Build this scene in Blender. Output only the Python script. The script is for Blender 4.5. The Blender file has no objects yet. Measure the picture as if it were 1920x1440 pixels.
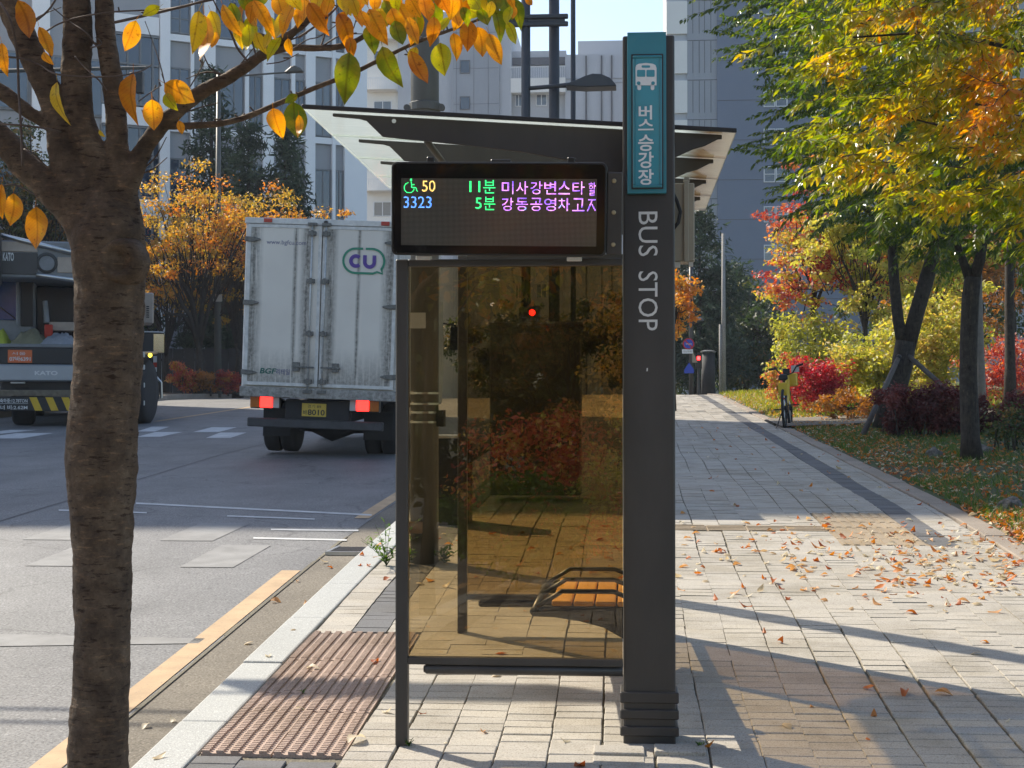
import bpy, bmesh, math, random
import numpy as np
from mathutils import Vector, Matrix, noise

R = math.radians
rng = random.Random(7)
nr = np.random.RandomState(11)
SC = bpy.context.scene
COL = SC.collection

# ------------------------------------------------------------------ camera, sky, sun, exposure
CAM = Vector((0, 0, 1.715))
YAW, PITCH, FPX = R(4.344), R(0.911), 2830.0
cd = bpy.data.cameras.new('camera'); cam = bpy.data.objects.new('camera', cd); COL.objects.link(cam)
cd.sensor_width = 36; cd.lens = 36 * FPX / 1920; cd.clip_start = .05; cd.clip_end = 3000
cam.location = CAM; cam.rotation_euler = (R(90) + PITCH, 0, YAW); SC.camera = cam
SUN_EL = R(41); SH = Vector((.785, -.62, 0)).normalized()          # the way shadows fall on the ground
world = bpy.data.worlds.new('World'); SC.world = world; world.use_nodes = True
wn = world.node_tree.nodes; wl = world.node_tree.links
sky = wn.new('ShaderNodeTexSky'); sky.sky_type = 'NISHITA'; sky.sun_disc = False
sky.sun_elevation = SUN_EL; sky.sun_rotation = math.atan2(-SH.x, -SH.y); sky.air_density = 1.0; sky.dust_density = 1.2; sky.ozone_density = 1.0
wn['Background'].inputs[1].default_value = .14
wl.new(sky.outputs[0], wn['Background'].inputs[0])
sd = bpy.data.lights.new('sun', 'SUN'); sun = bpy.data.objects.new('sun', sd); COL.objects.link(sun)
sd.energy = 5.0; sd.angle = R(.5); sd.color = (1, .91, .76)
to_sun = Vector((-SH.x * math.cos(SUN_EL), -SH.y * math.cos(SUN_EL), math.sin(SUN_EL)))
sun.rotation_euler = to_sun.to_track_quat('Z', 'Y').to_euler()
SC.view_settings.view_transform = 'Standard'; SC.view_settings.look = 'None'
SC.view_settings.exposure = .76; SC.view_settings.gamma = 1
SC.cycles.max_bounces = 8; SC.cycles.transparent_max_bounces = 16; SC.cycles.volume_bounces = 1
SC.cycles.sample_clamp_indirect = 6

# ------------------------------------------------------------------ where things stand
_fw = Vector((-math.sin(YAW) * math.cos(PITCH), math.cos(YAW) * math.cos(PITCH), math.sin(PITCH)))
_rt = Vector((math.cos(YAW), math.sin(YAW), 0)); _up = _rt.cross(_fw)
def ray(px, py): return _fw + _rt * ((px - 960) / FPX) + _up * ((720 - py) / FPX)
def Q(px, py, Y):                       # the point at street distance Y seen at a photo position
    d = ray(px, py); return CAM + d * (Y / d.y)
def XA(px, Y): return Q(px, 765, Y).x
def ZA(py, Y, px=960): return Q(px, py, Y).z
_ty = np.arange(-80, 520, .25)
_sl = np.interp(_ty, [-80, -30, -6, 10, 14, 42, 52, 520], [0, 0, .0707, .0707, .0385, .0385, -.004, -.004])
_tz = np.cumsum(_sl) * .25; _tz -= np.interp(0, _ty, _tz)
def gz(Y): return float(np.interp(Y, _ty, _tz))          # the street climbs away from us
def G(px, py, dz=0):
    d = ray(px, py); lo, hi = 1.0, 50.0
    f = lambda Y: (CAM + d * (Y / d.y)).z - gz(Y) - dz
    for _ in range(50):
        m = (lo + hi) / 2
        if f(m) > 0: lo = m
        else: hi = m
    return CAM + d * (lo / d.y)
def lawn_z(x, y): return gz(y) + .01 + .05 * min(max(x - 2.75, 0), 9)
def road_z(y): return gz(y) - .12
def P_(p):                                # photo position of a point, for picking the largest pieces
    v = Vector(p) - CAM; dpt = v.dot(_fw)
    return (960 + FPX * v.dot(_rt) / dpt, 720 - FPX * v.dot(_up) / dpt, dpt)

# ------------------------------------------------------------------ tags
def tag(o, label=None, cat=None, group=None, kind=None):
    if label: o['label'] = label
    if cat: o['category'] = cat
    if group: o['group'] = group
    if kind: o['kind'] = kind
    return o
def thing(name, label, cat, loc=(0, 0, 0), rot=(0, 0, 0), group=None):
    o = bpy.data.objects.new(name, None); COL.objects.link(o); o.empty_display_size = .1
    o.location = loc; o.rotation_euler = rot
    return tag(o, label, cat, group)
def kids(o): return [c for c in bpy.data.objects if c.parent == o]
def inst(name, mesh, parent=None, M=None):
    o = bpy.data.objects.new(name, mesh); COL.objects.link(o)
    if parent: o.parent = parent
    if M is not None: o.matrix_local = M
    return o
def copy_tree(o, parent=None):
    c = o.copy(); COL.objects.link(c); c.parent = parent
    for ch in list(o.children): copy_tree(ch, c)
    return c

# ------------------------------------------------------------------ mesh builder
class MB:
    def __init__(s): s.v = []; s.f = []; s.m = []; s.t = []
    def add(s, vs, fs, mi=0, tint=0.):
        b = len(s.v); s.v += [tuple(p) for p in vs]; s.f += [tuple(b + i for i in f) for f in fs]
        s.m += [mi] * len(fs); s.t += [tint] * len(fs); return s
    def box(s, x0, x1, y0, y1, z0, z1, mi=0, M=None, tint=0.):
        vs = [Vector(p) for p in ((x0, y0, z0), (x1, y0, z0), (x1, y1, z0), (x0, y1, z0), (x0, y0, z1), (x1, y0, z1), (x1, y1, z1), (x0, y1, z1))]
        if M is not None: vs = [M @ p for p in vs]
        return s.add(vs, [(0, 3, 2, 1), (4, 5, 6, 7), (0, 1, 5, 4), (1, 2, 6, 5), (2, 3, 7, 6), (3, 0, 4, 7)], mi, tint)
    def quad(s, a, b, c, d, mi=0, tint=0.): return s.add([a, b, c, d], [(0, 1, 2, 3)], mi, tint)
    def prism(s, pts, fn, d0, d1, mi=0):        # pts: 2D outline, fn(u, v, d) -> point
        n = len(pts); vs = [fn(u, v, d0) for u, v in pts] + [fn(u, v, d1) for u, v in pts]
        fs = [tuple(range(n - 1, -1, -1)), tuple(range(n, 2 * n))] + [(i, (i + 1) % n, n + (i + 1) % n, n + i) for i in range(n)]
        return s.add(vs, fs, mi)
    def tube(s, pts, rad, seg=8, mi=0, rough=0., cap=True, nf=3., seed=0):
        pts = [Vector(p) for p in pts]; n = len(pts)
        if not hasattr(rad, '__len__'): rad = [rad] * n
        vs = []; ref = None
        for i, p in enumerate(pts):
            t = (pts[min(i + 1, n - 1)] - pts[max(i - 1, 0)])
            t = t.normalized() if t.length > 1e-9 else Vector((0, 0, 1))
            if ref is None: ref = Vector((0, -1, 0)) if abs(t.y) < .9 else Vector((1, 0, 0))
            a = (ref - t * ref.dot(t)).normalized(); ref = a; b = t.cross(a)
            for k in range(seg):
                an = 2 * math.pi * k / seg; d = a * math.cos(an) + b * math.sin(an); r = rad[i]
                if rough:
                    q = (p + d * r) * nf; q = Vector((q.x, q.y, q.z * 2.2 + seed))
                    r *= 1 + rough * (noise.noise(q) + .5 * noise.noise(q * 3.1) + .35 * noise.noise(q * 7.3))
                vs.append(p + d * r)
        fs = [(i * seg + k, i * seg + (k + 1) % seg, (i + 1) * seg + (k + 1) % seg, (i + 1) * seg + k) for i in range(n - 1) for k in range(seg)]
        if cap: fs += [tuple(range(seg - 1, -1, -1)), tuple((n - 1) * seg + k for k in range(seg))]
        return s.add(vs, fs, mi)
    def cyl(s, a, b, r, seg=12, mi=0, r2=None): return s.tube([a, b], [r, r if r2 is None else r2], seg, mi)
    def disc_ring(s, c, axis, prof, seg=20, mi=0):   # lathe: prof = [(radius, along axis)]
        axis = Vector(axis).normalized(); ref = Vector((0, 0, 1)) if abs(axis.z) < .9 else Vector((1, 0, 0))
        a = (ref - axis * ref.dot(axis)).normalized(); b = axis.cross(a); c = Vector(c); vs = []
        for r, h in prof:
            for k in range(seg):
                an = 2 * math.pi * k / seg; vs.append(c + axis * h + (a * math.cos(an) + b * math.sin(an)) * r)
        n = len(prof); fs = [(i * seg + k, i * seg + (k + 1) % seg, (i + 1) * seg + (k + 1) % seg, (i + 1) * seg + k) for i in range(n - 1) for k in range(seg)]
        fs += [tuple(range(seg - 1, -1, -1)), tuple((n - 1) * seg + k for k in range(seg))]
        return s.add(vs, fs, mi)
    def build(s, name, mats, parent=None, off=None, smooth=False, bevel=0., tint=False, seg=1):
        me = mesh_np(name, s.v, s.f, mats, s.m, s.t if tint else None, off)
        if smooth: me.polygons.foreach_set('use_smooth', [True] * len(me.polygons))
        o = inst(name, me, parent)
        if bevel:
            b = o.modifiers.new('bevel', 'BEVEL'); b.width = bevel; b.segments = seg; b.limit_method = 'ANGLE'; b.angle_limit = R(40)
        return o
def mesh_np(name, v, f, mats, mi=None, tint=None, off=None):
    me = bpy.data.meshes.new(name)
    if off is not None:
        o = Vector(off); v = [(p[0] - o.x, p[1] - o.y, p[2] - o.z) for p in v]
    me.from_pydata(v, [], f)
    for m in (mats if isinstance(mats, (list, tuple)) else [mats]): me.materials.append(m)
    if mi is not None: me.polygons.foreach_set('material_index', mi)
    if tint is not None:
        at = me.attributes.new('tint', 'FLOAT', 'FACE'); at.data.foreach_set('value', list(tint))
    me.polygons.foreach_set('use_smooth', [False] * len(me.polygons)); me.update(); return me
def mesh_arr(name, V, F, mats, tint=None):       # numpy arrays of verts (n,3) and quads/tris (m,k)
    me = bpy.data.meshes.new(name); k = F.shape[1]
    me.vertices.add(len(V)); me.vertices.foreach_set('co', V.astype(np.float32).ravel())
    me.loops.add(F.size); me.loops.foreach_set('vertex_index', F.astype(np.int32).ravel())
    me.polygons.add(len(F)); me.polygons.foreach_set('loop_start', np.arange(0, F.size, k, dtype=np.int32))
    for m in (mats if isinstance(mats, (list, tuple)) else [mats]): me.materials.append(m)
    if tint is not None:
        at = me.attributes.new('tint', 'FLOAT', 'FACE'); at.data.foreach_set('value', tint.astype(np.float32))
    me.polygons.foreach_set('use_smooth', [False] * len(F)); me.update(calc_edges=True); me.validate(); return me

# ------------------------------------------------------------------ materials
def lin(c): return tuple(((x / 255 + .055) / 1.055) ** 2.4 if x > 10 else x / 255 / 12.92 for x in c)
def nodes(name):
    m = bpy.data.materials.new(name); m.use_nodes = True; nt = m.node_tree
    return m, nt, nt.nodes, nt.links, nt.nodes['Principled BSDF']
def N(nt, t, **kw):
    n = nt.nodes.new(t)
    for k, v in kw.items():
        if k.startswith('i_'): n.inputs[int(k[2:]) if k[2:].isdigit() else k[2:]].default_value = v
        else: setattr(n, k, v)
    return n
def ramp(nt, stops, fac=None, interp='LINEAR'):
    r = nt.nodes.new('ShaderNodeValToRGB'); cr = r.color_ramp; cr.interpolation = interp
    while len(cr.elements) < len(stops): cr.elements.new(.5)
    for e, (p, c) in zip(cr.elements, stops): e.position = p; e.color = (*c[:3], 1)
    if fac is not None: nt.links.new(fac, r.inputs[0])
    return r
def mix(nt, a, b, fac, mode='MIX'):
    n = nt.nodes.new('ShaderNodeMix'); n.data_type = 'RGBA'; n.blend_type = mode
    for i, x in ((0, fac), (6, a), (7, b)):
        if isinstance(x, (int, float)): n.inputs[i].default_value = x
        elif isinstance(x, (tuple, list)): n.inputs[i].default_value = (*x[:3], 1)
        else: nt.links.new(x, n.inputs[i])
    return n.outputs[2]
def coord(nt, scale=(1, 1, 1), kind='Object', rot=(0, 0, 0)):
    tc = nt.nodes.new('ShaderNodeTexCoord'); mp = nt.nodes.new('ShaderNodeMapping')
    nt.links.new(tc.outputs[kind], mp.inputs[0]); mp.inputs[3].default_value = scale; mp.inputs[2].default_value = rot
    return mp.outputs[0]
def nz(nt, vec, scale, detail=4, rough=.6):
    n = N(nt, 'ShaderNodeTexNoise'); n.inputs['Scale'].default_value = scale; n.inputs['Detail'].default_value = detail; n.inputs['Roughness'].default_value = rough
    nt.links.new(vec, n.inputs['Vector']); return n.outputs[0]
def bump(nt, h, bsdf, strength=.3, dist=.01):
    b = N(nt, 'ShaderNodeBump'); b.inputs['Strength'].default_value = strength; b.inputs['Distance'].default_value = dist
    nt.links.new(h, b.inputs['Height']); nt.links.new(b.outputs[0], bsdf.inputs['Normal'])
def simple(name, col, rough=.6, metal=0., var=.12, scale=6., bp=.0, bscale=80., spec=.5, stretch=(1, 1, 1), coat=0.):
    m, nt, n, l, b = nodes(name); c = coord(nt, stretch); v = nz(nt, c, scale, 6, .65)
    rr = ramp(nt, [(.25, [x * (1 - var) for x in col]), (.75, [min(x * (1 + var), .95) for x in col])], v)
    l.new(rr.outputs[0], b.inputs['Base Color']); b.inputs['Roughness'].default_value = rough; b.inputs['Metallic'].default_value = metal
    b.inputs['Specular IOR Level'].default_value = spec; b.inputs['Coat Weight'].default_value = coat
    if bp: bump(nt, nz(nt, c, bscale, 3), b, bp, .004)
    return m
def emis(name, col, strength, base=None):
    m, nt, n, l, b = nodes(name); b.inputs['Base Color'].default_value = (*(base or col), 1); b.inputs['Roughness'].default_value = .3
    b.inputs['Emission Color'].default_value = (*col, 1); b.inputs['Emission Strength'].default_value = strength; return m
def foliage(name, stops, trans=.5, rough=.45, gloss=.5, noise_scale=0., interp='LINEAR'):
    m, nt, n, l, b = nodes(name); at = N(nt, 'ShaderNodeAttribute', attribute_name='tint')
    f = at.outputs['Fac']
    rr = ramp(nt, stops, f, interp); col = rr.outputs[0]
    l.new(col, b.inputs['Base Color']); b.inputs['Roughness'].default_value = rough; b.inputs['Specular IOR Level'].default_value = gloss
    tr = N(nt, 'ShaderNodeBsdfTranslucent'); hs = N(nt, 'ShaderNodeHueSaturation'); hs.inputs['Saturation'].default_value = 1.15; hs.inputs['Value'].default_value = 1.75
    l.new(col, hs.inputs['Color']); l.new(hs.outputs[0], tr.inputs[0])
    ms = N(nt, 'ShaderNodeMixShader'); ms.inputs[0].default_value = trans
    l.new(b.outputs[0], ms.inputs[1]); l.new(tr.outputs[0], ms.inputs[2]); l.new(ms.outputs[0], n['Material Output'].inputs[0]); return m
def tinted_glass(name, tint, refl=1.0, dust=.0, rough=.0):
    m, nt, n, l, b = nodes(name); n.remove(b)
    tr = N(nt, 'ShaderNodeBsdfTransparent'); tr.inputs[0].default_value = (*tint, 1)
    gl = N(nt, 'ShaderNodeBsdfGlossy'); gl.inputs['Roughness'].default_value = rough; gl.inputs[0].default_value = (1, 1, 1, 1)
    lw = N(nt, 'ShaderNodeLayerWeight'); lw.inputs[0].default_value = .5           # same from both sides of a thin pane
    pw = N(nt, 'ShaderNodeMath', operation='POWER'); pw.inputs[1].default_value = 5; l.new(lw.outputs['Facing'], pw.inputs[0])
    mu = N(nt, 'ShaderNodeMath', operation='MULTIPLY_ADD'); mu.inputs[1].default_value = .9; mu.inputs[2].default_value = .04 * refl; l.new(pw.outputs[0], mu.inputs[0])
    ms = N(nt, 'ShaderNodeMixShader'); l.new(mu.outputs[0], ms.inputs[0]); l.new(tr.outputs[0], ms.inputs[1]); l.new(gl.outputs[0], ms.inputs[2])
    out = ms.outputs[0]
    if dust:
        d = N(nt, 'ShaderNodeBsdfDiffuse'); d.inputs[0].default_value = (.5, .47, .4, 1)
        c = coord(nt); v = nz(nt, c, 7, 8, .7); r2 = ramp(nt, [(.45, (0, 0, 0)), (.9, (dust,) * 3)], v)
        m2 = N(nt, 'ShaderNodeMixShader'); l.new(r2.outputs[0], m2.inputs[0]); l.new(out, m2.inputs[1]); l.new(d.outputs[0], m2.inputs[2]); out = m2.outputs[0]
    l.new(out, n['Material Output'].inputs[0]); return m

def speckled(name, col, dark, scale=260, bp=.25, blotch=.18, rough=.85, spec=.3, sparkle=0.):
    m, nt, n, l, b = nodes(name); c = coord(nt)
    big = nz(nt, c, 1.3, 5, .6); fine = nz(nt, c, scale, 2, .6)
    r1 = ramp(nt, [(.3, [x * (1 - blotch) for x in col]), (.7, [x * (1 + blotch) for x in col])], big)
    r2 = ramp(nt, [(.36, dark), (.5, (1, 1, 1)), (.60, (1, 1, 1)), (.70, (1.75, 1.75, 1.72))], fine)
    l.new(mix(nt, r1.outputs[0], r2.outputs[0], 1., 'MULTIPLY'), b.inputs['Base Color'])
    b.inputs['Roughness'].default_value = rough; b.inputs['Specular IOR Level'].default_value = spec
    bump(nt, fine, b, bp, .003); return m

M_asphalt = speckled('asphalt', (.150, .148, .146), (.42, .42, .43), 75, .6, .16, .66, .5)
_nt = M_asphalt.node_tree; _b = _nt.nodes['Principled BSDF']; _src = _b.inputs['Base Color'].links[0].from_socket
_c = coord(_nt, (1, .35, 1)); _w = nz(_nt, _c, 1.1, 5, .65); _m = ramp(_nt, [(.36, (.80, .80, .81)), (.5, (1, 1, 1)), (.66, (1.12, 1.12, 1.11))], _w)
_v = N(_nt, 'ShaderNodeTexVoronoi', feature='DISTANCE_TO_EDGE'); _v.inputs['Scale'].default_value = .42; _wv = N(_nt, 'ShaderNodeVectorMath', operation='ADD'); _nn = N(_nt, 'ShaderNodeTexNoise'); _nn.inputs['Scale'].default_value = 1.6; _nn.inputs['Detail'].default_value = 6
_c2 = coord(_nt); _nt.links.new(_c2, _nn.inputs['Vector']); _nt.links.new(_c2, _wv.inputs[0]); _nt.links.new(_nn.outputs['Color'], _wv.inputs[1]); _nt.links.new(_wv.outputs[0], _v.inputs['Vector'])
_k = ramp(_nt, [(0, (.45, .45, .45)), (.004, (.6, .6, .6)), (.008, (1, 1, 1))], _v.outputs['Distance'])
_nt.links.new(mix(_nt, mix(_nt, _src, _m.outputs[0], 1., 'MULTIPLY'), _k.outputs[0], .8, 'MULTIPLY'), _b.inputs['Base Color'])
M_gutter = speckled('gutter_concrete', (.17, .15, .12), (.6, .58, .55), 90, .35, .22)
M_joint = speckled('joint_sand', (.15, .135, .10), (.6, .6, .6), 120, .4, .3)
def paver_mat(name, col):
    m, nt, n, l, b = nodes(name); c = coord(nt); at = N(nt, 'ShaderNodeAttribute', attribute_name='tint')
    oi = N(nt, 'ShaderNodeObjectInfo'); ad = N(nt, 'ShaderNodeMath', operation='ADD'); l.new(at.outputs['Fac'], ad.inputs[0]); l.new(oi.outputs['Random'], ad.inputs[1])
    fr = N(nt, 'ShaderNodeMath', operation='FRACT'); l.new(ad.outputs[0], fr.inputs[0])
    r1 = ramp(nt, [(0, [x * .92 for x in col]), (.5, col), (1, [x * y for x, y in zip(col, (1.06, 1.05, 1.03))])], fr.outputs[0])
    geo = N(nt, 'ShaderNodeNewGeometry')
    fine = nz(nt, geo.outputs['Position'], 140, 3, .7); big = nz(nt, geo.outputs['Position'], 2.2, 6, .65)
    r2 = ramp(nt, [(.36, (.50, .48, .45)), (.47, (1, 1, 1)), (.62, (1.04, 1.04, 1.04)), (.71, (1.6, 1.6, 1.6))], fine)
    r3 = ramp(nt, [(.34, (.78, .76, .71)), (.55, (1.03, 1.03, 1.03))], big)
    l.new(mix(nt, mix(nt, r1.outputs[0], r2.outputs[0], .8, 'MULTIPLY'), r3.outputs[0], 1., 'MULTIPLY'), b.inputs['Base Color'])
    b.inputs['Roughness'].default_value = .8; b.inputs['Specular IOR Level'].default_value = .35; bump(nt, fine, b, .3, .003); return m
M_paver = paver_mat('paver_concrete', (.365, .338, .295)); M_paver_dark = paver_mat('dark_paver_concrete', (.125, .125, .13))
M_tactile = paver_mat('pink_tactile_concrete', (.39, .295, .245)); M_tactile_tan = paver_mat('tan_tactile_concrete', (.30, .24, .17))
M_kerb = speckled('granite', (.37, .375, .36), (.75, .75, .75), 160, .15, .08, .7)
M_kerb_brown = speckled('brown_kerb', (.27, .23, .19), (.65, .62, .6), 260, .3, .18)
def paint(name, col, wear):
    m, nt, n, l, b = nodes(name); c = coord(nt); v = nz(nt, c, 55, 8, .75); v2 = nz(nt, c, 5, 5, .6)
    r1 = ramp(nt, [(wear - .06, (.10, .10, .10)), (wear, col)], v); r2 = ramp(nt, [(.3, (.75, .75, .75)), (.7, (1.08, 1.08, 1.08))], v2)
    l.new(mix(nt, r1.outputs[0], r2.outputs[0], 1., 'MULTIPLY'), b.inputs['Base Color']); b.inputs['Roughness'].default_value = .75; bump(nt, nz(nt, c, 190, 2), b, .3, .003); return m
M_yellow = paint('worn_yellow_paint', (.46, .315, .175), .395); M_white = paint('worn_white_paint', (.50, .50, .49), .36)
M_faded = paint('faded_white_paint', (.225, .222, .215), .40)
M_frame = simple('dark_grey_coated_steel', (.040, .036, .033), .42, .0, .3, 5, .06, 240, .5, (1, 1, .35))
M_black = simple('black_coated_steel', (.012, .012, .013), .4, 0, .2, 5)
M_blackgloss = simple('black_gloss', (.006, .006, .007), .06, 0, .1, 5)
M_steel = simple('brushed_steel', (.55, .55, .54), .35, 1., .15, 40, 0, 80, .5, (1, 1, 8))
M_bolt = simple('bolt_brass', (.40, .34, .22), .4, .8, .2, 60)
M_teal = simple('teal_enamel', (.018, .19, .24), .4, 0, .08, 4, coat=.3)
M_teal2 = simple('teal_sign_face', (.03, .26, .33), .35, 0, .06, 3, coat=.4)
M_whitelet = simple('white_vinyl', (.72, .74, .75), .5, 0, .05, 30)
M_greylet = simple('pale_grey_vinyl', (.62, .62, .60), .55, 0, .08, 30)
M_beige = simple('beige_enamel', (.30, .26, .19), .5, 0, .08, 6)
M_wood = simple('bench_wood', (.78, .36, .07), .4, 0, .35, 9, .05, 60, .5, (1, .12, 1), .3)
M_rubber = simple('rubber', (.016, .016, .017), .75, 0, .25, 8, .2, 60)
M_pole = simple('olive_grey_paint', (.09, .09, .08), .5, 0, .12, 3)
M_darkpole = simple('dark_pole_paint', (.045, .045, .048), .5, 0, .1, 3)
M_concpole = speckled('pole_concrete', (.30, .29, .27), (.7, .7, .7), 60, .2, .15)
M_glass_brown = tinted_glass('brown_glass', (.70, .615, .46), 1.3, 0)
M_paper = simple('paper', (.55, .52, .47), .7, 0, .06, 20)
# ------------------------------------------------------------------ lettering (flat print laid on surfaces)
_tc = {}
def glyphs(body, bold=0.):
    k = (body, bold)
    if k not in _tc:
        cu = bpy.data.curves.new('lettering', 'FONT'); cu.body = body; cu.size = 1; cu.align_x = 'LEFT'; cu.resolution_u = 3; cu.offset = bold
        o = bpy.data.objects.new('lettering', cu); COL.objects.link(o)
        bpy.context.view_layer.update()
        me = bpy.data.meshes.new_from_object(o.evaluated_get(bpy.context.evaluated_depsgraph_get()))
        v = [tuple(x.co) for x in me.vertices]; f = [tuple(p.vertices) for p in me.polygons]
        bpy.data.objects.remove(o); bpy.data.curves.remove(cu); bpy.data.meshes.remove(me)
        _tc[k] = (v, f)
    return _tc[k]
def letter(mb, body, o, r, u, h=None, w=None, bold=0., mi=0, center=False, lift=.0015):
    """lays a word with its lower left ink corner at o, along r (right) and u (up), ink height h and ink width w"""
    v, f = glyphs(body, bold)
    if not v: return
    o, r, u = Vector(o), Vector(r).normalized(), Vector(u).normalized(); n = r.cross(u)
    xs = [p[0] for p in v]; ys = [p[1] for p in v]; x0, x1, y0, y1 = min(xs), max(xs), min(ys), max(ys)
    sy = h / (y1 - y0) if h else w / (x1 - x0); sx = w / (x1 - x0) if w else sy
    if center: o = o - r * (x1 - x0) * sx / 2 - u * (y1 - y0) * sy / 2
    mb.add([o + r * ((p[0] - x0) * sx) + u * ((p[1] - y0) * sy) + n * lift for p in v], f, mi)

# pre-cut the lettering while the scene is small
for b_, w_ in (('BUS', 0), ('STOP', 0), ('버', .02), ('스', .02), ('승', .02), ('강', .02), ('장', .02)): glyphs(b_, w_)

# ------------------------------------------------------------------ ground, road, pavement
def sheet(name, xs, ys, zf, m, kind='structure', parent=None, label=None):
    V = [(x(y) if callable(x) else x, y, zf(x(y) if callable(x) else x, y)) for y in ys for x in xs]; nx = len(xs)
    F = [(j * nx + i, j * nx + i + 1, (j + 1) * nx + i + 1, (j + 1) * nx + i) for j in range(len(ys) - 1) for i in range(nx - 1)]
    me = mesh_np(name, V, F, m); o = inst(name, me, parent)
    if kind: o['kind'] = kind
    return o
YS = list(np.concatenate([np.arange(-40, 4, 2.), np.arange(4, 16, .5), np.arange(16, 60, 2.), np.arange(60, 200, 20), [250, 330, 420]]))
M_earth = simple('bare_earth', (.09, .07, .05), .95, 0, .3, 2, .4, 30)
sheet('ground', [-300, -60, -25, -13.9, 6, 25, 60, 300], YS, lambda x, y: gz(y) - .32 + (0 if x < 3 else .3 + .05 * min(max(x - 2.75, 0), 9) * (x > 3)) * (1 if x > 3 else 0) - (.0 if x < 3 else .2), M_earth)
road = sheet('road', [-13.7, -11, -8, -5, -3.5, -2.2], YS, lambda x, y: road_z(y), M_asphalt)
sheet('road_gutter', [-2.2, -1.83], YS, lambda x, y: road_z(y) - .003, M_gutter)
sheet('sidewalk_bed', [-1.63, 2.57], YS, lambda x, y: gz(y) - .012, M_joint)
def strip(mb, x0, x1, y0, y1, dz=.004, zf=road_z, mi=0, sk=0., st=1.):
    n = max(1, int((y1 - y0) / st)); 
    for i in range(n):
        a = y0 + (y1 - y0) * i / n; b = y0 + (y1 - y0) * (i + 1) / n
        mb.quad((x0 + sk * (a - y0), a, zf(a) + dz), (x1 + sk * (a - y0), a, zf(a) + dz), (x1 + sk * (b - y0), b, zf(b) + dz), (x0 + sk * (b - y0), b, zf(b) + dz), mi)
mb = MB(); strip(mb, -2.355, -2.225, -10, 10.2, st=.5); tag(mb.build('yellow_line_marking', M_yellow), kind='structure')
mb = MB(); strip(mb, -2.355, -2.225, 12.95, 46, st=1); tag(mb.build('yellow_line_marking', M_yellow), kind='structure')
mb = MB(); strip(mb, -9.75, -9.60, 30.5, 50, st=1); tag(mb.build('yellow_line_marking', M_yellow), kind='structure')
mb = MB()
for k in range(9):
    strip(mb, -3.1 - 1.1 * k, -2.72 - 1.1 * k, 10.3, 11.3, sk=.03); strip(mb, -3.62 - 1.1 * k, -3.2 - 1.1 * k, 11.5, 12.55, sk=.03)
tag(mb.build('speed_hump_marking', M_faded), kind='structure')
mb = MB()
def rq(pts, dz=.004):
    mb.quad(*[tuple(G(px, py, -.12 + dz)) for px, py in pts])
for a, b, t in (((255, 942), (697, 964), 3), ((110, 955), (275, 960), 2.5), ((426, 966), (590, 972), 2.5), ((508, 991), (672, 993), 3), ((475, 1007), (650, 1011), 3)):
    rq([(a[0], a[1] + t), (b[0], b[1] + t), b, a])
for q in (((362, 810), (410, 810), (444, 801), (397, 801)), ((386, 821), (432, 821), (462, 811), (413, 811)), ((256, 809), (290, 809), (318, 800), (285, 800)),
          ((256, 819), (300, 819), (342, 810), (292, 810)), ((-60, 814), (-5, 814), (70, 806), (20, 806)), ((-40, 822), (40, 822), (100, 812), (30, 812))): rq(q)
tag(mb.build('white_road_marking', M_white), kind='structure')
mb = MB(); rq([(-40, 1212), (372, 1206), (384, 1197), (-30, 1188)]); tag(mb.build('stop_line_marking', M_faded), kind='structure')
# drain grate by the kerb
dg_ = thing('drain_grate', 'rectangular metal drain grate set in the gutter beside the kerb', 'drain', (-2.0, 11.2, road_z(11.2)))
mb = MB(); mb.box(-.19, -.165, -.33, .33, -.02, .006); mb.box(.145, .165, -.33, .33, -.02, .006); mb.box(-.165, .145, -.33, -.31, -.02, .006); mb.box(-.165, .145, .31, .33, -.02, .006)
mb.build('frame', M_steel, dg_)
for k in range(9):
    mb = MB(); mb.box(-.165, .145, -.29 + k * .068, -.26 + k * .068, -.02, .004); mb.build('slat', M_frame, dg_)
# kerbs
kerb = tag(bpy.data.objects.new('roadside_kerb', None), kind='structure'); COL.objects.link(kerb)
def kerb_run(parent, x0, x1, y0, y1, L, zb, zt, m, cant=0.):
    y = y0
    while y < y1:
        l = L * (1 + .02 * rng.random()); mb = MB(); e = rng.uniform(-.004, .004); a, b = y + .004, y + l - .004
        vs = [(x0, a, gz(a) + zb), (x1, a, gz(a) + zb), (x1, b, gz(b) + zb), (x0, b, gz(b) + zb), (x0, a, gz(a) + zt + e), (x1, a, gz(a) + zt + e + cant), (x1, b, gz(b) + zt + e + cant), (x0, b, gz(b) + zt + e)]
        mb.add(vs, [(0, 3, 2, 1), (4, 5, 6, 7), (0, 1, 5, 4), (1, 2, 6, 5), (2, 3, 7, 6), (3, 0, 4, 7)])
        mb.build('kerb_stone', m, parent, bevel=.009, seg=2); y += l
kerb_run(kerb, -1.83, -1.635, -6, 46, 1.0, -.3, .002, M_kerb)
vk = tag(bpy.data.objects.new('verge_kerb', None), kind='structure'); COL.objects.link(vk)
kerb_run(vk, 2.575, 2.75, -4, 25.4, 1.0, -.3, .015, M_kerb_brown); kerb_run(vk, 2.575, 2.75, 28.6, 50, 1.0, -.3, .015, M_kerb_brown)
fk = tag(bpy.data.objects.new('far_kerb', None), kind='structure'); COL.objects.link(fk)
kerb_run(fk, -13.9, -13.7, 20, 60, 2.0, -.3, .03, M_kerb_brown)
sheet('far_verge', [-60, -30, -20, -13.9], YS, lambda x, y: gz(y) + .0 + .04 * (-13.9 - x), M_earth)

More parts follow.
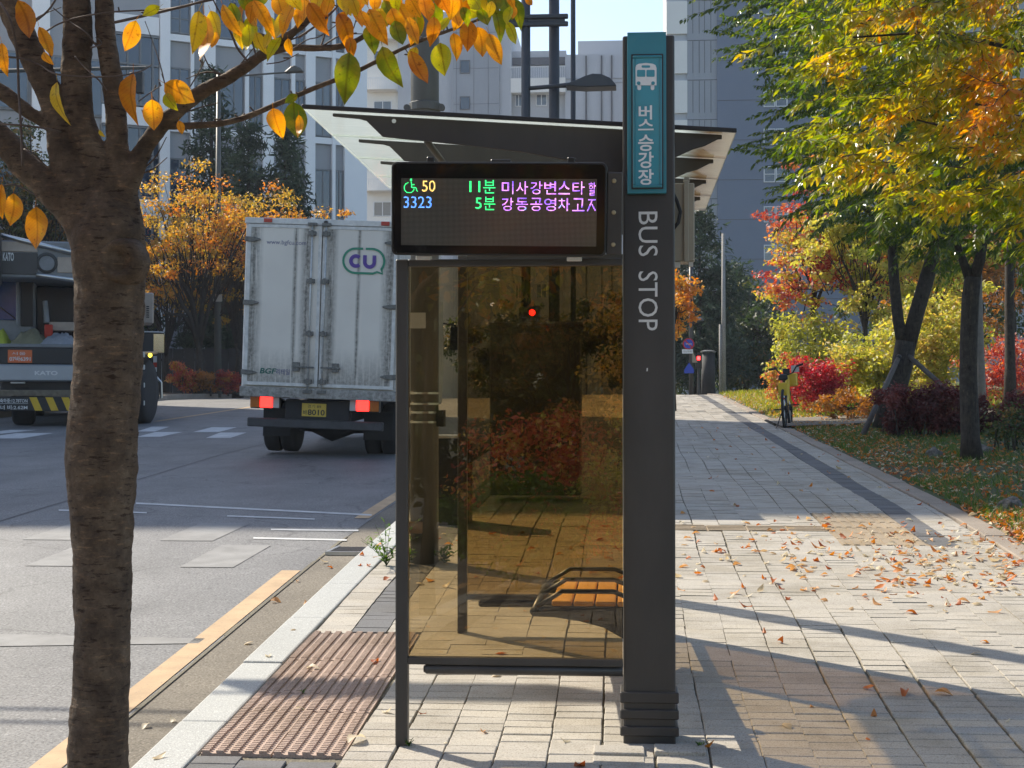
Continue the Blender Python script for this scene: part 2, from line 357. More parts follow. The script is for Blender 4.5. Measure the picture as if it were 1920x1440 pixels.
# pavers: the largest in the picture stand alone, the others are one mesh
sidewalk = tag(bpy.data.objects.new('sidewalk', None), kind='structure'); COL.objects.link(sidewalk)
XB = [-1.62 + .184 * k for k in range(6)] + [-.70 + .2 * k for k in range(1, 17)] + [2.562]
TACT = lambda c, y: c < 3 and 5.62 < y < 7.80
def skip(xc, y):
    return (xc < -1.068 and 5.60 <= y < 7.78) or (1.5 < xc < 2.1 and 10.7 <= y < 12.5) or (.3 < xc < 1.5 and 11.4 <= y < 11.7)
def dark(c, y): return (c == 1) or (len(XB) - 4 == c and y > 10.6 ) or (c in (0, 2) and 5.2 < y < 5.6)
solo = []; V, F, T, MI = [], [], [], []
def paver_pts(x0, x1, y0, y1):
    g = .0028; h = rng.gauss(0, .0008); tx = rng.gauss(0, .0007); ty = rng.gauss(0, .0007); j = rng.gauss(0, .0012)
    x0 += g + j; x1 -= g - j; y0 += .0016; y1 -= .0016
    z = [(x0, y0, -tx - ty), (x1, y0, tx - ty), (x1, y1, tx + ty), (x0, y1, -tx + ty)]
    return [(a, b, gz(b) + h + c) for a, b, c in z]
for c in range(len(XB) - 1):
    offs = rng.uniform(0, .1); y = -9 + offs
    while y < 45.8:
        xc = (XB[c] + XB[c + 1]) / 2; y1 = y + .1
        if not skip(xc, y + .05):
            wob = .008 * math.sin(y * 1.9 + c * .4) + .006 * math.sin(y * .7 + c)
            q = paver_pts(XB[c] + wob, XB[c + 1] + wob, y, y1); px = P_(((q[0][0] + q[2][0]) / 2, y + .05, gz(y))) if y > 4 else (0, 9999, 1)
            d = dark(c, y)
            if y > 4 and 150 < px[0] < 1990 and px[1] < 1470 and y < 7.2: solo.append((px[1], q, d))
            else:
                b = len(V); V += q + [(a, e, z - .03) for a, e, z in q]
                F += [(b, b + 1, b + 2, b + 3)] + [(b + k, b + 4 + k, b + 4 + (k + 1) % 4, b + (k + 1) % 4) for k in range(4)]
                T += [rng.random()] * 5; MI += [int(d)] * 5
        y = y1
solo.sort(key=lambda s: -s[0])
for i, (_, q, d) in enumerate(solo):
    if i < 296:
        c0 = Vector(((q[0][0] + q[2][0]) / 2, (q[0][1] + q[2][1]) / 2, q[0][2])); mb = MB()
        mb.add([Vector(p) - c0 for p in q] + [Vector((p[0], p[1], p[2] - .04)) - c0 for p in q], [(0, 1, 2, 3)] + [(k, 4 + k, 4 + (k + 1) % 4, (k + 1) % 4) for k in range(4)])
        o = mb.build('paver', M_paver_dark if d else M_paver, sidewalk, bevel=.0035); o.location = c0
    else:
        b = len(V); V += q + [(a, e, z - .03) for a, e, z in q]
        F += [(b, b + 1, b + 2, b + 3)] + [(b + k, b + 4 + k, b + 4 + (k + 1) % 4, b + (k + 1) % 4) for k in range(4)]; T += [rng.random()] * 5; MI += [int(d)] * 5
tag(inst('paver', mesh_arr('paver', np.array(V), np.array(F), [M_paver, M_paver_dark], np.array(T)), sidewalk), kind='stuff').data.polygons.foreach_set('material_index', MI)
# tactile tiles: slab with five ribbed bars
def tactile(w, l, nb, ribs, along=True):
    mb = MB(); mb.box(.003, w - .003, .003, l - .003, -.03, -.001)
    p = w / nb
    for k in range(nb):
        x = p * k + p * .12
        if ribs:
            s = l / ribs
            for r_ in range(ribs):
                mb.box(x, x + p * .52, s * r_ + s * .28, s * r_ + s * .78, -.001, .010)
        else: mb.box(x, x + p * .5, .012, l - .012, -.001, .006)
    return mb
def lay(mesh, x, y, rot=0.):
    sl = math.atan((gz(y + .3) - gz(y)) / .3); o = inst('tactile_tile', mesh, sidewalk)
    o.matrix_local = Matrix.Translation((x, y, gz(y) + rng.uniform(-.002, .002))) @ Matrix.Rotation(sl, 4, 'X') @ Matrix.Rotation(rot + rng.gauss(0, .006), 4, 'Z'); return o
tm = tactile(.276, .3, 5, 13).build('tactile_tile', M_tactile, sidewalk); tme = tm.data; bpy.data.objects.remove(tm)
for i in range(7):
    for k in range(2): lay(tme, -1.622 + .277 * k, 5.66 + .301 * i)
tm = tactile(.3, .3, 4, 0).build('tactile_tile', M_tactile_tan, sidewalk); tme2 = tm.data; bpy.data.objects.remove(tm)
for i in range(6):
    for k in range(2): lay(tme2, 1.5 + .3 * k, 10.7 + .3 * i)
for i in range(4): lay(tme2, .3 + .3 * (i + 1), 11.4, R(90))

# lawn to the right, with a cross path where the kerb breaks
M_lawn = None
def lawn_mat():
    m, nt, n, l, b = nodes('lawn_soil'); c = coord(nt); v = nz(nt, c, .9, 6, .7); f = nz(nt, c, 40, 4, .7)
    r1 = ramp(nt, [(.35, (.07, .055, .03)), (.5, (.05, .07, .02)), (.7, (.04, .085, .018))], v); r2 = ramp(nt, [(.3, (.5, .5, .5)), (.7, (1.3, 1.3, 1.2))], f)
    l.new(mix(nt, r1.outputs[0], r2.outputs[0], 1., 'MULTIPLY'), b.inputs['Base Color']); b.inputs['Roughness'].default_value = .95; bump(nt, f, b, .6, .03); return m
M_lawn = lawn_mat()
sheet('lawn', [2.75, 3.2, 4, 5, 6.5, 9, 12, 20, 60], YS, lambda x, y: lawn_z(x, y), M_lawn)
sheet('side_path', [2.58, 3.5, 5, 8, 12], [25.6, 26.5, 27.5, 28.4], lambda x, y: lawn_z(x, y) + .03, M_gutter)

for x0, x1, y0, y1, a in ((-.13, .07, 5.72, 5.82, .012), (.10, .30, 5.735, 5.835, .016), (-.13, .07, 5.61, 5.71, .004)):    # pavers lifted round the pillar's foot
    mb = MB(); mb.box(-.097, .097, -.049, .049, -.05, 0); o = mb.build('paver', M_paver, sidewalk, bevel=.004); o.location = ((x0 + x1) / 2, (y0 + y1) / 2, gz((y0 + y1) / 2) + a); o.rotation_euler = (R(4.4), R(.5), R(.8))
mb = MB()
for (a, b), (c, d) in (((-60, 997), (131, 938)), ((131, 938), (410, 854)), ((410, 854), (600, 806))):
    p, q = G(a, b, -.12), G(c, d, -.12)
    for k in range(6):
        u, v = p.lerp(q, k / 6), p.lerp(q, (k + 1) / 6); mb.quad((u.x - .012, u.y, road_z(u.y) + .003), (u.x + .012, u.y, road_z(u.y) + .003), (v.x + .012, v.y, road_z(v.y) + .003), (v.x - .012, v.y, road_z(v.y) + .003))
tag(mb.build('road_seam_line', simple('tar_seam', (.035, .035, .037), .6)), kind='structure')
mb = MB()
for k in range(46):                                        # ragged tar joint between asphalt and gutter
    y = -2 + k * .3; w0 = rng.uniform(.006, .022); w1 = rng.uniform(.006, .022); mb.quad((-2.2 - w0, y, road_z(y) + .003), (-2.2 + .006, y, road_z(y) + .003), (-2.2 + .006, y + .3, road_z(y + .3) + .003), (-2.2 - w1, y + .3, road_z(y + .3) + .003))
tag(mb.build('gutter_joint_line', M_joint), kind='structure')
# ------------------------------------------------------------------ bus shelter
YF = 5.83                        # near frame
g0 = gz(YF)
def roof_mat():
    m, nt, n, l, b = nodes('ribbed_roof_glass'); c = coord(nt, (1.2, 28, 1)); v = nz(nt, c, 3.0, 6, .7); c2 = coord(nt)
    v2 = nz(nt, c2, 3.3, 5, .65)
    sx = N(nt, 'ShaderNodeSeparateXYZ'); l.new(c2, sx.inputs[0])
    ed = N(nt, 'ShaderNodeMath', operation='ADD'); l.new(sx.outputs[0], ed.inputs[0]); sc = N(nt, 'ShaderNodeMath', operation='MULTIPLY'); sc.inputs[1].default_value = .16; l.new(v2, sc.inputs[0]); l.new(sc.outputs[0], ed.inputs[1])
    rust = ramp(nt, [(.0, (1, 1, 1)), (.30, (1, 1, 1)), (.36, (.42, .42, .40)), (.41, (.26, .15, .08)), (.50, (.55, .42, .30))], ed.outputs[0])
    base = ramp(nt, [(.3, (.62, .70, .67)), (.7, (.90, .95, .91))], v)
    col = mix(nt, base.outputs[0], rust.outputs[0], 1., 'MULTIPLY')
    tl = N(nt, 'ShaderNodeBsdfTranslucent'); l.new(col, tl.inputs[0]); df = N(nt, 'ShaderNodeBsdfDiffuse'); l.new(col, df.inputs[0])
    tr = N(nt, 'ShaderNodeBsdfTransparent'); l.new(col, tr.inputs[0])
    gl = N(nt, 'ShaderNodeBsdfGlossy'); gl.inputs['Roughness'].default_value = .22
    m1 = N(nt, 'ShaderNodeMixShader'); m1.inputs[0].default_value = .80; l.new(df.outputs[0], m1.inputs[1]); l.new(tl.outputs[0], m1.inputs[2])
    m2 = N(nt, 'ShaderNodeMixShader'); m2.inputs[0].default_value = .30; l.new(m1.outputs[0], m2.inputs[1]); l.new(tr.outputs[0], m2.inputs[2])
    m3 = N(nt, 'ShaderNodeMixShader'); m3.inputs[0].default_value = .05; l.new(m2.outputs[0], m3.inputs[1]); l.new(gl.outputs[0], m3.inputs[2])
    l.new(m3.outputs[0], n['Material Output'].inputs[0]); return m
M_roof = roof_mat(); M_clearsheet = tinted_glass('clear_sheet', (.95, .97, .95), .8, 0, .1)
M_rib = M_frame
sh = thing('bus_shelter', 'dark grey bus shelter with brown glass sides and a ribbed glass roof', 'bus shelter', (0, 0, 0))
def shb(name, m, b=.004, **k): return mb.build(name, m, sh, bevel=b, **k)
ztop = ZA(486, YF, 950)
PX0, PX1 = XA(1168, 5.88), XA(1266, 5.88)            # the sign pillar
zp1 = ZA(66, 5.88, 1215)
mb = MB(); mb.box(PX0, PX1, 5.88, 6.01, g0 - .1, zp1); pil = shb('pillar', M_frame, .008, seg=2)
for k, (a, b) in enumerate(((1298, 1319), (1331, 1349), (1363, 1381))):
    mb = MB(); mb.box(PX0 - .012, PX1 + .012, 5.868, 6.022, ZA(b, 5.87, 1215), ZA(a, 5.87, 1215)); mb.build('base_collar', M_frame, pil, bevel=.004)
mb = MB()
def pil_text(body, y0, y1):                # reads downwards: turned a quarter to the right
    letter(mb, body, Q(1197, y0, 5.879), (0, 0, -1), (1, 0, 0), h=.0745, w=ZA(y0, 5.879) - ZA(y1, 5.879))
pil_text('BUS', 397, 480); pil_text('STOP', 509, 619); mb.build('lettering', M_greylet, pil)
mb = MB(); mb.quad(Q(1212, 696, 5.8785), Q(1214.5, 696, 5.8785), Q(1215, 690, 5.8785), Q(1212.5, 690, 5.8785)); mb.build('paint_chip', M_greylet, pil)
# teal sign wrapped over the pillar's head
TX0, TX1 = XA(1177, 5.86), XA(1250, 5.86); tz1, tz0 = ZA(61, 5.86, 1213), ZA(363, 5.86, 1213)
mb = MB(); mb.box(TX0, TX1, 5.852, 6.03, zp1 + .002, tz1); mb.box(TX0, TX1, 5.852, 5.879, tz0, zp1 + .002)
sg = shb('stop_sign', M_teal, .006, seg=2)
fx0, fx1, fz0, fz1 = XA(1187, 5.85), XA(1242, 5.85), ZA(352, 5.85, 1213), ZA(104, 5.85, 1213)
mb = MB(); t = .005
for a in ((fx0 - t, fx1 + t, fz1, fz1 + t), (fx0 - t, fx1 + t, fz0 - t, fz0), (fx0 - t, fx0, fz0, fz1), (fx1, fx1 + t, fz0, fz1)): mb.box(a[0], a[1], 5.847, 5.8525, a[2], a[3])
mb.build('black_gasket', M_black, sg)
mb = MB(); t = .011
for a in ((fx0, fx1, fz1 - t, fz1), (fx0, fx1, fz0, fz0 + t), (fx0, fx0 + t, fz0 + t, fz1 - t), (fx1 - t, fx1, fz0 + t, fz1 - t)): mb.box(a[0], a[1], 5.842, 5.8515, a[2], a[3])
mb.build('frame', M_teal, sg, bevel=.003)
mb = MB(); mb.box(fx0 + t, fx1 - t, 5.848, 5.8515, fz0 + t, fz1 - t); mb.build('sign_face', M_teal2, sg)
mb = MB()
for ch, cy in (('버', 211), ('스', 234), ('승', 268), ('강', 300), ('장', 332)):
    hh = {'버': 27, '스': 21, '승': 31, '강': 31, '장': 30}[ch]
    letter(mb, ch, Q(1211 if ch != '버' else 1210, cy, 5.8465), (1, 0, 0), (0, 0, 1), h=hh / 485, w=(25 if ch == '버' else 29) / 485, bold=.02, center=True)
mb.build('lettering', M_whitelet, sg)
mb = MB()                                     # bus pictogram: body with its windows and lamps left open
def rr2(x0, x1, z0, z1, r, n=4):
    out = []
    for cx, cz, a0 in ((x1 - r, z1 - r, 0), (x0 + r, z1 - r, 90), (x0 + r, z0 + r, 180), (x1 - r, z0 + r, 270)):
        for k in range(n + 1): a = R(a0 + 90 * k / n); out.append((cx + r * math.cos(a), cz + r * math.sin(a)))
    return out
IY = 5.8462
def flat(pts, mi=0, y=IY):
    ps = [(Q(px, py, y).x, y, Q(px, py, y).z) for px, py in pts]; ps = ps[::-1] if sum(a[0] * b[2] - b[0] * a[2] for a, b in zip(ps, ps[1:] + ps[:1])) < 0 else ps
    mb.add(ps, [tuple(range(len(ps)))], mi)
def fr(x0, x1, y0, y1, r=1.5): return [(a, b) for a, b in rr2(x0, x1, y0, y1, r)]
flat([(1191, 160), (1191, 128), (1193, 122), (1198, 119.5), (1211, 118), (1224, 119.5), (1229, 122), (1231, 128), (1231, 160)])
flat(fr(1195, 1202, 158, 169, 3)); flat(fr(1220, 1227, 158, 169, 3))
for a in ((1194.5, 1210, 131, 144), (1212, 1227.5, 131, 144), (1203, 1219, 122.5, 127), (1194, 1201, 152.5, 159), (1221, 1228, 152.5, 159)):
    flat(fr(*a, 1.8 if a[2] < 150 else 3.2), 1, IY - .0006)
mb.build('bus_emblem', [M_whitelet, M_teal2], sg)

# near and far glazed side frames, back frame
def side(y, zt_px, zb_px, x0, x1, post_w=.048, tube_dx=.06):
    g = gz(y)
    global mb
    zt, zb = zt_px, zb_px
    mb = MB(); mb.box(x0, x0 + post_w, y - .025, y + .025, g - .02, zt); shb('post', M_frame, .004)
    mb = MB(); mb.box(x0 + post_w, x1, y - .022, y + .022, zt - .028, zt); shb('top_rail', M_frame, .003)
    mb = MB(); mb.box(x0 + post_w, x1, y - .022, y + .022, zb - .028, zb); shb('bottom_rail', M_frame, .003)
    mb = MB(); mb.tube([(x0 + post_w + tube_dx, y, zb - .047), (x0 + post_w + tube_dx + .012, y, zb - .047), (x1, y, zb - .047)], [.012, .02, .02], 10); shb('lower_tube', M_frame, 0, smooth=True)
    mb = MB(); mb.box(x0 + post_w + .002, x1 - .002, y - .004, y + .004, zb - .002, zt - .026); return shb('glass_pane', M_glass_brown, 0)
zb1 = ZA(1233, YF, 960)
side(YF, ztop, zb1, XA(742, 5.81), PX0 - .001)
YR = 7.80
side(YR, ztop + .215, zb1, XA(858, 7.78), .145)
mb = MB(); mb.box(.145, .21, YR - .035, YR + .035, gz(YR) - .05, ztop + .28); shb('rear_pillar', M_frame, .004)
mb = MB(); mb.box(.150, .190, 6.011, YR - .036, ztop - .03, ztop); shb('top_rail', M_frame, .003)
mb = MB(); mb.box(.150, .190, 6.011, YR - .036, zb1 - .03, zb1); shb('bottom_rail', M_frame, .003)
mb = MB(); mb.box(.166, .174, 6.011, YR - .036, zb1, ztop - .03); shb('glass_pane', M_glass_brown, 0)
# roof: four sloping glass panels on four shaped ribs
YR0 = 6.025
RX0, RX1 = XA(566, YR0), XA(1382, YR0); rz0, rz1 = ZA(199, YR0, 566), ZA(244, YR0, 1382)
def rz(x): return rz0 + (rz1 - rz0) * (x - RX0) / (RX1 - RX0)
YP = [YR0 * k for k in (1, 1.1036, 1.2036, 1.300, 1.395)]
for k in range(4):
    mb = MB(); a, b = YP[k] + (.0 if k == 0 else .003), YP[k + 1] - .003
    pts = [(RX0, a), (RX1, a), (RX1, b), (RX0, b)] if k < 3 else [(RX0, a), (RX1, a), (RX1, b), (RX0 + .16, b), (RX0 + .05, b - .05), (RX0, b - .16)]
    mb.prism(pts, lambda u, v, d: (u, v, rz(u) + d), -.010, 0); mb.m[0] = 1; shb('roof_panel', [M_roof, M_clearsheet], 0)
mb = MB(); mb.prism([(RX0, -.012), (RX1, -.012), (RX1, .005), (RX0, .005)], lambda u, v, d: (u, d, rz(u) + v), YR0 - .018, YR0 - .001); shb('roof_edge', M_black, .002)
def rib(y, px0):                                   # outline taken in the plane of the rib
    s = lambda px: XA(px, YR0 + .04)
    prof = [(622, -.013), (1355, -.013), (1355, -.030), (1347, -.032), (1322, -.062), (1300, -.078), (1266, -.115), (1230, -.21), (1166, -.235), (1140, -.19), (1080, -.155), (980, -.128), (860, -.112), (716, -.098), (685, -.036), (672, -.030), (622, -.026)]
    global mb
    mb = MB(); mb.prism([(s(a), b) for a, b in prof], lambda u, v, d: (u, d, rz(u) + v), y, y + .014); shb('roof_rib', M_frame, .002)
for y in (YP[0] + .045, YP[1] + .02, YP[2] + .02, YP[3] + .02): rib(y, 0)
mb = MB(); xx = XA(800, 6.1); mb.tube([(xx, YP[0] + .07, rz(xx) - .10), (xx, YP[3], rz(xx) - .10)], .014, 8); shb('roof_tube', M_pole, 0, smooth=True)
mb = MB(); mb.box(.03, .14, YP[0] + .06, YP[3] + .05, rz(.1) - .24, rz(.1) - .16); shb('roof_beam', M_frame, .004)
for k in range(3):
    for j in range(5):
        x = XA(828 + 45 * j, 6.4); y = YP[k] + .36; mb = MB(); mb.box(x, x + .075, y, y + .055, rz(x) - .021, rz(x) - .0135); shb('roof_plate', M_frame, .002)  # small dark plates under the roof panels
mb = MB(); mb.disc_ring((XA(738, YP[0] + .043), YP[0] + .044, ZA(227, YP[0] + .043, 738)), (0, 1, 0), [(.009, -.002), (.009, 0)], 12); shb('rib_hole_plug', M_whitelet, 0)

# bench inside
bn = thing('bench', 'orange wooden bench with black steel armrests mounted inside the shelter', 'bench', (0, 0, 0))
bz = gz(6.7) + .405; bx0, bx1 = -.36, .045
for k in range(4):
    mb = MB(); a = bx0 + .045 + k * .092; mb.box(a, a + .084, 6.35, 7.22, bz + .004, bz + .026); mb.build('slat', M_wood, bn, bevel=.006, seg=2)
for y in (6.34, 6.78, 7.22):
    mb = MB(); mb.tube([(bx0 - .02, y, bz + .0), (bx0 + .09, y, bz + .068), (bx1 - .10, y, bz + .068), (bx1 + .04, y, bz + .01)], .0105, 8); mb.build('armrest', M_black, bn, smooth=True)
for y in (6.38, 7.19):
    mb = MB(); pf = [(bx0 - .02, .003), (bx0 - .045, -.008), (bx0 - .05, -.025), (bx0 - .035, -.042), (bx0 + .06, -.045), (bx0 + .16, -.060), (bx0 + .26, -.085), (bx0 + .36, -.14), (.135, -.24), (.135, .003)]
    mb.prism(pf, lambda u, v, d: (u, d, bz + v), y - .02, y + .02); mb.build('bracket', M_black, bn, bevel=.004)
mb = MB(); mb.tube([(bx0 - .022, 6.35, bz - .019), (bx0 - .022, 7.22, bz - .019)], .022, 10); mb.build('front_rail', M_black, bn, smooth=True)

# LED arrival board
led = thing('arrival_board', 'wide black LED board listing bus arrivals on the shelter side', 'display board', (XA(935, 5.72), 5.72, ZA(393, 5.72, 935)), (R(6.0), R(.9), 0))
def LX(px): return (px - 935) / 2830 * 5.72 * 1.0015
def LZ(py): return (393 - py) / 2830 * 5.72
mb = MB(); mb.prism(rr2(LX(731), LX(1138), LZ(480), LZ(304), .022, 5), lambda u, v, d: (u, d, v), .0, .075); mb.build('housing', M_black, led, bevel=.004, seg=2)
mb = MB(); mb.prism(rr2(LX(735), LX(1134), LZ(476), LZ(308), .019, 5), lambda u, v, d: (u, d, v), -.0045, -.0002); mb.build('glass_front', M_blackgloss, led)
def led_mat(name, base, emit, strength, grad=False):
    m, nt, n, l, b = nodes(name); c = coord(nt); p = (LX(1119) - LX(750)) / 160
    sx = N(nt, 'ShaderNodeSeparateXYZ'); l.new(c, sx.inputs[0]); ms = []
    for o in (0, 2):
        a = N(nt, 'ShaderNodeMath', operation='DIVIDE'); l.new(sx.outputs[o], a.inputs[0]); a.inputs[1].default_value = p
        f = N(nt, 'ShaderNodeMath', operation='FRACT'); l.new(a.outputs[0], f.inputs[0])
        s = N(nt, 'ShaderNodeMath', operation='SUBTRACT'); l.new(f.outputs[0], s.inputs[0]); s.inputs[1].default_value = .5
        ab = N(nt, 'ShaderNodeMath', operation='ABSOLUTE'); l.new(s.outputs[0], ab.inputs[0]); ms.append(ab.outputs[0])
    mx = N(nt, 'ShaderNodeMath', operation='MAXIMUM'); l.new(ms[0], mx.inputs[0]); l.new(ms[1], mx.inputs[1])
    dot = ramp(nt, [(.30, (1, 1, 1)), (.40, (0, 0, 0))], mx.outputs[0])
    l.new(mix(nt, (.012, .012, .012), base, dot.outputs[0]), b.inputs['Base Color']); b.inputs['Roughness'].default_value = .12
    b.inputs['Coat Weight'].default_value = .8; b.inputs['Coat Roughness'].default_value = .05
    if emit:
        col = emit
        if grad:
            v = nz(nt, coord(nt, (1, 1, 3)), 14, 2); col = ramp(nt, [(.35, (.20, .10, 1.)), (.5, (.55, .2, 1.)), (.6, (1., .35, .85)), (.68, (.25, .4, 1.))], v).outputs[0]
            l.new(mix(nt, (0, 0, 0), col, dot.outputs[0]), b.inputs['Emission Color'])
        else: l.new(mix(nt, (0, 0, 0), col, dot.outputs[0]), b.inputs['Emission Color'])
        b.inputs['Emission Strength'].default_value = strength
    return m
M_leds = led_mat('led_matrix_off', (.135, .128, .11), None, 0)
mb = MB(); mb.quad((LX(750), -.0052, LZ(461)), (LX(1119), -.0052, LZ(461)), (LX(1119), -.0052, LZ(335)), (LX(750), -.0052, LZ(335))); scr = mb.build('led_screen', M_leds, led)
def lt(body, x0, x1, y0, y1, m, b=.0):
    global mb
    mb = MB(); letter(mb, body, (LX(x0), -.0056, LZ(y1)), (1, 0, 0), (0, 0, 1), h=LZ(y0) - LZ(y1), w=LX(x1) - LX(x0), bold=b, lift=.0004); mb.build('lettering', m, scr)
LG = led_mat('led_green', (.1, .3, .1), (.03, .95, .22), 2.2); LO = led_mat('led_amber', (.3, .2, .1), (1., .62, .16), 2.0); LB = led_mat('led_blue', (.1, .1, .3), (.10, .30, 1.), 2.4); LP = led_mat('led_violet', (.2, .1, .3), (1, 1, 1), 2.4, True)
lt('50', 790, 815, 339, 360, LO); lt('3323', 755, 808, 369, 391, LB); lt('11', 880, 900, 340, 361, LG); lt('분', 906, 929, 338, 363, LG); lt('5', 891, 903, 371, 392, LG); lt('분', 907, 929, 369, 394, LG)
for ch, x in zip('미사강변스타', (941, 968, 995, 1021, 1047, 1074)): lt(ch, x, x + 22, 340, 364, LP)
lt('할', 1104, 1117, 341, 366, LP)
for ch, x in zip('강동공영차고', (941, 968, 995, 1021, 1047, 1074)): lt(ch, x, x + 22, 371, 395, LP)
mb = MB()                                      # the last syllable is cut by the screen's edge
for a, b in (((1103, 374), (1117, 374)), ((1111, 374), (1102, 395)), ((1110, 382), (1117, 394))):
    p, q = Vector((LX(a[0]), -.006, LZ(a[1]))), Vector((LX(b[0]), -.006, LZ(b[1]))); n_ = (q - p).normalized().cross(Vector((0, 1, 0))) * .0022
    mb.add([p - n_, p + n_, q + n_, q - n_], [(0, 1, 2, 3)])
mb.build('lettering', LP, scr)
mb = MB()                                      # wheelchair symbol: open ring wheel, seat and head
def arc(cx, cy, r, a0, a1, w, n=22):
    for k in range(n):
        t0, t1 = R(a0 + (a1 - a0) * k / n), R(a0 + (a1 - a0) * (k + 1) / n)
        pp = [(cx + rr * math.cos(t), cy - rr * math.sin(t)) for t, rr in ((t0, r - w), (t1, r - w), (t1, r + w), (t0, r + w))]
        mb.add([(LX(a), -.006, LZ(b)) for a, b in pp], [(3, 2, 1, 0)])
arc(765.5, 353, 9.5, 100, 350, .8)
for a, b in (((769, 341), (770, 352)), ((770, 352), (778, 353)), ((778, 353), (781, 360)), ((770, 347), (776, 347))):
    p, q = Vector((LX(a[0]), -.006, LZ(a[1]))), Vector((LX(b[0]), -.006, LZ(b[1]))); n_ = (q - p).normalized().cross(Vector((0, 1, 0))) * .0018
    mb.add([p - n_, p + n_, q + n_, q - n_], [(0, 1, 2, 3)])
arc(769, 338, 1.2, 0, 360, 1.0, 8); mb.build('wheelchair_symbol', LG, scr)
mb = MB(); mb.box(LX(1138), LX(1167), .015, .05, LZ(476), LZ(322)); br = mb.build('mounting_bracket', M_frame, led, bevel=.003)
for py in (338, 397, 457):
    mb = MB(); mb.disc_ring((LX(1151), .0145, LZ(py)), (0, -1, 0), [(.009, 0), (.009, .003), (.006, .006)], 10); mb.build('bolt', M_bolt, br, smooth=False)
for px in (804, 1070):
    mb = MB(); mb.box(LX(px - 7), LX(px + 7), .02, .05, LZ(305), LZ(294)); mb.build('top_lug', M_black, led, bevel=.003)
for px in (791, 1078):
    mb = MB(); mb.box(LX(px - 14), LX(px + 14), .01, .06, LZ(489), LZ(480.5)); mb.build('foot_bracket', M_steel, led, bevel=.002)
mb = MB(); mb.box(LX(918), LX(956), .03, .06, LZ(305), LZ(298)); mb.build('cable_box', M_frame, led, bevel=.003)

# control box hung behind the pillar
cb = thing('control_box', 'beige steel control box with a black cable behind the bus stop pillar', 'control box', (0, 0, 0))
cx0, cx1, cz0, cz1 = .12, XA(1303, 6.06), ZA(490, 6.06, 1280), ZA(343, 6.06, 1280)
mb = MB(); mb.box(cx0, cx1, 6.06, 6.20, cz0, cz1); mb.build('case', M_beige, cb, bevel=.004)
mb = MB(); mb.box(XA(1283, 6.05), XA(1292, 6.05), 6.045, 6.0595, cz0 - .004, cz1 + .008); mb.build('cover_strip', M_beige, cb, bevel=.002)
mb = MB(); mb.disc_ring((XA(1288, 6.07), 6.07, cz1 + .012), (0, 1, 0), [(.014, 0), (.014, .01)], 10); mb.build('lifting_eye', M_beige, cb)
mb = MB(); pp = [(.185, 6.03, ZA(366, 6.03)), (.20, 6.03, ZA(380, 6.03)), (.214, 6.03, ZA(400, 6.03)), (.206, 6.03, ZA(420, 6.03)), (.185, 6.03, ZA(432, 6.03))]
mb.tube(pp, .0075, 8); mb.build('cable', M_rubber, cb, smooth=True)
mb = MB(); mb.box(XA(1264, 6.07), XA(1276, 6.07), 6.07, 6.11, cz0 - .022, cz0 - .001); mb.build('cable_gland', M_paper, cb); mb = MB(); mb.box(XA(1292, 6.07), XA(1300, 6.07), 6.07, 6.11, cz0 - .018, cz0 - .001); mb.build('cable_gland', M_paper, cb)
# ------------------------------------------------------------------ street poles near the stop
def zz(y): return gz(y)
def pole_thing(name, label, cat, x, y, r0, r1, h, m, group=None):
    t = thing(name, label, cat, (x, y, gz(y)), group=group); global mb
    mb = MB(); mb.tube([(0, 0, -.1), (0, 0, h)], [r0, r1], 16); mb.build('pole', m, t, smooth=True); return t
yb = 9.9; bxp = XA(796, yb)
bp = pole_thing('utility_pole', 'thick olive grey steel pole rising just behind the shelter roof', 'pole', bxp, yb, .094, .094, 7.2, M_pole)
zc = ZA(203, yb, 796) - gz(yb)
mb = MB(); mb.disc_ring((0, 0, zc - .02), (0, 0, 1), [(.105, 0), (.105, .05), (.098, .055)], 16); fl = mb.build('flange', M_pole, bp)
for s in (-1, 1):
    mb = MB(); mb.disc_ring((s * .115, -.02, zc), (0, 1, 0), [(.022, -.02), (.022, .02)], 10); mb.build('bolt_lug', M_pole, fl)
zq = lambda py: ZA(py, yb, 796) - gz(yb)
mb = MB(); mb.box(-.10, .02, -.100, -.096, zq(617), zq(588)); mb.build('notice_sheet', M_paper, bp)
mb = MB(); mb.box(-.09, .0, -.100, -.095, zq(998), zq(976)); mb.build('notice_sheet', simple('brown_notice', (.22, .13, .06), .6, 0, .3, 40), bp)
for py in (737, 757, 773, 791):
    mb = MB(); mb.disc_ring((0, 0, zq(py) - .008), (0, 0, 1), [(.097, 0), (.097, .014)], 16); mb.build('strap', M_steel, bp)
mb = MB(); mb.box(.085, .135, -.05, .05, zq(800), zq(769)); mb.build('junction_box', M_black, bp, bevel=.004)

# twin mast with crossbeam, lamp and signal
Yg = 20.0
gt = thing('signal_gantry', 'dark twin mast with a crossbeam, a lamp arm and a red signal', 'signal gantry', (XA(1012, Yg), Yg, gz(Yg)))
def gx(px): return XA(px, Yg) - XA(1012, Yg)
def gzz(py, px=1012): return ZA(py, Yg, px) - gz(Yg)
for a, b, r in ((977, 995, 0), (1028, 1049, .12)):
    mb = MB(); w = (gx(b) - gx(a)) / 2; c = (gx(a) + gx(b)) / 2; mb.tube([(c, r, -.1), (c, r, gzz(-160))], [w, w * .95], 14); mb.build('mast', M_darkpole, gt, smooth=True)
for py in (33, 47):
    mb = MB(); mb.box(gx(930), gx(1066), -.08, -.0, gzz(py + 4), gzz(py - 4)); mb.build('crossbeam', M_darkpole, gt, bevel=.01)
mb = MB(); mb.box(gx(930), gx(1060), -.05, -.03, gzz(46), gzz(34)); mb.build('beam_web', M_darkpole, gt)
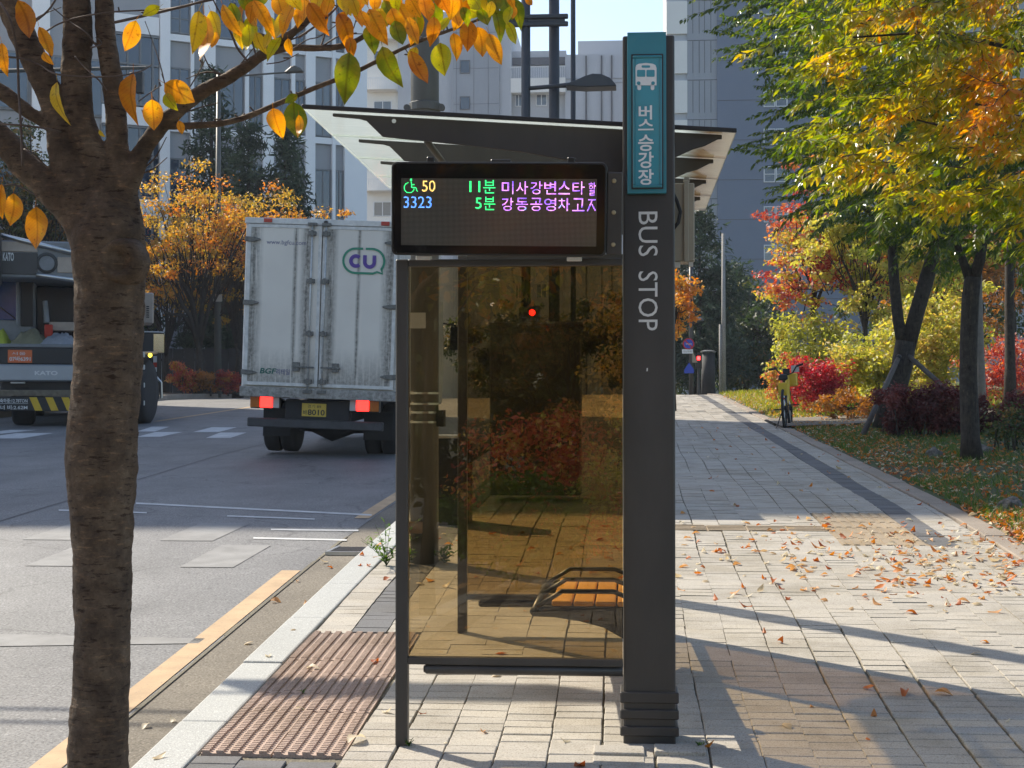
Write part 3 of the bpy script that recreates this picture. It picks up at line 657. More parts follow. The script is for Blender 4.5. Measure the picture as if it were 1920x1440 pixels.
mb = MB(); mb.tube([(gx(990), -.02, gzz(166)), (gx(1050), -.02, gzz(162)), (gx(1090), -.02, gzz(160))], [.028, .03, .045], 8); arm = mb.build('lamp_arm', M_darkpole, gt, smooth=True)
mb = MB(); prof = [(gx(1062), 162), (gx(1080), 156), (gx(1098), 148), (gx(1112), 144), (gx(1128), 145), (gx(1144), 152), (gx(1154), 163), (gx(1157), 168), (gx(1100), 169), (gx(1062), 166)]
mb.prism([(a, gzz(b)) for a, b in prof], lambda u, v, d: (u, d, v), -.16, .16); lh = mb.build('lamp_head', M_darkpole, arm, bevel=.03, seg=3)
mb = MB(); mb.box(gx(975), gx(1013), -.22, -.08, gzz(614), gzz(576)); mb.build('signal_housing', M_black, gt, bevel=.02)
M_red = emis('red_signal', (1., .02, .02), 9.)
mb = MB(); mb.disc_ring((gx(1000), -.23, gzz(588)), (0, -1, 0), [(.042, 0), (.035, .015)], 14); mb.build('red_lamp', M_red, gt)
sp = thing('slim_pole', 'slim dark pole standing right of the twin mast', 'pole', (XA(1075, 21), 21, gz(21)))
mb = MB(); mb.tube([(0, 0, -.1), (0, 0, ZA(-160, 21) - gz(21))], [.04, .034], 10); mb.build('pole', M_darkpole, sp, smooth=True)

# roadside cabinet seen through the brown glass
Yc = 13.2; cab = thing('utility_cabinet', 'dark louvred utility cabinet seen through the brown shelter glass', 'cabinet', (XA(1003, Yc), Yc, gz(Yc)))
w2 = (XA(1088, Yc) - XA(918, Yc)) / 2; hc = ZA(612, Yc, 1000) - gz(Yc); M_cab = simple('cabinet_paint', (.05, .05, .045), .5, 0, .15, 4)
mb = MB(); mb.box(-w2, w2, 0, .45, .06, hc); bd = mb.build('body', M_cab, cab, bevel=.01)
mb = MB(); mb.box(-w2 - .02, w2 + .02, -.02, .47, hc, hc + .04); mb.build('roof', M_cab, cab, bevel=.008)
mb = MB(); mb.box(-w2 + .03, w2 - .03, -.012, -.001, .12, hc - .06); dr = mb.build('door', M_cab, cab, bevel=.004)
for k in range(9):
    mb = MB(); mb.box(-w2 + .08, w2 - .08, -.03, -.013, .35 + k * .045, .372 + k * .045); mb.build('louvre', M_cab, dr)
mb = MB(); mb.box(w2 - .36, w2 - .12, -.016, -.0125, hc - .34, hc - .2); mb.build('notice', M_pole, dr)
Yc2 = 11.6; cab2 = thing('control_cabinet', 'narrow black control cabinet beside the olive grey pole', 'cabinet', (XA(845, Yc2), Yc2, gz(Yc2)))
mb = MB(); mb.box(-.14, .14, 0, .3, .0, ZA(822, Yc2, 845) - gz(Yc2)); mb.build('body', M_black, cab2, bevel=.01)
mb = MB(); mb.box(-.15, .15, -.01, .31, ZA(822, Yc2, 845) - gz(Yc2) + .001, ZA(816, Yc2, 845) - gz(Yc2)); mb.build('lid', M_steel, cab2, bevel=.004)

# ------------------------------------------------------------------ leaves and trees
def leaf_mesh(name, mats, w=.42, curl=.12, fold=.12, tip=1.35, tint=.5, seed=0, n=6):
    """a leaf 1 unit long hanging along -Z from the origin, facing -Y"""
    r_ = random.Random(seed); vs = []; fs = []; tw = r_.uniform(-.4, .4)
    for i in range(n + 1):
        t = i / n; wd = w * (math.sin(math.pi * t ** .82) ** .85) * (1 if t < .75 else (1 - (t - .75) * tip)); wd = max(wd, .004)
        y = curl * (t ** 2) * 1.3 - curl * .4 * math.sin(math.pi * t); a = tw * t
        for s in (-1, 0, 1):
            x = s * wd / 2; yy = y - abs(s) * fold * wd + a * x * 2 + (r_.uniform(-.025, .025) if s else 0)
            vs.append((x + .05 * math.sin(t * 2.6) * tw * 3, yy, -t))
    for i in range(n):
        for k in range(2): b = i * 3 + k; fs.append((b, b + 3, b + 4, b + 1))
    if n > 6:                                          # a stalk on the large leaves
        b = len(vs); vs += [(-.007, 0, .02), (.007, 0, .02), (.012 + tw * .1, .03, .20), (-.0 + tw * .1, .03, .20)]; fs.append((b, b + 1, b + 2, b + 3))
    me = mesh_np(name, vs, fs, mats, [0] * len(fs), [tint] * len(fs)); me.polygons.foreach_set('use_smooth', [True] * len(fs)); return me
def veined(name, c1, c2, c3):
    m, nt, n, l, b = nodes(name); tc = N(nt, 'ShaderNodeTexCoord'); s = N(nt, 'ShaderNodeSeparateXYZ'); l.new(tc.outputs['Object'], s.inputs[0])
    ax = N(nt, 'ShaderNodeMath', operation='ABSOLUTE'); l.new(s.outputs[0], ax.inputs[0])
    k1 = N(nt, 'ShaderNodeMath', operation='MULTIPLY'); k1.inputs[1].default_value = .75; l.new(ax.outputs[0], k1.inputs[0])
    ad = N(nt, 'ShaderNodeMath', operation='ADD'); l.new(k1.outputs[0], ad.inputs[0]); l.new(s.outputs[2], ad.inputs[1])
    k2 = N(nt, 'ShaderNodeMath', operation='MULTIPLY'); k2.inputs[1].default_value = 13; l.new(ad.outputs[0], k2.inputs[0])
    fr_ = N(nt, 'ShaderNodeMath', operation='FRACT'); l.new(k2.outputs[0], fr_.inputs[0])
    vein = ramp(nt, [(0, (.62, .55, .5)), (.10, (1, 1, 1)), (.9, (1, 1, 1)), (1, (.7, .6, .55))], fr_.outputs[0])
    mid = ramp(nt, [(0, (.6, .5, .4)), (.016, (.7, .6, .5)), (.03, (1, 1, 1))], ax.outputs[0])
    oi = N(nt, 'ShaderNodeObjectInfo'); cr = N(nt, 'ShaderNodeCombineXYZ'); l.new(oi.outputs['Random'], cr.inputs[0]); va = N(nt, 'ShaderNodeVectorMath', operation='MULTIPLY_ADD')
    va.inputs[1].default_value = (1, 1, 1); l.new(tc.outputs['Object'], va.inputs[0]); sc = N(nt, 'ShaderNodeVectorMath', operation='SCALE'); sc.inputs[3].default_value = 40; l.new(cr.outputs[0], sc.inputs[0]); l.new(sc.outputs[0], va.inputs[2])
    v = nz(nt, va.outputs[0], 2.4, 4, .6); base = ramp(nt, [(.3, c1), (.52, c2), (.72, c3)], v)
    sp_ = ramp(nt, [(.33, (.22, .11, .06)), (.39, (1, 1, 1))], nz(nt, va.outputs[0], 9, 4, .65))
    col = mix(nt, mix(nt, mix(nt, base.outputs[0], vein.outputs[0], .55, 'MULTIPLY'), mid.outputs[0], .8, 'MULTIPLY'), sp_.outputs[0], .6, 'MULTIPLY')
    l.new(col, b.inputs['Base Color']); b.inputs['Roughness'].default_value = .38; b.inputs['Specular IOR Level'].default_value = .45
    tr = N(nt, 'ShaderNodeBsdfTranslucent'); hs = N(nt, 'ShaderNodeHueSaturation'); hs.inputs['Saturation'].default_value = 1.12; hs.inputs['Value'].default_value = 1.35
    l.new(col, hs.inputs['Color']); l.new(hs.outputs[0], tr.inputs[0]); ms = N(nt, 'ShaderNodeMixShader'); ms.inputs[0].default_value = .55
    l.new(b.outputs[0], ms.inputs[1]); l.new(tr.outputs[0], ms.inputs[2]); l.new(ms.outputs[0], n['Material Output'].inputs[0]); return m
LC = {'o': veined('orange_leaf', (.62, .22, .02), (.70, .30, .03), (.62, .36, .04)), 'd': veined('rusty_leaf', (.42, .12, .015), (.52, .19, .02), (.45, .22, .03)),
      'y': veined('yellow_leaf', (.54, .36, .04), (.60, .40, .045), (.50, .40, .06)), 'g': veined('olive_green_leaf', (.10, .15, .012), (.18, .20, .015), (.34, .26, .02)), 'l': veined('lime_leaf', (.36, .36, .02), (.46, .40, .02), (.28, .32, .02))}
def bark_mat(name, c1, c2, c3, lent=True):
    m, nt, n, l, b = nodes(name); c = coord(nt, (10, 10, 46) if lent else (16, 16, 3)); c2_ = coord(nt)
    v = nz(nt, c, 2.4, 6, .7); v2 = nz(nt, c2_, 14, 8, .75); v3 = nz(nt, coord(nt, (1.2, 1.2, 1)), 60, 4, .7)
    base = ramp(nt, [(.32, c1), (.5, c2), (.70, c3)], v2); le = ramp(nt, [(.375, (.30, .24, .20)), (.435, (1, 1, 1)), (.57, (1, 1, 1)), (.64, (1.8, 1.65, 1.45))], v)
    l.new(mix(nt, base.outputs[0], le.outputs[0], .9, 'MULTIPLY'), b.inputs['Base Color']); b.inputs['Roughness'].default_value = .8; b.inputs['Specular IOR Level'].default_value = .25
    ad = N(nt, 'ShaderNodeMath', operation='ADD'); l.new(v, ad.inputs[0]); k = N(nt, 'ShaderNodeMath', operation='MULTIPLY'); k.inputs[1].default_value = .5; l.new(v3, k.inputs[0]); l.new(k.outputs[0], ad.inputs[1])
    bump(nt, ad.outputs[0], b, .55, .010); return m
M_bark = bark_mat('cherry_bark', (.040, .027, .018), (.088, .060, .040), (.165, .120, .080)); M_twig = simple('twig_bark', (.075, .05, .038), .7, 0, .3, 60, .3, 200)
M_bark2 = bark_mat('grey_bark', (.022, .018, .015), (.040, .033, .027), (.068, .056, .046), False)

# the big cherry at the front left
ct = thing('cherry_tree', 'close dark cherry trunk with ringed bark and large yellow and orange leaves', 'tree', Q(183, 1440, 3.5)); ct.location.z = gz(3.5)
CO = Vector(ct.location); ZT = 3.5
def C(px, py, Y=ZT): return Q(px, py, Y) - CO
def limb(pts, seg=14, rough=.12, nf=9., m=M_bark, name='limb', up=9, parent=ct, seed=0):
    P = [C(p[0], p[1], p[3] if len(p) > 3 else ZT) for p in pts]; r0 = [p[2] * .5 * (p[3] if len(p) > 3 else ZT) / FPX for p in pts]
    o, rr = [], []                                 # smooth the path
    for i in range(len(P) - 1):
        p0, p1, p2, p3 = P[max(i - 1, 0)], P[i], P[i + 1], P[min(i + 2, len(P) - 1)]
        for k in range(up):
            t = k / up; o.append(.5 * ((2 * p1) + (p2 - p0) * t + (2 * p0 - 5 * p1 + 4 * p2 - p3) * t * t + (3 * p1 - p0 - 3 * p2 + p3) * t ** 3)); rr.append(r0[i] + (r0[i + 1] - r0[i]) * t)
    o.append(P[-1]); rr.append(r0[-1])
    global mb
    mb = MB(); mb.tube(o, rr, seg, 0, rough, nf=nf, seed=seed); return mb.build(name, m, parent, smooth=True)
gy = P_((CO.x, 3.5, gz(3.5)))[1]
LIMBS = [[(180, gy + 30, 160), (181, gy - 40, 128), (184, 1440, 116), (188, 1320, 108), (192, 1180, 106), (192, 1030, 112), (190, 930, 126), (190, 860, 138), (194, 790, 134), (202, 700, 128), (204, 610, 130), (206, 540, 134), (205, 490, 142), (202, 440, 138), (196, 400, 112), (188, 360, 70)],
    [(196, 560, 84), (182, 480, 90), (146, 405, 74), (85, 345, 60), (40, 305, 54), (0, 255, 48), (-80, 190, 40)],
    [(205, 540, 90), (186, 430, 92), (150, 350, 78), (122, 290, 62), (112, 235, 52), (95, 180, 50), (68, 120, 52), (40, 60, 50), (10, 0, 44), (-20, -70, 40)],
    [(210, 500, 80), (212, 420, 86), (195, 335, 64), (165, 270, 56), (148, 210, 56), (143, 130, 58), (146, 60, 56), (140, -80, 50)],
    [(222, 540, 80), (233, 440, 78), (230, 360, 54), (222, 300, 44), (217, 210, 40), (208, 130, 40), (198, 60, 38), (192, -80, 34)],
    [(228, 440, 60), (234, 360, 50), (252, 320, 40), (270, 278, 34), (300, 238, 33), (335, 205, 30), (380, 172, 28), (430, 145, 25), (480, 112, 22), (520, 82, 20), (560, 52, 17), (600, 15, 14), (640, -40, 12)],
    [(-20, 160, 34), (20, 185, 30), (60, 215, 26), (105, 242, 26), (130, 262, 26)]]
mb = MB()
def curve_tube(pts, seg, up):
    P = [C(p[0], p[1], ZT) for p in pts]; r0 = [p[2] * .5 * ZT / FPX for p in pts]; o, rr = [], []
    for i in range(len(P) - 1):
        p0, p1, p2, p3 = P[max(i - 1, 0)], P[i], P[i + 1], P[min(i + 2, len(P) - 1)]
        for k in range(up):
            t = k / up; o.append(.5 * ((2 * p1) + (p2 - p0) * t + (2 * p0 - 5 * p1 + 4 * p2 - p3) * t * t + (3 * p1 - p0 - 3 * p2 + p3) * t ** 3)); rr.append(r0[i] + (r0[i + 1] - r0[i]) * t)
    o.append(P[-1]); rr.append(r0[-1]); mb.tube(o, rr, seg, 0, .05, nf=14, seed=len(pts))
for q in LIMBS: curve_tube(q, 24, 8)
trk = mb.build('trunk', M_bark, ct, smooth=True)           # trunk and main limbs grown together
rm = trk.modifiers.new('remesh', 'REMESH'); rm.mode = 'VOXEL'; rm.voxel_size = .0042; rm.use_smooth_shade = True
sm_ = trk.modifiers.new('smooth', 'SMOOTH'); sm_.factor = .5; sm_.iterations = 9
tx_ = bpy.data.textures.new('bark_relief', 'CLOUDS'); tx_.noise_scale = .022; tx_.noise_depth = 4; dp_ = trk.modifiers.new('relief', 'DISPLACE'); dp_.texture = tx_; dp_.strength = .006; dp_.mid_level = .5; dp_.texture_coords = 'LOCAL'
limb([(315, 236, 16), (350, 236, 13), (410, 232, 12), (460, 220, 11), (520, 195, 10), (590, 165, 9), (660, 138, 9), (720, 108, 8), (780, 80, 7), (840, 58, 6), (905, 34, 5), (950, 18, 4)], 10, .1, 20, seed=6)
limb([(490, 104, 14), (540, 90, 13), (600, 90, 12), (650, 84, 11), (700, 58, 9), (760, 24, 8), (820, -20, 7)], 10, .1, 20, seed=7)
TW = [[(-10, 232, 5), (40, 235, 5), (80, 240, 5), (115, 248, 6)], [(-5, 105, 5), (40, 110, 5), (75, 122, 4), (110, 140, 4), (200, 144, 4), (260, 135, 3), (285, 121, 2)], [(0, 350, 4), (30, 347, 4), (70, 368, 3)],
      [(85, 60, 4), (110, 45, 4), (150, 32, 4), (215, 22, 4), (300, 18, 4), (340, 12, 4), (400, 0, 3)], [(215, 42, 7), (260, 32, 7), (310, 20, 7), (360, 8, 6), (420, -10, 5)],
      [(322, 206, 4), (345, 180, 3), (370, 140, 3), (385, 112, 2)], [(322, 206, 4), (312, 170, 3), (300, 120, 3), (285, 75, 2), (272, 40, 2)], [(465, 115, 6), (445, 90, 6), (430, 55, 5), (410, 20, 4), (395, -10, 3)],
      [(480, 105, 5), (470, 70, 4), (455, 40, 4), (440, 5, 3)], [(560, 70, 6), (590, 50, 5), (615, 30, 5), (640, 5, 4)], [(180, 85, 4), (160, 60, 4), (130, 40, 3), (100, 15, 3)], [(0, 5, 6), (20, 40, 6), (32, 100, 6), (35, 170, 6), (40, 250, 6), (42, 312, 5)],
      [(45, 280, 5), (65, 290, 5), (88, 315, 4)], [(260, 190, 3), (290, 168, 3), (303, 160, 2)], [(60, 45, 5), (90, 20, 5), (110, -10, 4)], [(170, 90, 4), (190, 82, 4), (180, 70, 3)], [(640, 82, 4), (660, 60, 3), (672, 20, 3)],
      [(700, 60, 4), (720, 30, 4), (735, -10, 3)], [(770, 84, 4), (782, 40, 3), (790, -10, 3)], [(830, 60, 3), (850, 20, 3), (862, -15, 3)], [(895, 36, 3), (920, 10, 3)], [(500, 120, 3), (530, 115, 3), (560, 100, 2)], [(640, 150, 3), (655, 118, 3), (660, 100, 2)],
      [(760, 92, 3), (775, 112, 3), (790, 120, 2)], [(545, 95, 4), (575, 75, 3), (600, 68, 3), (640, 40, 2)], [(200, 170, 4), (185, 150, 4), (160, 128, 3), (140, 105, 3)]]
for i, t in enumerate(TW): limb([(a, b, c * .8, ZT - .05 - .1 * rng.random()) for a, b, c in t], 6, .12, 30, M_twig, 'twig', 4, seed=i)
for i in range(26):
    L_ = [(140, 200), (95, 180), (250, 330), (300, 238), (430, 145), (520, 82), (60, 330), (600, 90), (700, 60), (40, 60)][i % 10]; a = rng.uniform(-2.9, -.2); l = rng.uniform(45, 120); b_ = a + rng.gauss(0, .5); x1, y1 = L_[0] + math.cos(a) * l * .5, L_[1] + math.sin(a) * l * .5
    limb([(L_[0], L_[1], 4), (x1, y1, 3.2), (x1 + math.cos(b_) * l * .5, y1 + math.sin(b_) * l * .5, 1.6)], 5, .12, 30, M_twig, 'twig', 4, seed=i + 40)
for i in range(150):                                # bare spurs on the thin wood
    t = TW[i % len(TW)] if i % 3 else [(330, 236, 8), (460, 220, 8), (590, 165, 8), (720, 108, 8), (840, 58, 6)]
    k = rng.randrange(len(t) - 1); f = rng.random(); px, py = t[k][0] + (t[k + 1][0] - t[k][0]) * f, t[k][1] + (t[k + 1][1] - t[k][1]) * f
    a = rng.uniform(0, 6.28); L = rng.uniform(5, 15)
    if i < 70: limb([(px, py, 3), (px + math.cos(a) * L, py - abs(math.sin(a)) * L, 3.4), (px + math.cos(a) * L * 1.15, py - abs(math.sin(a)) * L * 1.15, 1.2)], 5, 0, 10, M_twig, 'spur', 1)
mb = MB(); kn = C(222, 488, ZT - .085)
mb.disc_ring(kn, (.06, -1, 0), [(.062, -.05), (.052, -.012), (.042, .006), (.032, .002), (.018, -.02)], 20); tag(mb.build('knot', M_bark, ct, smooth=True))
LEAVES = [(255, 38, 234, 95, 32, 'o'), (300, 12, 268, 30, 20, 'l'), (373, 20, 361, 93, 34, 'y'), (383, 28, 394, 116, 42, 'o'), (395, 20, 415, 72, 30, 'y'), (417, 8, 450, 70, 28, 'o'), (450, 38, 447, 86, 26, 'y'), (465, 45, 470, 97, 26, 'l'),
    (432, 5, 455, 62, 28, 'g'), (470, 28, 480, 90, 32, 'l'), (475, 0, 512, 62, 28, 'o'), (520, -12, 532, 42, 40, 'o'), (570, -8, 572, 42, 36, 'o'), (527, 70, 500, 112, 22, 'l'), (250, 137, 246, 225, 40, 'd'), (285, 186, 290, 247, 38, 'o'), (308, 156, 366, 192, 42, 'o'),
    (310, 175, 330, 206, 30, 'l'), (107, 153, 113, 228, 24, 'y'), (33, 0, 68, 76, 36, 'd'), (73, 50, 99, 107, 17, 'o'), (3, 80, 12, 139, 26, 'o'), (82, 97, 92, 121, 13, 'o'), (25, 362, 27, 424, 32, 'o'), (67, 387, 73, 466, 48, 'o'), (3, 345, 0, 408, 24, 'o'), (512, 203, 525, 255, 36, 'o'),
    (550, 190, 556, 262, 44, 'g'), (558, 178, 535, 194, 21, 'g'), (655, 98, 646, 190, 48, 'g'), (717, 87, 741, 158, 42, 'g'), (770, 95, 796, 163, 34, 'd'), (825, 80, 835, 142, 48, 'l'), (880, 38, 876, 93, 48, 'd'), (850, 62, 856, 108, 26, 'o'), (895, 50, 912, 108, 34, 'o'), (917, 62, 940, 122, 28, 'o'),
    (845, 8, 900, 26, 30, 'l'), (925, 15, 943, 72, 28, 'g'), (950, 40, 973, 83, 20, 'l'), (945, -5, 960, 38, 42, 'g'), (692, 17, 724, 80, 38, 'o'), (634, 25, 663, 88, 34, 'd'), (740, 38, 752, 88, 44, 'g'), (790, 25, 770, 85, 28, 'o'), (765, -10, 788, 30, 30, 'o'), (815, 5, 815, 52, 42, 'g'), (720, 0, 735, 38, 42, 'g'),
    (675, 20, 690, 52, 24, 'o'), (660, -5, 672, 30, 24, 'y'), (690, 48, 700, 96, 30, 'g'), (900, 8, 915, 50, 32, 'g'), (620, -8, 612, 30, 30, 'o'), (598, 12, 610, 48, 26, 'd'), (640, -12, 650, 26, 30, 'y'), (705, -14, 700, 24, 32, 'o'), (860, -10, 872, 34, 34, 'd'), (835, -12, 850, 24, 30, 'o'), (745, -14, 740, 22, 30, 'l'), (880, -14, 905, 20, 32, 'l'),
    (505, 60, 498, 92, 20, 'y'), (540, 72, 546, 104, 18, 'o'), (480, 60, 492, 98, 22, 'y'), (405, 60, 402, 92, 22, 'o'), (586, -14, 600, 16, 26, 'd'), (780, 88, 772, 122, 26, 'y'), (655, 70, 664, 104, 22, 'd'), (560, 215, 566, 258, 20, 'o'), (335, 226, 342, 252, 14, 'o'), (186, 244, 196, 256, 16, 'y'), (540, -20, 556, 18, 28, 'y'), (920, -20, 936, 24, 32, 'g'), (800, -22, 806, 16, 30, 'g'), (455, -20, 470, 24, 28, 'g'), (955, -8, 962, 14, 20, 'o'), (985, -6, 1000, 10, 14, 'd')]
for _ in range(46):
    a = rng.uniform(425, 965); b = rng.uniform(-30, 34) - (12 if a > 850 else 0); LEAVES.append((a, b, a + rng.gauss(6, 16), b + rng.uniform(26, 60), rng.uniform(18, 40), rng.choice('ooodyygll')))
lm = {}
for i, (x0, y0, x1, y1, w, c) in enumerate(LEAVES):
    Y = ZT - .10 - .35 * rng.random(); a, b = Q(x0, y0, Y), Q(x1, y1, Y); L = (b - a).length * 1.04; wr = max(.3, min(.62, w * Y / FPX / L)); key = (c, round(wr * 12), i % 4)
    if key not in lm: lm[key] = leaf_mesh('leaf', [LC[c]], round(wr * 12) / 12 * 1.02, (-.10, .14, .34, -.28)[i % 4], .08 + .1 * (i % 3), 1.2, .5, i, 9)
    zax = -(b - a).normalized(); fy = Vector((rng.uniform(-.45, .45), 1, rng.uniform(-.3, .3))); xax = fy.cross(zax).normalized(); yax = zax.cross(xax)
    Mx = Matrix((xax, yax, zax)).transposed().to_4x4(); Mx.translation = a - CO
    inst('leaf', lm[key], ct, Mx @ Matrix.Scale(L, 4))

# --- generic trees
def arr_leaves(pos, tipdir, nrm, L, W, tint):
    """pos (n,3) leaf bases, tipdir, nrm unit arrays, lengths, widths -> two quads folded on the midrib"""
    n = len(pos); side_ = np.cross(tipdir, nrm); side_ /= np.linalg.norm(side_, axis=1, keepdims=True) + 1e-9
    L = L[:, None]; W = W[:, None]
    m1 = pos + tipdir * L * .40 - nrm * W * .10; m2 = pos + tipdir * L - nrm * L * .10
    l1 = pos + tipdir * L * .30 - side_ * W * .5; r1 = pos + tipdir * L * .30 + side_ * W * .5; l2 = pos + tipdir * L * .66 - side_ * W * .36; r2 = pos + tipdir * L * .66 + side_ * W * .36
    V = np.stack([pos, l1, l2, m2, r2, r1], 1).reshape(-1, 3); b = np.arange(n)[:, None] * 6
    F = np.concatenate([b + np.array([[0, 1, 2, 3]]), b + np.array([[0, 3, 4, 5]])], 1).reshape(-1, 4)
    return V, F, np.repeat(tint, 2)
def unit(a): return a / (np.linalg.norm(a, axis=1, keepdims=True) + 1e-9)
def cloud(centers, radii, n, L, flat=.7, up=.5, droop=.5, tints=None, rs=nr, surf=.5, tj=.18):
    """leaf clumps: centers (k,3), radii (k,)"""
    k = len(centers); idx = rs.randint(0, k, n); d = unit(rs.normal(size=(n, 3))); r = rs.rand(n) ** surf
    p = centers[idx] + d * (r * radii[idx])[:, None] * np.array([1, 1, flat])
    nrm = unit(d * .5 + rs.normal(size=(n, 3)) * .6 + np.array([0, 0, up])); tip = rs.normal(size=(n, 3)) + np.array([0, 0, -droop]); tip = unit(tip - nrm * np.sum(tip * nrm, 1, keepdims=True))
    l = L * rs.uniform(.65, 1.25, n); t = (tints[idx] if tints is not None else np.full(n, .5)) + rs.normal(size=n) * tj
    return p, tip, nrm, l, l * rs.uniform(.42, .6, n), np.clip(t, 0, 1)
def tree(name, label, cat, x, y, h, tr, m_leaf, m_bark, crown, n, L, seed, group=None, base_dz=0., trunk_top=.55, forks=5, lean=0., flat=.7, droop=.5, nclump=40, tint=(.2, .8), twigs=True, up=.5, lawn=True, tintf=None, part='crown'):
    """crown: list of ellipsoids (dx, dy, z, rx, ry, rz) relative to the base"""
    rs = np.random.RandomState(seed); zb = (lawn_z(x, y) if x > 2.75 and lawn else gz(y)) + base_dz; t = thing(name, label, cat, (x, y, zb), group=group)
    cs, rr, ti = [], [], []
    vol = [e[3] * e[4] * e[5] for e in crown]; 
    for i in range(nclump):
        e = crown[rs.choice(len(crown), p=np.array(vol) / sum(vol))]; d = unit(rs.normal(size=(1, 3)))[0]; r = rs.uniform(.35, .95)
        c = np.array([e[0] + d[0] * e[3] * r, e[1] + d[1] * e[4] * r, e[2] + d[2] * e[5] * r]); cs.append(c); rr.append(rs.uniform(.22, .42) * min(e[3], e[4], max(e[5], .3)) ** .8); ti.append(rs.uniform(*tint) if tintf is None else tintf(c, rs))
    cs, rr, ti = np.array(cs), np.array(rr), np.array(ti)
    global mb
    mb = MB(); top = h * trunk_top
    if tr:
        pts = [(lean * top * k / 5 + rs.normal() * tr * .2 * (k > 0), rs.normal() * tr * .2 * (k > 0), -.1 + (top + .1) * k / 5) for k in range(6)]
        mb.tube(pts, [tr * (1.25 if k == 0 else 1 - .09 * k) for k in range(6)], 10, 0, .12, nf=5, seed=seed)
        bk = Vector(pts[-1])
        for i in range(forks):
            e = cs[rs.randint(len(cs))]; q = Vector(e); mid = bk.lerp(q, .5) + Vector((rs.normal() * .1, rs.normal() * .1, abs(rs.normal()) * .15 * h * .2)); st = Vector(pts[4 if i % 2 else 5])
            mb.tube([st, st.lerp(mid, .5) + Vector((0, 0, .05 * h)), mid, q], [tr * .5, tr * .38, tr * .25, tr * .07], 6, 0, .1, nf=5)
        if twigs:
            for e in cs:
                q = Vector(e); s = bk.lerp(q, rs.uniform(.25, .6)) + Vector((rs.normal(), rs.normal(), rs.normal())) * .08 * h * .3
                mb.tube([s, s.lerp(q, .5) + Vector((0, 0, .03 * h)), q], [tr * .13, tr * .09, tr * .03], 4, 0)
        mb.build('trunk', m_bark, t, smooth=True)
    A = cloud(cs, rr, n, L, flat, up, droop, ti, rs); V, F, T = arr_leaves(*A)
    tag(inst(part, mesh_arr(part, V, F, [m_leaf], T), t), kind='stuff'); return t
F_zel = foliage('zelkova_foliage', [(0, (.030, .055, .008)), (.30, (.08, .125, .013)), (.5, (.23, .24, .02)), (.68, (.38, .27, .02)), (.85, (.50, .22, .02)), (1, (.48, .15, .03))], .55, .28, .8)
F_orange = foliage('orange_foliage', [(0, (.16, .14, .035)), (.3, (.36, .25, .06)), (.65, (.46, .26, .07)), (1, (.46, .17, .05))], .5)
F_red = foliage('red_foliage', [(0, (.22, .045, .04)), (.4, (.40, .08, .06)), (.65, (.48, .18, .085)), (.85, (.45, .30, .08)), (1, (.36, .34, .06))], .45)
F_crim = foliage('crimson_foliage', [(0, (.20, .03, .03)), (.5, (.40, .045, .06)), (1, (.46, .13, .08))], .45)
F_yel = foliage('yellow_green_foliage', [(0, (.12, .15, .03)), (.4, (.29, .30, .06)), (.75, (.44, .40, .09)), (1, (.42, .30, .09))], .5)
F_maroon = foliage('maroon_foliage', [(0, (.05, .012, .012)), (.5, (.12, .025, .025)), (1, (.20, .05, .04))], .35)
F_pine = foliage('pine_foliage', [(0, (.018, .035, .018)), (.6, (.035, .060, .030)), (1, (.07, .10, .05))], .2, .55, .4)
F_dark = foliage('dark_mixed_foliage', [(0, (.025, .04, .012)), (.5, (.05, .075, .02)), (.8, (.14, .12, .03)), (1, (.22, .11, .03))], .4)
F_brown = foliage('russet_foliage', [(0, (.10, .06, .025)), (.5, (.27, .13, .04)), (1, (.38, .17, .05))], .45)
rs0 = np.random.RandomState(77); cc_ = []
while len(cc_) < 90:
    q = np.array([rs0.uniform(-3.6, 1.2), rs0.uniform(.8, 5.2), rs0.uniform(2.4, 5.2)])
    if q[2] > 1.715 + .285 * q[1] + .55 and ((q[0] + 1.2) / 2.5) ** 2 + ((q[1] - 3.2) / 2.4) ** 2 < 1: cc_.append(q)
while len(cc_) < 150:                                   # clumps added out of view over the carriageway to shade the near ground
    q = np.array([rs0.uniform(-4.4, -2.3), rs0.uniform(3.4, 7.0), rs0.uniform(2.7, 5.2)])
    if q[0] < -.47 * q[1] - .35 and q[1] < 4.7 + .70 * (q[2] - .5): cc_.append(q)
cc_ = np.array(cc_); A_ = cloud(cc_, np.full(150, .36), 9500, .10, .8, .4, .6, rs0.uniform(.25, .9, 150), rs0); V_, F_, T_ = arr_leaves(*A_)
tag(inst('crown', mesh_arr('crown', V_ - np.array(CO), F_, [F_orange], T_), ct), kind='stuff')
F_weed = foliage('weed_foliage', [(0, (.04, .09, .012)), (1, (.12, .20, .03))], .45)
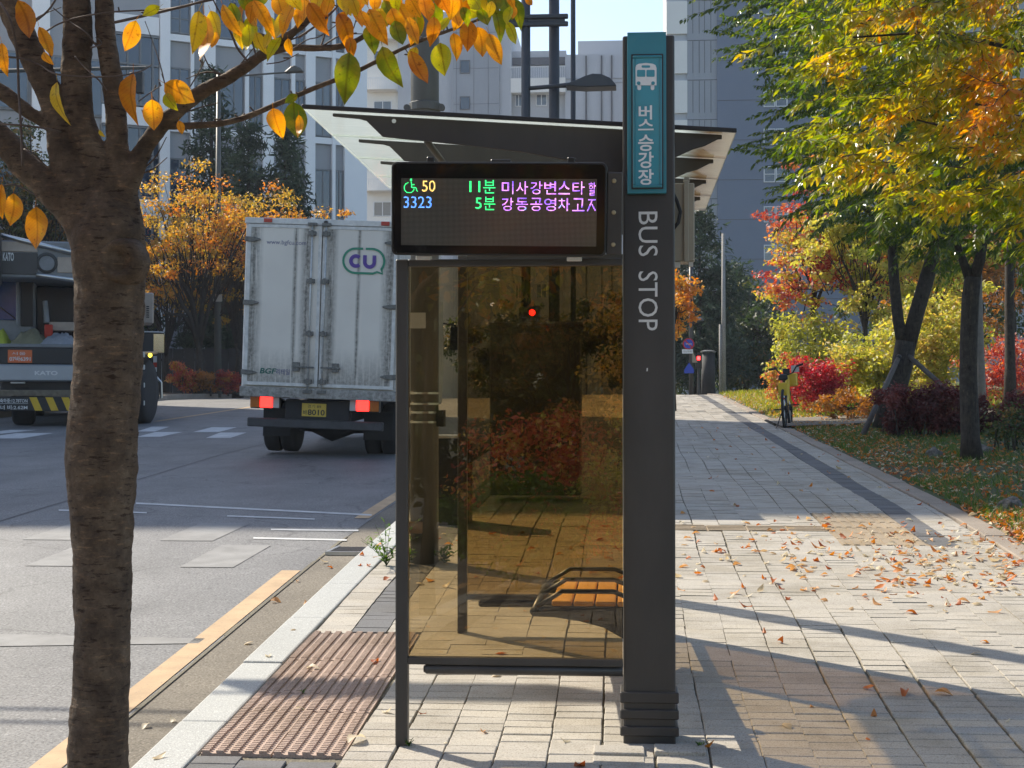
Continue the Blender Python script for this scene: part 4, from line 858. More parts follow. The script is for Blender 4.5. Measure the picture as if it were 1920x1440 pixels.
# --- zelkovas on the right: limbs, drooping sprays of alternate leaves, the largest leaves as parts
zl_pool = []
def zelkova(label, x, y, base_px, limbs, sprays, L, seed, tr, tintf, npl, vis=True, trunk_pts=None):
    rs = np.random.RandomState(seed); zb = lawn_z(x, y); t = thing('zelkova_tree', label, 'tree', (x, y, zb), group='zelkova trees on the lawn'); o = Vector(t.location)
    global mb
    mb = MB()
    for pts in limbs:
        P = [Q(a, b, c) - o for a, b, r, c in pts]; rr = [r * c / FPX / 2 * .86 for a, b, r, c in pts]; mb.tube(P, rr, 12, 0, .10, nf=7, seed=seed)
    mb.build('trunk', M_bark2, t, smooth=True)
    pos, tip, nrm, ln, wd, ti = [], [], [], [], [], []
    tw = MB()
    for (sx, sy, sY, ex, ey, eY) in sprays:
        a, b = np.array(Q(sx, sy, sY)), np.array(Q(ex, ey, eY)); d = b - a; n = max(6, int(np.linalg.norm(d) / (L * .26))); ph = rs.uniform(0, 6)
        dn = d / np.linalg.norm(d); sd_ = np.cross(dn, [0, 0, 1]); sd_ /= np.linalg.norm(sd_) + 1e-9
        pts = []
        for k in range(n):
            f = (k + .5) / n; p = a + d * f + np.array([0, 0, -1]) * (f * f) * .12 * np.linalg.norm(d) + rs.normal(size=3) * .01; pts.append(p)
            for s in ((-1, 1) if k % 3 else (1, -1, 0)):
                q = dn * .75 + sd_ * s * .75 + np.array([0, 0, -.45 - .3 * rs.rand()]) + rs.normal(size=3) * .28; q /= np.linalg.norm(q)
                nn = np.array([0, 0, 1.]) + rs.normal(size=3) * .42 + sd_ * s * .25; nn -= q * nn.dot(q); nn /= np.linalg.norm(nn)
                pos.append(p + sd_ * s * .006); tip.append(q); nrm.append(nn); l = L * rs.uniform(.6, 1.2) * (1 - .25 * f); ln.append(l); wd.append(l * rs.uniform(.34, .44)); ti.append(min(1, max(0, tintf(p, rs) + rs.normal() * .10)))
        tw.tube([Vector(p) - o for p in (pts[::3] + [pts[-1]])], [.0045 * (1 - .7 * i / (len(pts) / 3 + 1)) for i in range(len(pts[::3]) + 1)], 4)
    tag(tw.build('twig', M_twig, t), kind='stuff')
    A = [np.array(v) for v in (pos, tip, nrm, ln, wd, ti)]
    px = np.array([P_(p) for p in A[0]]); vis_ = (px[:, 0] > 1270) & (px[:, 0] < 1915) & (px[:, 1] > 2) & (px[:, 1] < 560)
    size = np.where(vis_, A[3] / px[:, 2] - .002 * rs.rand(len(px)), -1); order = np.argsort(-size); solo_ = set(order[:npl].tolist()) if npl else set()
    keep = np.array([i not in solo_ for i in range(len(px))])
    V, F, T = arr_leaves(*[v[keep] for v in A]); tag(inst('foliage', mesh_arr('foliage', V - np.array(o), F, [F_zel], T), t), kind='stuff')
    var = {}
    for i in solo_:
        c = round(A[5][i] * 10); wr = round(A[4][i] / A[3][i] * 10)
        if (c, wr) not in var: var[(c, wr)] = leaf_mesh('leaf', [F_zel], wr / 10 * 1.1, .10, .12, 1.4, c / 10, c * 7 + wr, 4)
        zax = -Vector(A[1][i]); yax = -Vector(A[2][i]); xax = yax.cross(zax).normalized(); yax = zax.cross(xax)
        Mx = Matrix((xax, yax, zax)).transposed().to_4x4(); Mx.translation = Vector(A[0][i]) - o; inst('leaf', var[(c, wr)], t, Mx @ Matrix.Scale(A[3][i], 4))
    return t
def make_sprays(n, region, seed, Y0, Y1, ln=(60, 150)):
    """region(px,py)->bool; sprays reach left and a little down"""
    rs = random.Random(seed); out = []
    while len(out) < n:
        px, py = rs.uniform(1320, 2080), rs.uniform(-140, 520)
        if not region(px, py): continue
        Y = rs.uniform(Y0, Y1); l = rs.uniform(*ln); an = rs.gauss(200, 32); ex, ey = px + l * math.cos(R(an)), py - l * math.sin(R(an)) * .6
        out.append((px, py, Y, ex, ey, Y + rs.uniform(-.9, .5)))
    return out
# photo outline of the crowns: the left edge runs in and out
edge = [(-140, 1310), (0, 1330), (60, 1370), (110, 1410), (150, 1440), (180, 1430), (215, 1500), (245, 1430), (290, 1410), (320, 1460), (380, 1480), (400, 1580), (450, 1640), (480, 1700), (520, 1920)]
def inside(px, py):
    for (a, xa), (b, xb) in zip(edge, edge[1:]):
        if a <= py < b: return px > xa + (xb - xa) * (py - a) / (b - a) + 35
    return False
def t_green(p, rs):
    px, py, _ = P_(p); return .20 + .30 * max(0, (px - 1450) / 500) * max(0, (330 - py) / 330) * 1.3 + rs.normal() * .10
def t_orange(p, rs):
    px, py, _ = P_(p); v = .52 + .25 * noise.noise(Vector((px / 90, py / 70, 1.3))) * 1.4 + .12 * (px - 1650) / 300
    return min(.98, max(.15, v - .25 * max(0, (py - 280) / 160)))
xA, yA = XA(1672, 24), 24.; xB, yB = XA(1818, 17.6), 17.6
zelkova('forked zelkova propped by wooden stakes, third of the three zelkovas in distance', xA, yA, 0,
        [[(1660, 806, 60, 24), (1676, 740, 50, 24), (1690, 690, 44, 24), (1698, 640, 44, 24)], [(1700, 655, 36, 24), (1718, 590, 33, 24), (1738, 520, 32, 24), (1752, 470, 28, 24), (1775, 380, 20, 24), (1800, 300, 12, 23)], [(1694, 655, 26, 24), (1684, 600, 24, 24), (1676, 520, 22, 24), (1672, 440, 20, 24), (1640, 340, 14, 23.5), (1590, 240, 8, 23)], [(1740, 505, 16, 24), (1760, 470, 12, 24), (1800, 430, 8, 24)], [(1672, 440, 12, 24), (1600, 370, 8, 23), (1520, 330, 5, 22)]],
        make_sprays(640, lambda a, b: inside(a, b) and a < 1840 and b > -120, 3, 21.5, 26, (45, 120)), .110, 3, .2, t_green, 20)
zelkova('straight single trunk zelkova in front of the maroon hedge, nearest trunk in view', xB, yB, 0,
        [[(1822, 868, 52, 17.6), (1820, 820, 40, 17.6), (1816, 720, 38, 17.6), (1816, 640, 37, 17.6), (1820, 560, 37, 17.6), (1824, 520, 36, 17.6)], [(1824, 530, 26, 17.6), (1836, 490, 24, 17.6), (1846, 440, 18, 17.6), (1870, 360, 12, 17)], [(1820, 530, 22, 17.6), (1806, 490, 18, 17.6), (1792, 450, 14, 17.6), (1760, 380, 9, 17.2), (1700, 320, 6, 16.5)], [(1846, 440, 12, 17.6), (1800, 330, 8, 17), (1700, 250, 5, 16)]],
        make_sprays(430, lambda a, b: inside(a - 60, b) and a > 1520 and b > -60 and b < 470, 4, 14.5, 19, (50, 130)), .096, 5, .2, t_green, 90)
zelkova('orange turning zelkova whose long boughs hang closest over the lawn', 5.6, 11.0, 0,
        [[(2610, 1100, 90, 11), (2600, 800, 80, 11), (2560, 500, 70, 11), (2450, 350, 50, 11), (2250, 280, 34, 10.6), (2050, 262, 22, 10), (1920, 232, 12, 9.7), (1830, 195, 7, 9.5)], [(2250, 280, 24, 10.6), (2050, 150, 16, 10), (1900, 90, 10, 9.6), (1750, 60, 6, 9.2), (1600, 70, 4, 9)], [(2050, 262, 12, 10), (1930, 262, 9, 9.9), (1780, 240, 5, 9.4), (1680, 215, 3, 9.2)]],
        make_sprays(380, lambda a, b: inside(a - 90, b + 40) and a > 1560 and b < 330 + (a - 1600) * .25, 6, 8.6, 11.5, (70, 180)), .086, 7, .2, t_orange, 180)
# stakes that prop the forked tree
M_stake = simple('weathered_stake', (.10, .085, .075), .85, 0, .3, 20, .3, 60)
for i, (a, b, lab) in enumerate((((1606, 828, 22.2), (1686, 668, 23.85), 'grey wooden stake leaning on the forked zelkova, foot by the path'), ((1634, 806, 24.6), (1690, 672, 24.1), 'dark wooden stake leaning close against the forked zelkova trunk'), ((1812, 752, 23.4), (1700, 664, 23.9), 'long wooden stake sloping down to the hedge from the forked zelkova'))):
    st = thing('tree_stake', lab, 'stake', Q(*a), group='stakes propping the zelkova'); mb = MB(); A_, B_ = Vector((0, 0, -.1)), Q(*b) - Q(*a)
    mb.tube([A_, A_.lerp(B_, .5), B_], [.044, .042, .038], 9, 0, .1, nf=8); mb.build('post', M_stake, st, smooth=True)
    mb = MB(); mb.tube([B_ * .965, B_ * .985], [.046, .046], 9); mb.build('rope_binding', M_rubber, st)

# --- autumn trees and shrubs beyond the bicycle
def clump(name, label, cat, px, py, Y, rx, rz_, m, n, L, seed, ry=None, tint=(.2, .8), group=None, nclump=30, dz=0., stems=True, flat=.8):
    x = XA(px, Y); z = (lawn_z(x, Y) if x > 2.75 else gz(Y)) + dz; return tree(name, label, cat, x, Y, rz_ * 2, .03 if stems else 0, m, M_bark2, [(0, 0, rz_ * 1.02, rx, ry or rx, rz_)], n, L, seed, group, dz, .35, 6, 0, flat, .4, nclump, tint, True)
clump('burning_bush', 'round scarlet bush right beside the yellow bicycle', 'shrub', 1532, 780, 30, .64, .64, F_crim, 5000, .075, 21, nclump=60)
clump('clipped_bush', 'small orange red bush directly behind the bicycle handlebars', 'shrub', 1470, 770, 33, .40, .62, F_red, 2400, .07, 22, tint=(.5, 1), nclump=40)
clump('yellow_shrub', 'feathery yellow green shrub behind the scarlet bush', 'shrub', 1648, 770, 31, 1.25, 1.0, F_yel, 7000, .10, 23, tint=(.35, .85), nclump=70, flat=.6)
clump('yellow_shrub', 'taller golden shrub showing between the two zelkova trunks', 'shrub', 1760, 765, 30, 1.1, 1.15, F_yel, 6500, .10, 24, tint=(.4, .95), nclump=70, flat=.6)
clump('yellow_shrub', 'olive yellow shrub under the red maple', 'shrub', 1520, 745, 36, 1.1, 1.15, F_yel, 5500, .10, 25, tint=(.25, .7), nclump=60)
clump('russet_shrub', 'dull russet shrub low in front of the golden shrub', 'shrub', 1590, 800, 27.2, .75, .30, F_brown, 2600, .06, 26, tint=(.3, .9), nclump=40)
clump('russet_shrub', 'weeping crimson shrub near the thin grey trunk', 'shrub', 1890, 730, 28, .9, .75, F_red, 4200, .07, 27, tint=(.1, .6), nclump=50)
clump('ground_shrub', 'leafy green undergrowth patch at the foot of the scarlet bush', 'shrub', 1600, 800, 28.4, .8, .2, F_weed, 1800, .06, 28, nclump=40)
def hedge(name, label, x0, x1, y, h, m, n, seed, slope=0., dpt=.6):
    rs = np.random.RandomState(seed); xc = (x0 + x1) / 2; t = thing(name, label, 'hedge', (xc, y, lawn_z(xc, y))); k = int((x1 - x0) * 26)
    cs = np.stack([rs.uniform(x0, x1, k) - xc, rs.uniform(-dpt / 2, dpt / 2, k), h * rs.uniform(.15, .95, k)], 1); rr = rs.uniform(.13, .24, k)
    A = cloud(cs, rr, n, .055, .9, .5, .2, rs.uniform(.1, .9, k), rs); V, F, T = arr_leaves(*A); tag(inst('foliage', mesh_arr('foliage', V, F, [m], T), t), kind='stuff')
    global mb
    mb = MB()
    for i in range(k): 
        q = Vector(cs[i]); mb.tube([(q.x + rs.normal() * .05, q.y, -.05), q], [.012, .005], 4)
    tag(mb.build('stem', M_bark2, t), kind='stuff'); return t
hedge('maroon_hedge', 'dark maroon clipped hedge behind the two zelkova trunks', XA(1655, 22), XA(2000, 22) , 22.0, .62, F_maroon, 20000, 31, dpt=.9)
hedge('low_hedge', 'dull green low hedge running at the lawn edge on the far right', XA(1860, 18.8), XA(2150, 18.8), 18.8, .55, F_dark, 4000, 32, dpt=.8)
def tt(n, l, px, Y, h, tr, m, cr, cnt, L, seed, **k):
    x = XA(px, Y); return tree(n, l, 'tree', x, Y, h, tr, m, k.pop('bark', M_bark2), cr, cnt, L, seed, k.pop('group', None), **k)
tt('maple_tree', 'scarlet maple in front of the grey tower, above the bicycle', 1525, 37, 6.6, .10, F_red, [(-.1, 0, 3.5, 1.5, 1.4, 2.1), (.9, 0, 3.3, 1.2, 1.2, 1.7), (.1, 0, 5.4, 1.0, .9, .8)], 9500, .11, 41, trunk_top=.4, tint=(.28, 1.1), nclump=110, flat=.3)
tt('yellow_tree', 'bright lime yellow tree overlapping the scarlet maple', 1625, 35, 5.2, .09, F_yel, [(0, 0, 3.3, 1.8, 1.3, 2.0), (-.4, 0, 4.7, 1.1, .8, .8)], 9900, .11, 42, trunk_top=.4, tint=(.4, .8), nclump=70, flat=.5)
tt('yellow_tree', 'golden olive tree behind the forked zelkova and golden shrub', 1745, 38, 5.6, .09, F_yel, [(0, 0, 3.2, 1.9, 1.3, 2.1)], 8500, .12, 57, trunk_top=.4, tint=(.3, 1), nclump=80, flat=.5)
tt('russet_tree', 'russet tree filling the gap between the zelkova trunks', 1770, 44, 7.0, .12, F_brown, [(0, 0, 3.6, 2.0, 1.6, 2.6)], 9000, .13, 43, trunk_top=.5, tint=(.3, 1), nclump=80)
tt('russet_tree', 'tall russet tree deepest in the grove on the right', 1900, 46, 8.0, .13, F_brown, [(0, 0, 4.2, 2.2, 1.6, 3.0)], 9000, .13, 44, trunk_top=.5, tint=(.1, .8), nclump=80)
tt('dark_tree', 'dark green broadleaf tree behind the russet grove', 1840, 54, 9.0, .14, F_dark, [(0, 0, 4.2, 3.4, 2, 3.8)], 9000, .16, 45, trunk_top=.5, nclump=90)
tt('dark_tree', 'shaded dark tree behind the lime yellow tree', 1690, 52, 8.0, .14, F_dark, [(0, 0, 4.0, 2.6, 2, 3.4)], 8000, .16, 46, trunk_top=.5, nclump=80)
tt('bare_tree', 'slender pale grey trunk standing between the straight zelkova and the hedge', 1838, 26, 5.0, .085, F_brown, [(.1, 0, 4.3, .8, .8, .7)], 700, .08, 47, trunk_top=.85, nclump=24, bark=simple('pale_bark', (.17, .15, .13), .85, 0, .3, 12, .4, 40))
tt('young_tree', 'thin dark trunk at the far right edge of the grove', 1894, 27, 5.0, .10, F_brown, [(.1, 0, 4.3, .9, .9, .8)], 900, .08, 48, trunk_top=.85, nclump=24)
tt('orange_tree', 'small orange tree peeping out behind the sign pillar', 1262, 33, 3.6, .07, F_orange, [(0, 0, 2.3, .62, .7, .8)], 2600, .10, 49, trunk_top=.5, tint=(.5, 1), nclump=40, lawn=False)
# evergreens past the crest
def pine(n, l, px, Y, py_top, w, seed, m=F_pine, cnt=9500, base=None, group=None):
    x = XA(px, Y); zb = gz(Y); h = ZA(py_top, Y, px) - zb; rs = np.random.RandomState(seed); t = thing(n, l, 'tree', (x, Y, zb), group=group); cs, rr, ti = [], [], []
    tiers = 15
    for i in range(tiers):
        f = i / (tiers - 1); z = h * (.18 + .80 * f); rad = w * (1 - f) ** .75 * rs.uniform(.8, 1.15) + .12
        for k in range(max(4, int(13 * (1 - f) + 3))):
            a = rs.uniform(0, 6.28); r = rad * rs.uniform(.35, 1.); cs.append((r * math.cos(a), r * math.sin(a), z - r * .12)); rr.append(.26 * w * rs.uniform(.7, 1.3) + .08); ti.append(rs.uniform(.1, .9))
    global mb
    mb = MB(); mb.tube([(0, 0, -.2), (0, 0, h * .97)], [.035 * h * .6, .02], 8, 0, .1)
    for c in cs[::2]: mb.tube([(0, 0, c[2] + .1), c], [.03, .01], 4)
    mb.build('trunk', M_bark2, t)
    A = cloud(np.array(cs), np.array(rr), cnt, .34, .75, .3, -.2, np.array(ti), rs); A = list(A); A[4] = A[3] * .24; V, F, T = arr_leaves(*A)
    tag(inst('crown', mesh_arr('crown', V, F, [m], T), t), kind='stuff'); return t
pine('pine_tree', 'hazy blue green pine behind the beige control box', 1312, 62, 395, 2.3, 51, F_pine, 9000)
pine('pine_tree', 'darker pine behind the pale concrete pole', 1385, 70, 505, 2.4, 52, F_pine, 8000)
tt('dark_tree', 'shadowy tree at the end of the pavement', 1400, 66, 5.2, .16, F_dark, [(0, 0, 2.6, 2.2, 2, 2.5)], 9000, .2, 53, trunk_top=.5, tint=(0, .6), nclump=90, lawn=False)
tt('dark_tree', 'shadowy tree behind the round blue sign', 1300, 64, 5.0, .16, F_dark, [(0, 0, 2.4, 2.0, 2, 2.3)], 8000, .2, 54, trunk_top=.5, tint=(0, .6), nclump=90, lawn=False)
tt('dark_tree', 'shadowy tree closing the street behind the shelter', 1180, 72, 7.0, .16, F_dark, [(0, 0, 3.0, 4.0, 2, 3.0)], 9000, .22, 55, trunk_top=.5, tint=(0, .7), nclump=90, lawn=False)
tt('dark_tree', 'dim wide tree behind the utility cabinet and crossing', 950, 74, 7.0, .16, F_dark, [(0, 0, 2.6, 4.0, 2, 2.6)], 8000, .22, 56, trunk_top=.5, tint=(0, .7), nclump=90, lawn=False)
# across the road
tt('orange_cherry', 'orange cherry tree across the road, left of the delivery truck', 372, 49, 7.2, .17, F_orange, [(-.5, 0, 5.9, 2.3, 2, 2.1), (1.6, 0, 5.2, 1.5, 1.5, 1.6), (-1.2, 0, 3.8, 1.3, 1.5, 1.4)], 6500, .12, 61, trunk_top=.26, forks=10, tint=(.2, .95), nclump=90, flat=.5, lawn=False)
tt('orange_cherry', 'orange cherry tree across the road, half hidden by the delivery truck', 446, 51, 6.8, .17, F_orange, [(.3, 0, 5.7, 2.1, 2, 1.9), (2.6, 0, 5.4, 1.9, 1.5, 1.2), (-.8, 0, 3.4, 1.3, 1.5, 1.0)], 6500, .12, 62, trunk_top=.26, forks=10, tint=(.25, 1), nclump=90, flat=.5, lawn=False)
tt('orange_cherry', 'golden cherry tree behind the crane, right of the near trunk', 312, 53, 5.6, .15, F_orange, [(0, 0, 4.6, 1.9, 2, 2.4)], 5500, .12, 63, trunk_top=.3, forks=8, tint=(.2, .7), nclump=80, flat=.5, lawn=False)
tt('autumn_tree', 'mixed green and red tree rising above the crane', 60, 56, 11.5, .2, F_dark, [(0, 0, 7.6, 3.2, 2.5, 3.4)], 9000, .17, 64, trunk_top=.4, tint=(.3, 1), nclump=90, lawn=False)
tt('autumn_tree', 'reddish tree behind the near cherry fork', 200, 60, 9.5, .18, F_red, [(0, 0, 6.2, 2.0, 2, 2.4)], 5000, .15, 65, trunk_top=.4, tint=(.1, .6), nclump=60, lawn=False)
tt('dark_tree', 'dark tree low behind the crane cab', 120, 58, 7.5, .18, F_dark, [(0, 0, 3.6, 4.5, 2, 3.4)], 9000, .18, 66, trunk_top=.4, tint=(.1, .7), nclump=90, lawn=False)
pine('pine_tree', 'tall dark pine with the street lamp standing before it', 395, 60, 130, 1.9, 71)
pine('pine_tree', 'broad dark pine behind the orange cherry trees', 465, 58, 232, 1.9, 72)
pine('pine_tree', 'dark pine at the left end of the shelter roof', 533, 58, 240, 1.8, 73)
clump('autumn_bush', 'coral red bush on the verge across the road', 'shrub', 342, 742, 48, .55, .50, F_red, 2200, .08, 74, tint=(.3, .8), dz=.05)
clump('autumn_bush', 'brownish red bush under the orange cherry trees', 'shrub', 395, 740, 48.5, .8, .36, F_brown, 2200, .08, 75, tint=(.3, 1), dz=.05)
clump('autumn_bush', 'pinkish bush beside the delivery truck on the far verge', 'shrub', 428, 738, 49, .5, .42, F_red, 1800, .08, 76, tint=(.0, .5), dz=.05)
M_fence = simple('dark_fence_boards', (.03, .03, .032), .8, 0, .3, 8)
fe = thing('board_fence', 'dark board fence behind the trees across the road', 'fence', (XA(330, 55), 55, gz(55)))
for k in range(34):
    mb = MB(); mb.box(-6 + k * .42, -6 + k * .42 + .40, -.02, .02, 0, 1.75 + .03 * (k % 2)); mb.build('plank', M_fence, fe)
mb = MB(); mb.box(-6, 8.2, .025, .08, .4, .5); mb.box(-6, 8.2, .025, .08, 1.3, 1.4); mb.build('rail', M_fence, fe)

# reflected in the brown glass: shrubs and trees behind the photographer
for i, (x, y, lab, m, cr, n) in enumerate(((-1.75, -1.6, 'olive cherry tree overhanging the kerb, reflected in the shelter glass', F_zel, [(-.6, 0, 3.75, 2.9, 2.0, 1.3)], 6000), (1.4, -14, 'orange tree reflected in the shelter glass', F_orange, [(0, 0, 4.0, 2.2, 2, 2.4)], 7000), (-1.2, -19, 'wide green tree reflected in the shelter glass', F_dark, [(0, 0, 4.0, 3.2, 2, 3.6)], 9000), (3.6, -10, 'red tree on the verge, reflected in the dark display board', F_red, [(0, 0, 3.0, 1.8, 1.8, 2.2)], 6000))):
    tree('street_tree', lab, 'tree', x, y, 6.5, .09 if i else .07, m, M_bark2, cr, n, .12, 81 + i, None, 0, .4, 6, 0, .5, .5, 70, (.2, 1), lawn=False)
for i, (x, y, rx, h) in enumerate(((-6.5, -22, 4.5, 4.6), (-1.5, -25, 5.0, 5.2), (4.5, -24, 4.5, 4.8), (-4.0, -29, 6, 6.0), (2.2, -30, 6, 6.0))):
    tree('dark_tree', ('dark evergreen mass behind the kerb trees', 'tallest dark evergreen closing the pavement behind', 'dark evergreen on the verge side behind', 'rear evergreen filling the gap on the road side', 'rear evergreen filling the gap on the verge side')[i], 'tree', x, y, 10, .2, F_dark, M_bark2, [(0, 0, h, rx, 2.5, h)], 9500, .46, 101 + i, None, -.3, .4, 6, 0, .7, .5, 90, (0, .6), lawn=False)
for i, (x, y, lab, m, r_) in enumerate(((-1.3, -6.2, 'bright green planting reflected low in the shelter glass', F_weed, (1.1, .75)), (-1.2, -10, 'low red planting reflected in the shelter glass', F_red, (1.4, 1.25)), (.2, -13, 'yellow bush reflected in the shelter glass', F_yel, (1.5, 1.5)))):
    tree('planting', lab, 'shrub', x, y, r_[1] * 2, .02, m, M_bark2, [(0, 0, r_[1], r_[0], r_[0], r_[1])], 5000, .09, 91 + i, None, 0, .3, 6, 0, .8, .3, 40, (.2, .9), lawn=False)
# ------------------------------------------------------------------ buildings
M_pilaster = simple('pale_cladding', (.80, .82, .84), .5, 0, .04, .6); M_panel = simple('grey_cladding', (.30, .31, .33), .5, 0, .06, .5)
M_pane = simple('window_glass', (.035, .05, .075), .06, 0, .3, .7, spec=.9); _nt = M_pane.node_tree; _oi = N(_nt, 'ShaderNodeObjectInfo'); _r = ramp(_nt, [(0, (.02, .035, .06)), (.55, (.045, .065, .095)), (.8, (.10, .12, .14)), (1, (.24, .23, .20))], _oi.outputs['Random']); _nt.links.new(_r.outputs[0], _nt.nodes['Principled BSDF'].inputs['Base Color'])  # random base tones paint curtains and uneven reflections into the panes
M_mull = simple('window_frame_grey', (.16, .17, .18), .5)
M_wallw = simple('pale_render', (.78, .75, .69), .8, 0, .05, .3); M_wallg = simple('grey_render', (.46, .47, .49), .8, 0, .06, .3); M_wallm = simple('mid_grey_render', (.32, .335, .36), .8, 0, .06, .3); M_wallb = simple('slate_blue_render', (.17, .20, .26), .8, 0, .05, .3)
M_rail = simple('white_rail', (.7, .7, .7), .5); M_jt = simple('panel_joint', (.12, .12, .13), .8)
U = Vector((.857, .515, 0)); Nn = Vector((.515, -.857, 0)); P0 = Vector((XA(530, 66), 66, 0))
def tpx(px):
    d = ray(px, 765); k = d.x / d.y; return (P0.x - k * P0.y) / (k * U.y - U.x)
ob = thing('office_block', 'pale office block with grey panels and tall windows across the road', 'building', (P0.x, P0.y, gz(66)), (0, 0, math.atan2(U.y, U.x)))
OZ = gz(66); FH = 3.92; WT = 16.4 - OZ
mb = MB(); mb.box(-8.0, tpx(686), .12, 14, -.5, 20); mb.build('wall', M_panel, ob)
mb = MB(); mb.box(-32, -8.01, .12, 14, -.5, 17.6); mb.build('low_wing', M_panel, ob)
bays = [(297, 316, 'p'), (316, 355, 'w'), (355, 361, 'p'), (361, 380, 'w'), (380, 401, 'p'), (401, 457, 'w'), (457, 464, 'p'), (464, 491, 'w'), (491, 511, 'p'), (511, 544, 'w'), (544, 551, 'p'), (551, 571, 'w'), (571, 589, 'p'), (589, 621, 'w'), (621, 627, 'p'), (627, 644, 'w'), (644, 686, 'p')]
for a, b, k in bays:
    t0, t1 = tpx(a), tpx(b)
    if k == 'p':
        mb = MB(); mb.box(t0, t1, -.10, .119, 0, 20.2); o_ = mb.build('pilaster', M_pilaster, ob)
        continue
    for f in range(-3, 2):
        z1 = WT + FH * f; z0 = z1 - 2.45
        if z0 < .2: continue
        mb = MB(); e = .07
        for q in ((t0, t0 + e, z0, z1), (t1 - e, t1, z0, z1), (t0 + e, t1 - e, z1 - e, z1), (t0 + e, t1 - e, z0, z0 + e)): mb.box(q[0], q[1], .02, .118, q[2], q[3])
        mb.box((t0 + t1) / 2 - .03 + .2 * (t1 - t0 > 1), (t0 + t1) / 2 + .03 + .2 * (t1 - t0 > 1), .03, .116, z0 + e, z1 - e); mb.box(t0 + e, t1 - e, .035, .115, z0 + .62, z0 + .68)
        w_ = mb.build('window', M_mull, ob); mb = MB(); mb.box(t0 + e, t1 - e, .06, .10, z0 + e, z1 - e); mb.build('pane', M_pane, w_)
        mb = MB(); mb.box(t0, t1, -.05, .118, z0 - .34, z0 - .06); mb.build('ledge', M_pilaster, ob)
t0, t1 = tpx(296), -7.95
for f in range(-3, 1):                         # glazed stair bay
    z1 = WT + 1.2 + FH * f; mb = MB(); ts = [t1 + (t0 - t1) * k / 9 for k in range(10)][::2]
    for q in ts: mb.box(q - .04, q + .04, -.02, .118, max(.2, z1 - FH + .9), z1)
    for q in (z1 - .05, z1 - 1.3, z1 - FH + .9): mb.box(t1, t0, -.03, .117, q, q + .08)
    w_ = mb.build('window', M_mull, ob); mb = MB(); mb.box(t1 + .02, t0 - .02, .05, .10, max(.2, z1 - FH + .95), z1 - .06); mb.build('pane', M_pane, w_)
    mb = MB(); mb.box(t1, t0, -.01, .118, z1 + .07, z1 + .85); mb.build('spandrel', M_pilaster, ob)
for k in range(7):
    t = -7.6 - 3.2 * (k + 1); mb = MB(); mb.box(t, t + .7, -.10, .119, 0, 17.8); mb.build('pilaster', M_pilaster, ob)
    for f in range(-3, 1):
        z1 = WT + FH * f; mb = MB(); mb.box(t + .8, t + 3.1, .02, .118, z1 - 2.45, z1); w_ = mb.build('window', M_mull, ob); mb = MB(); mb.box(t + .9, t + 3.0, .0, .019, z1 - 2.35, z1 - .1); mb.build('pane', M_pane, w_)
mb = MB(); mb.box(-8, tpx(686), -.06, .1, 20.3, 20.8); mb.build('parapet', M_pilaster, ob)

ab = thing('apartment_block', 'grey stepped apartment block with white balconies behind the shelter roof', 'building', (XA(900, 110), 110, gz(110)))
AX = lambda px, Y=110: XA(px, Y) - ab.location.x
AZ = lambda py, Y=110: ZA(py, Y, 930) - ab.location.z
def vol(name, px0, px1, pyt, y, m, parent=ab, dpt=12):
    global mb
    mb = MB(); mb.box(AX(px0, 110 + y), AX(px1, 110 + y), y, y + dpt, -1, AZ(pyt, 110 + y)); return mb.build(name, m, parent)
def win(parent, px0, px1, py0, py1, y, m=M_rail, two=True, e=.06):
    global mb
    a, b, z1, z0 = AX(px0, 110 + y), AX(px1, 110 + y), AZ(py0, 110 + y), AZ(py1, 110 + y); mb = MB()
    for q in ((a, a + e, z0, z1), (b - e, b, z0, z1), (a + e, b - e, z1 - e, z1), (a + e, b - e, z0, z0 + e)): mb.box(q[0], q[1], y - .08, y - .002, q[2], q[3])
    if two: mb.box((a + b) / 2 - e / 2, (a + b) / 2 + e / 2, y - .079, y - .003, z0 + e, z1 - e)
    w_ = mb.build('window', m, parent); mb = MB(); mb.box(a + e, b - e, y - .04, y - .004, z0 + e, z1 - e); mb.build('pane', M_pane, w_)
vol('wall', 684, 745, -60, .5, M_wallw); vol('wall', 745, 772, -60, .2, M_wallg); vol('wall', 770, 850, 20, .6, M_wallg); vol('wall', 849, 936, 20, 0, M_wallm); vol('wall', 935, 959, 28, .3, M_wallg)
vol('wall', 958, 1062, 97, 1.2, M_wallg); vol('wall', 1060, 1170, 105, .6, M_wallg); vol('roof_box', 1084, 1180, 80, 3, M_wallg, dpt=6)
for k in range(12):                               # storeys of the balcony bays; the photo shows two of them
    o_ = k * 95 - 95
    mb = MB(); mb.box(AX(686), AX(743), -.6, .49, AZ(205 + o_ - 38), AZ(166 + o_)); mb.build('balcony', M_wallw, ab) if AZ(205 + o_) > 0 else None
    if AZ(205 + o_) > 0:
        win(ab, 700, 734, 186 + o_, 214 + o_, .5)
        mb = MB(); 
        for j in range(18): xx = AX(686) + (AX(743) - AX(686)) * j / 17; mb.box(xx - .02, xx + .02, -.59, -.55, AZ(165.5 + o_), AZ(146 + o_))
        mb.box(AX(686), AX(743), -.6, -.54, AZ(146 + o_), AZ(144.5 + o_)); tag(mb.build('balcony_railing', M_rail, ab))
for k in range(9):
    o_ = k * 68 - 68 + 0
    if AZ(137 + o_) > 0 and AZ(112 + o_) < AZ(25): win(ab, 862, 881, 112 + o_, 137 + o_, 0, M_jt, False)
for k in range(9):
    py = 60 + 67 * k
    if AZ(py) > 0: mb = MB(); mb.box(AX(850), AX(935), -.02, -.001, AZ(py + .6), AZ(py)); mb.build('panel_joint', M_jt, ab)
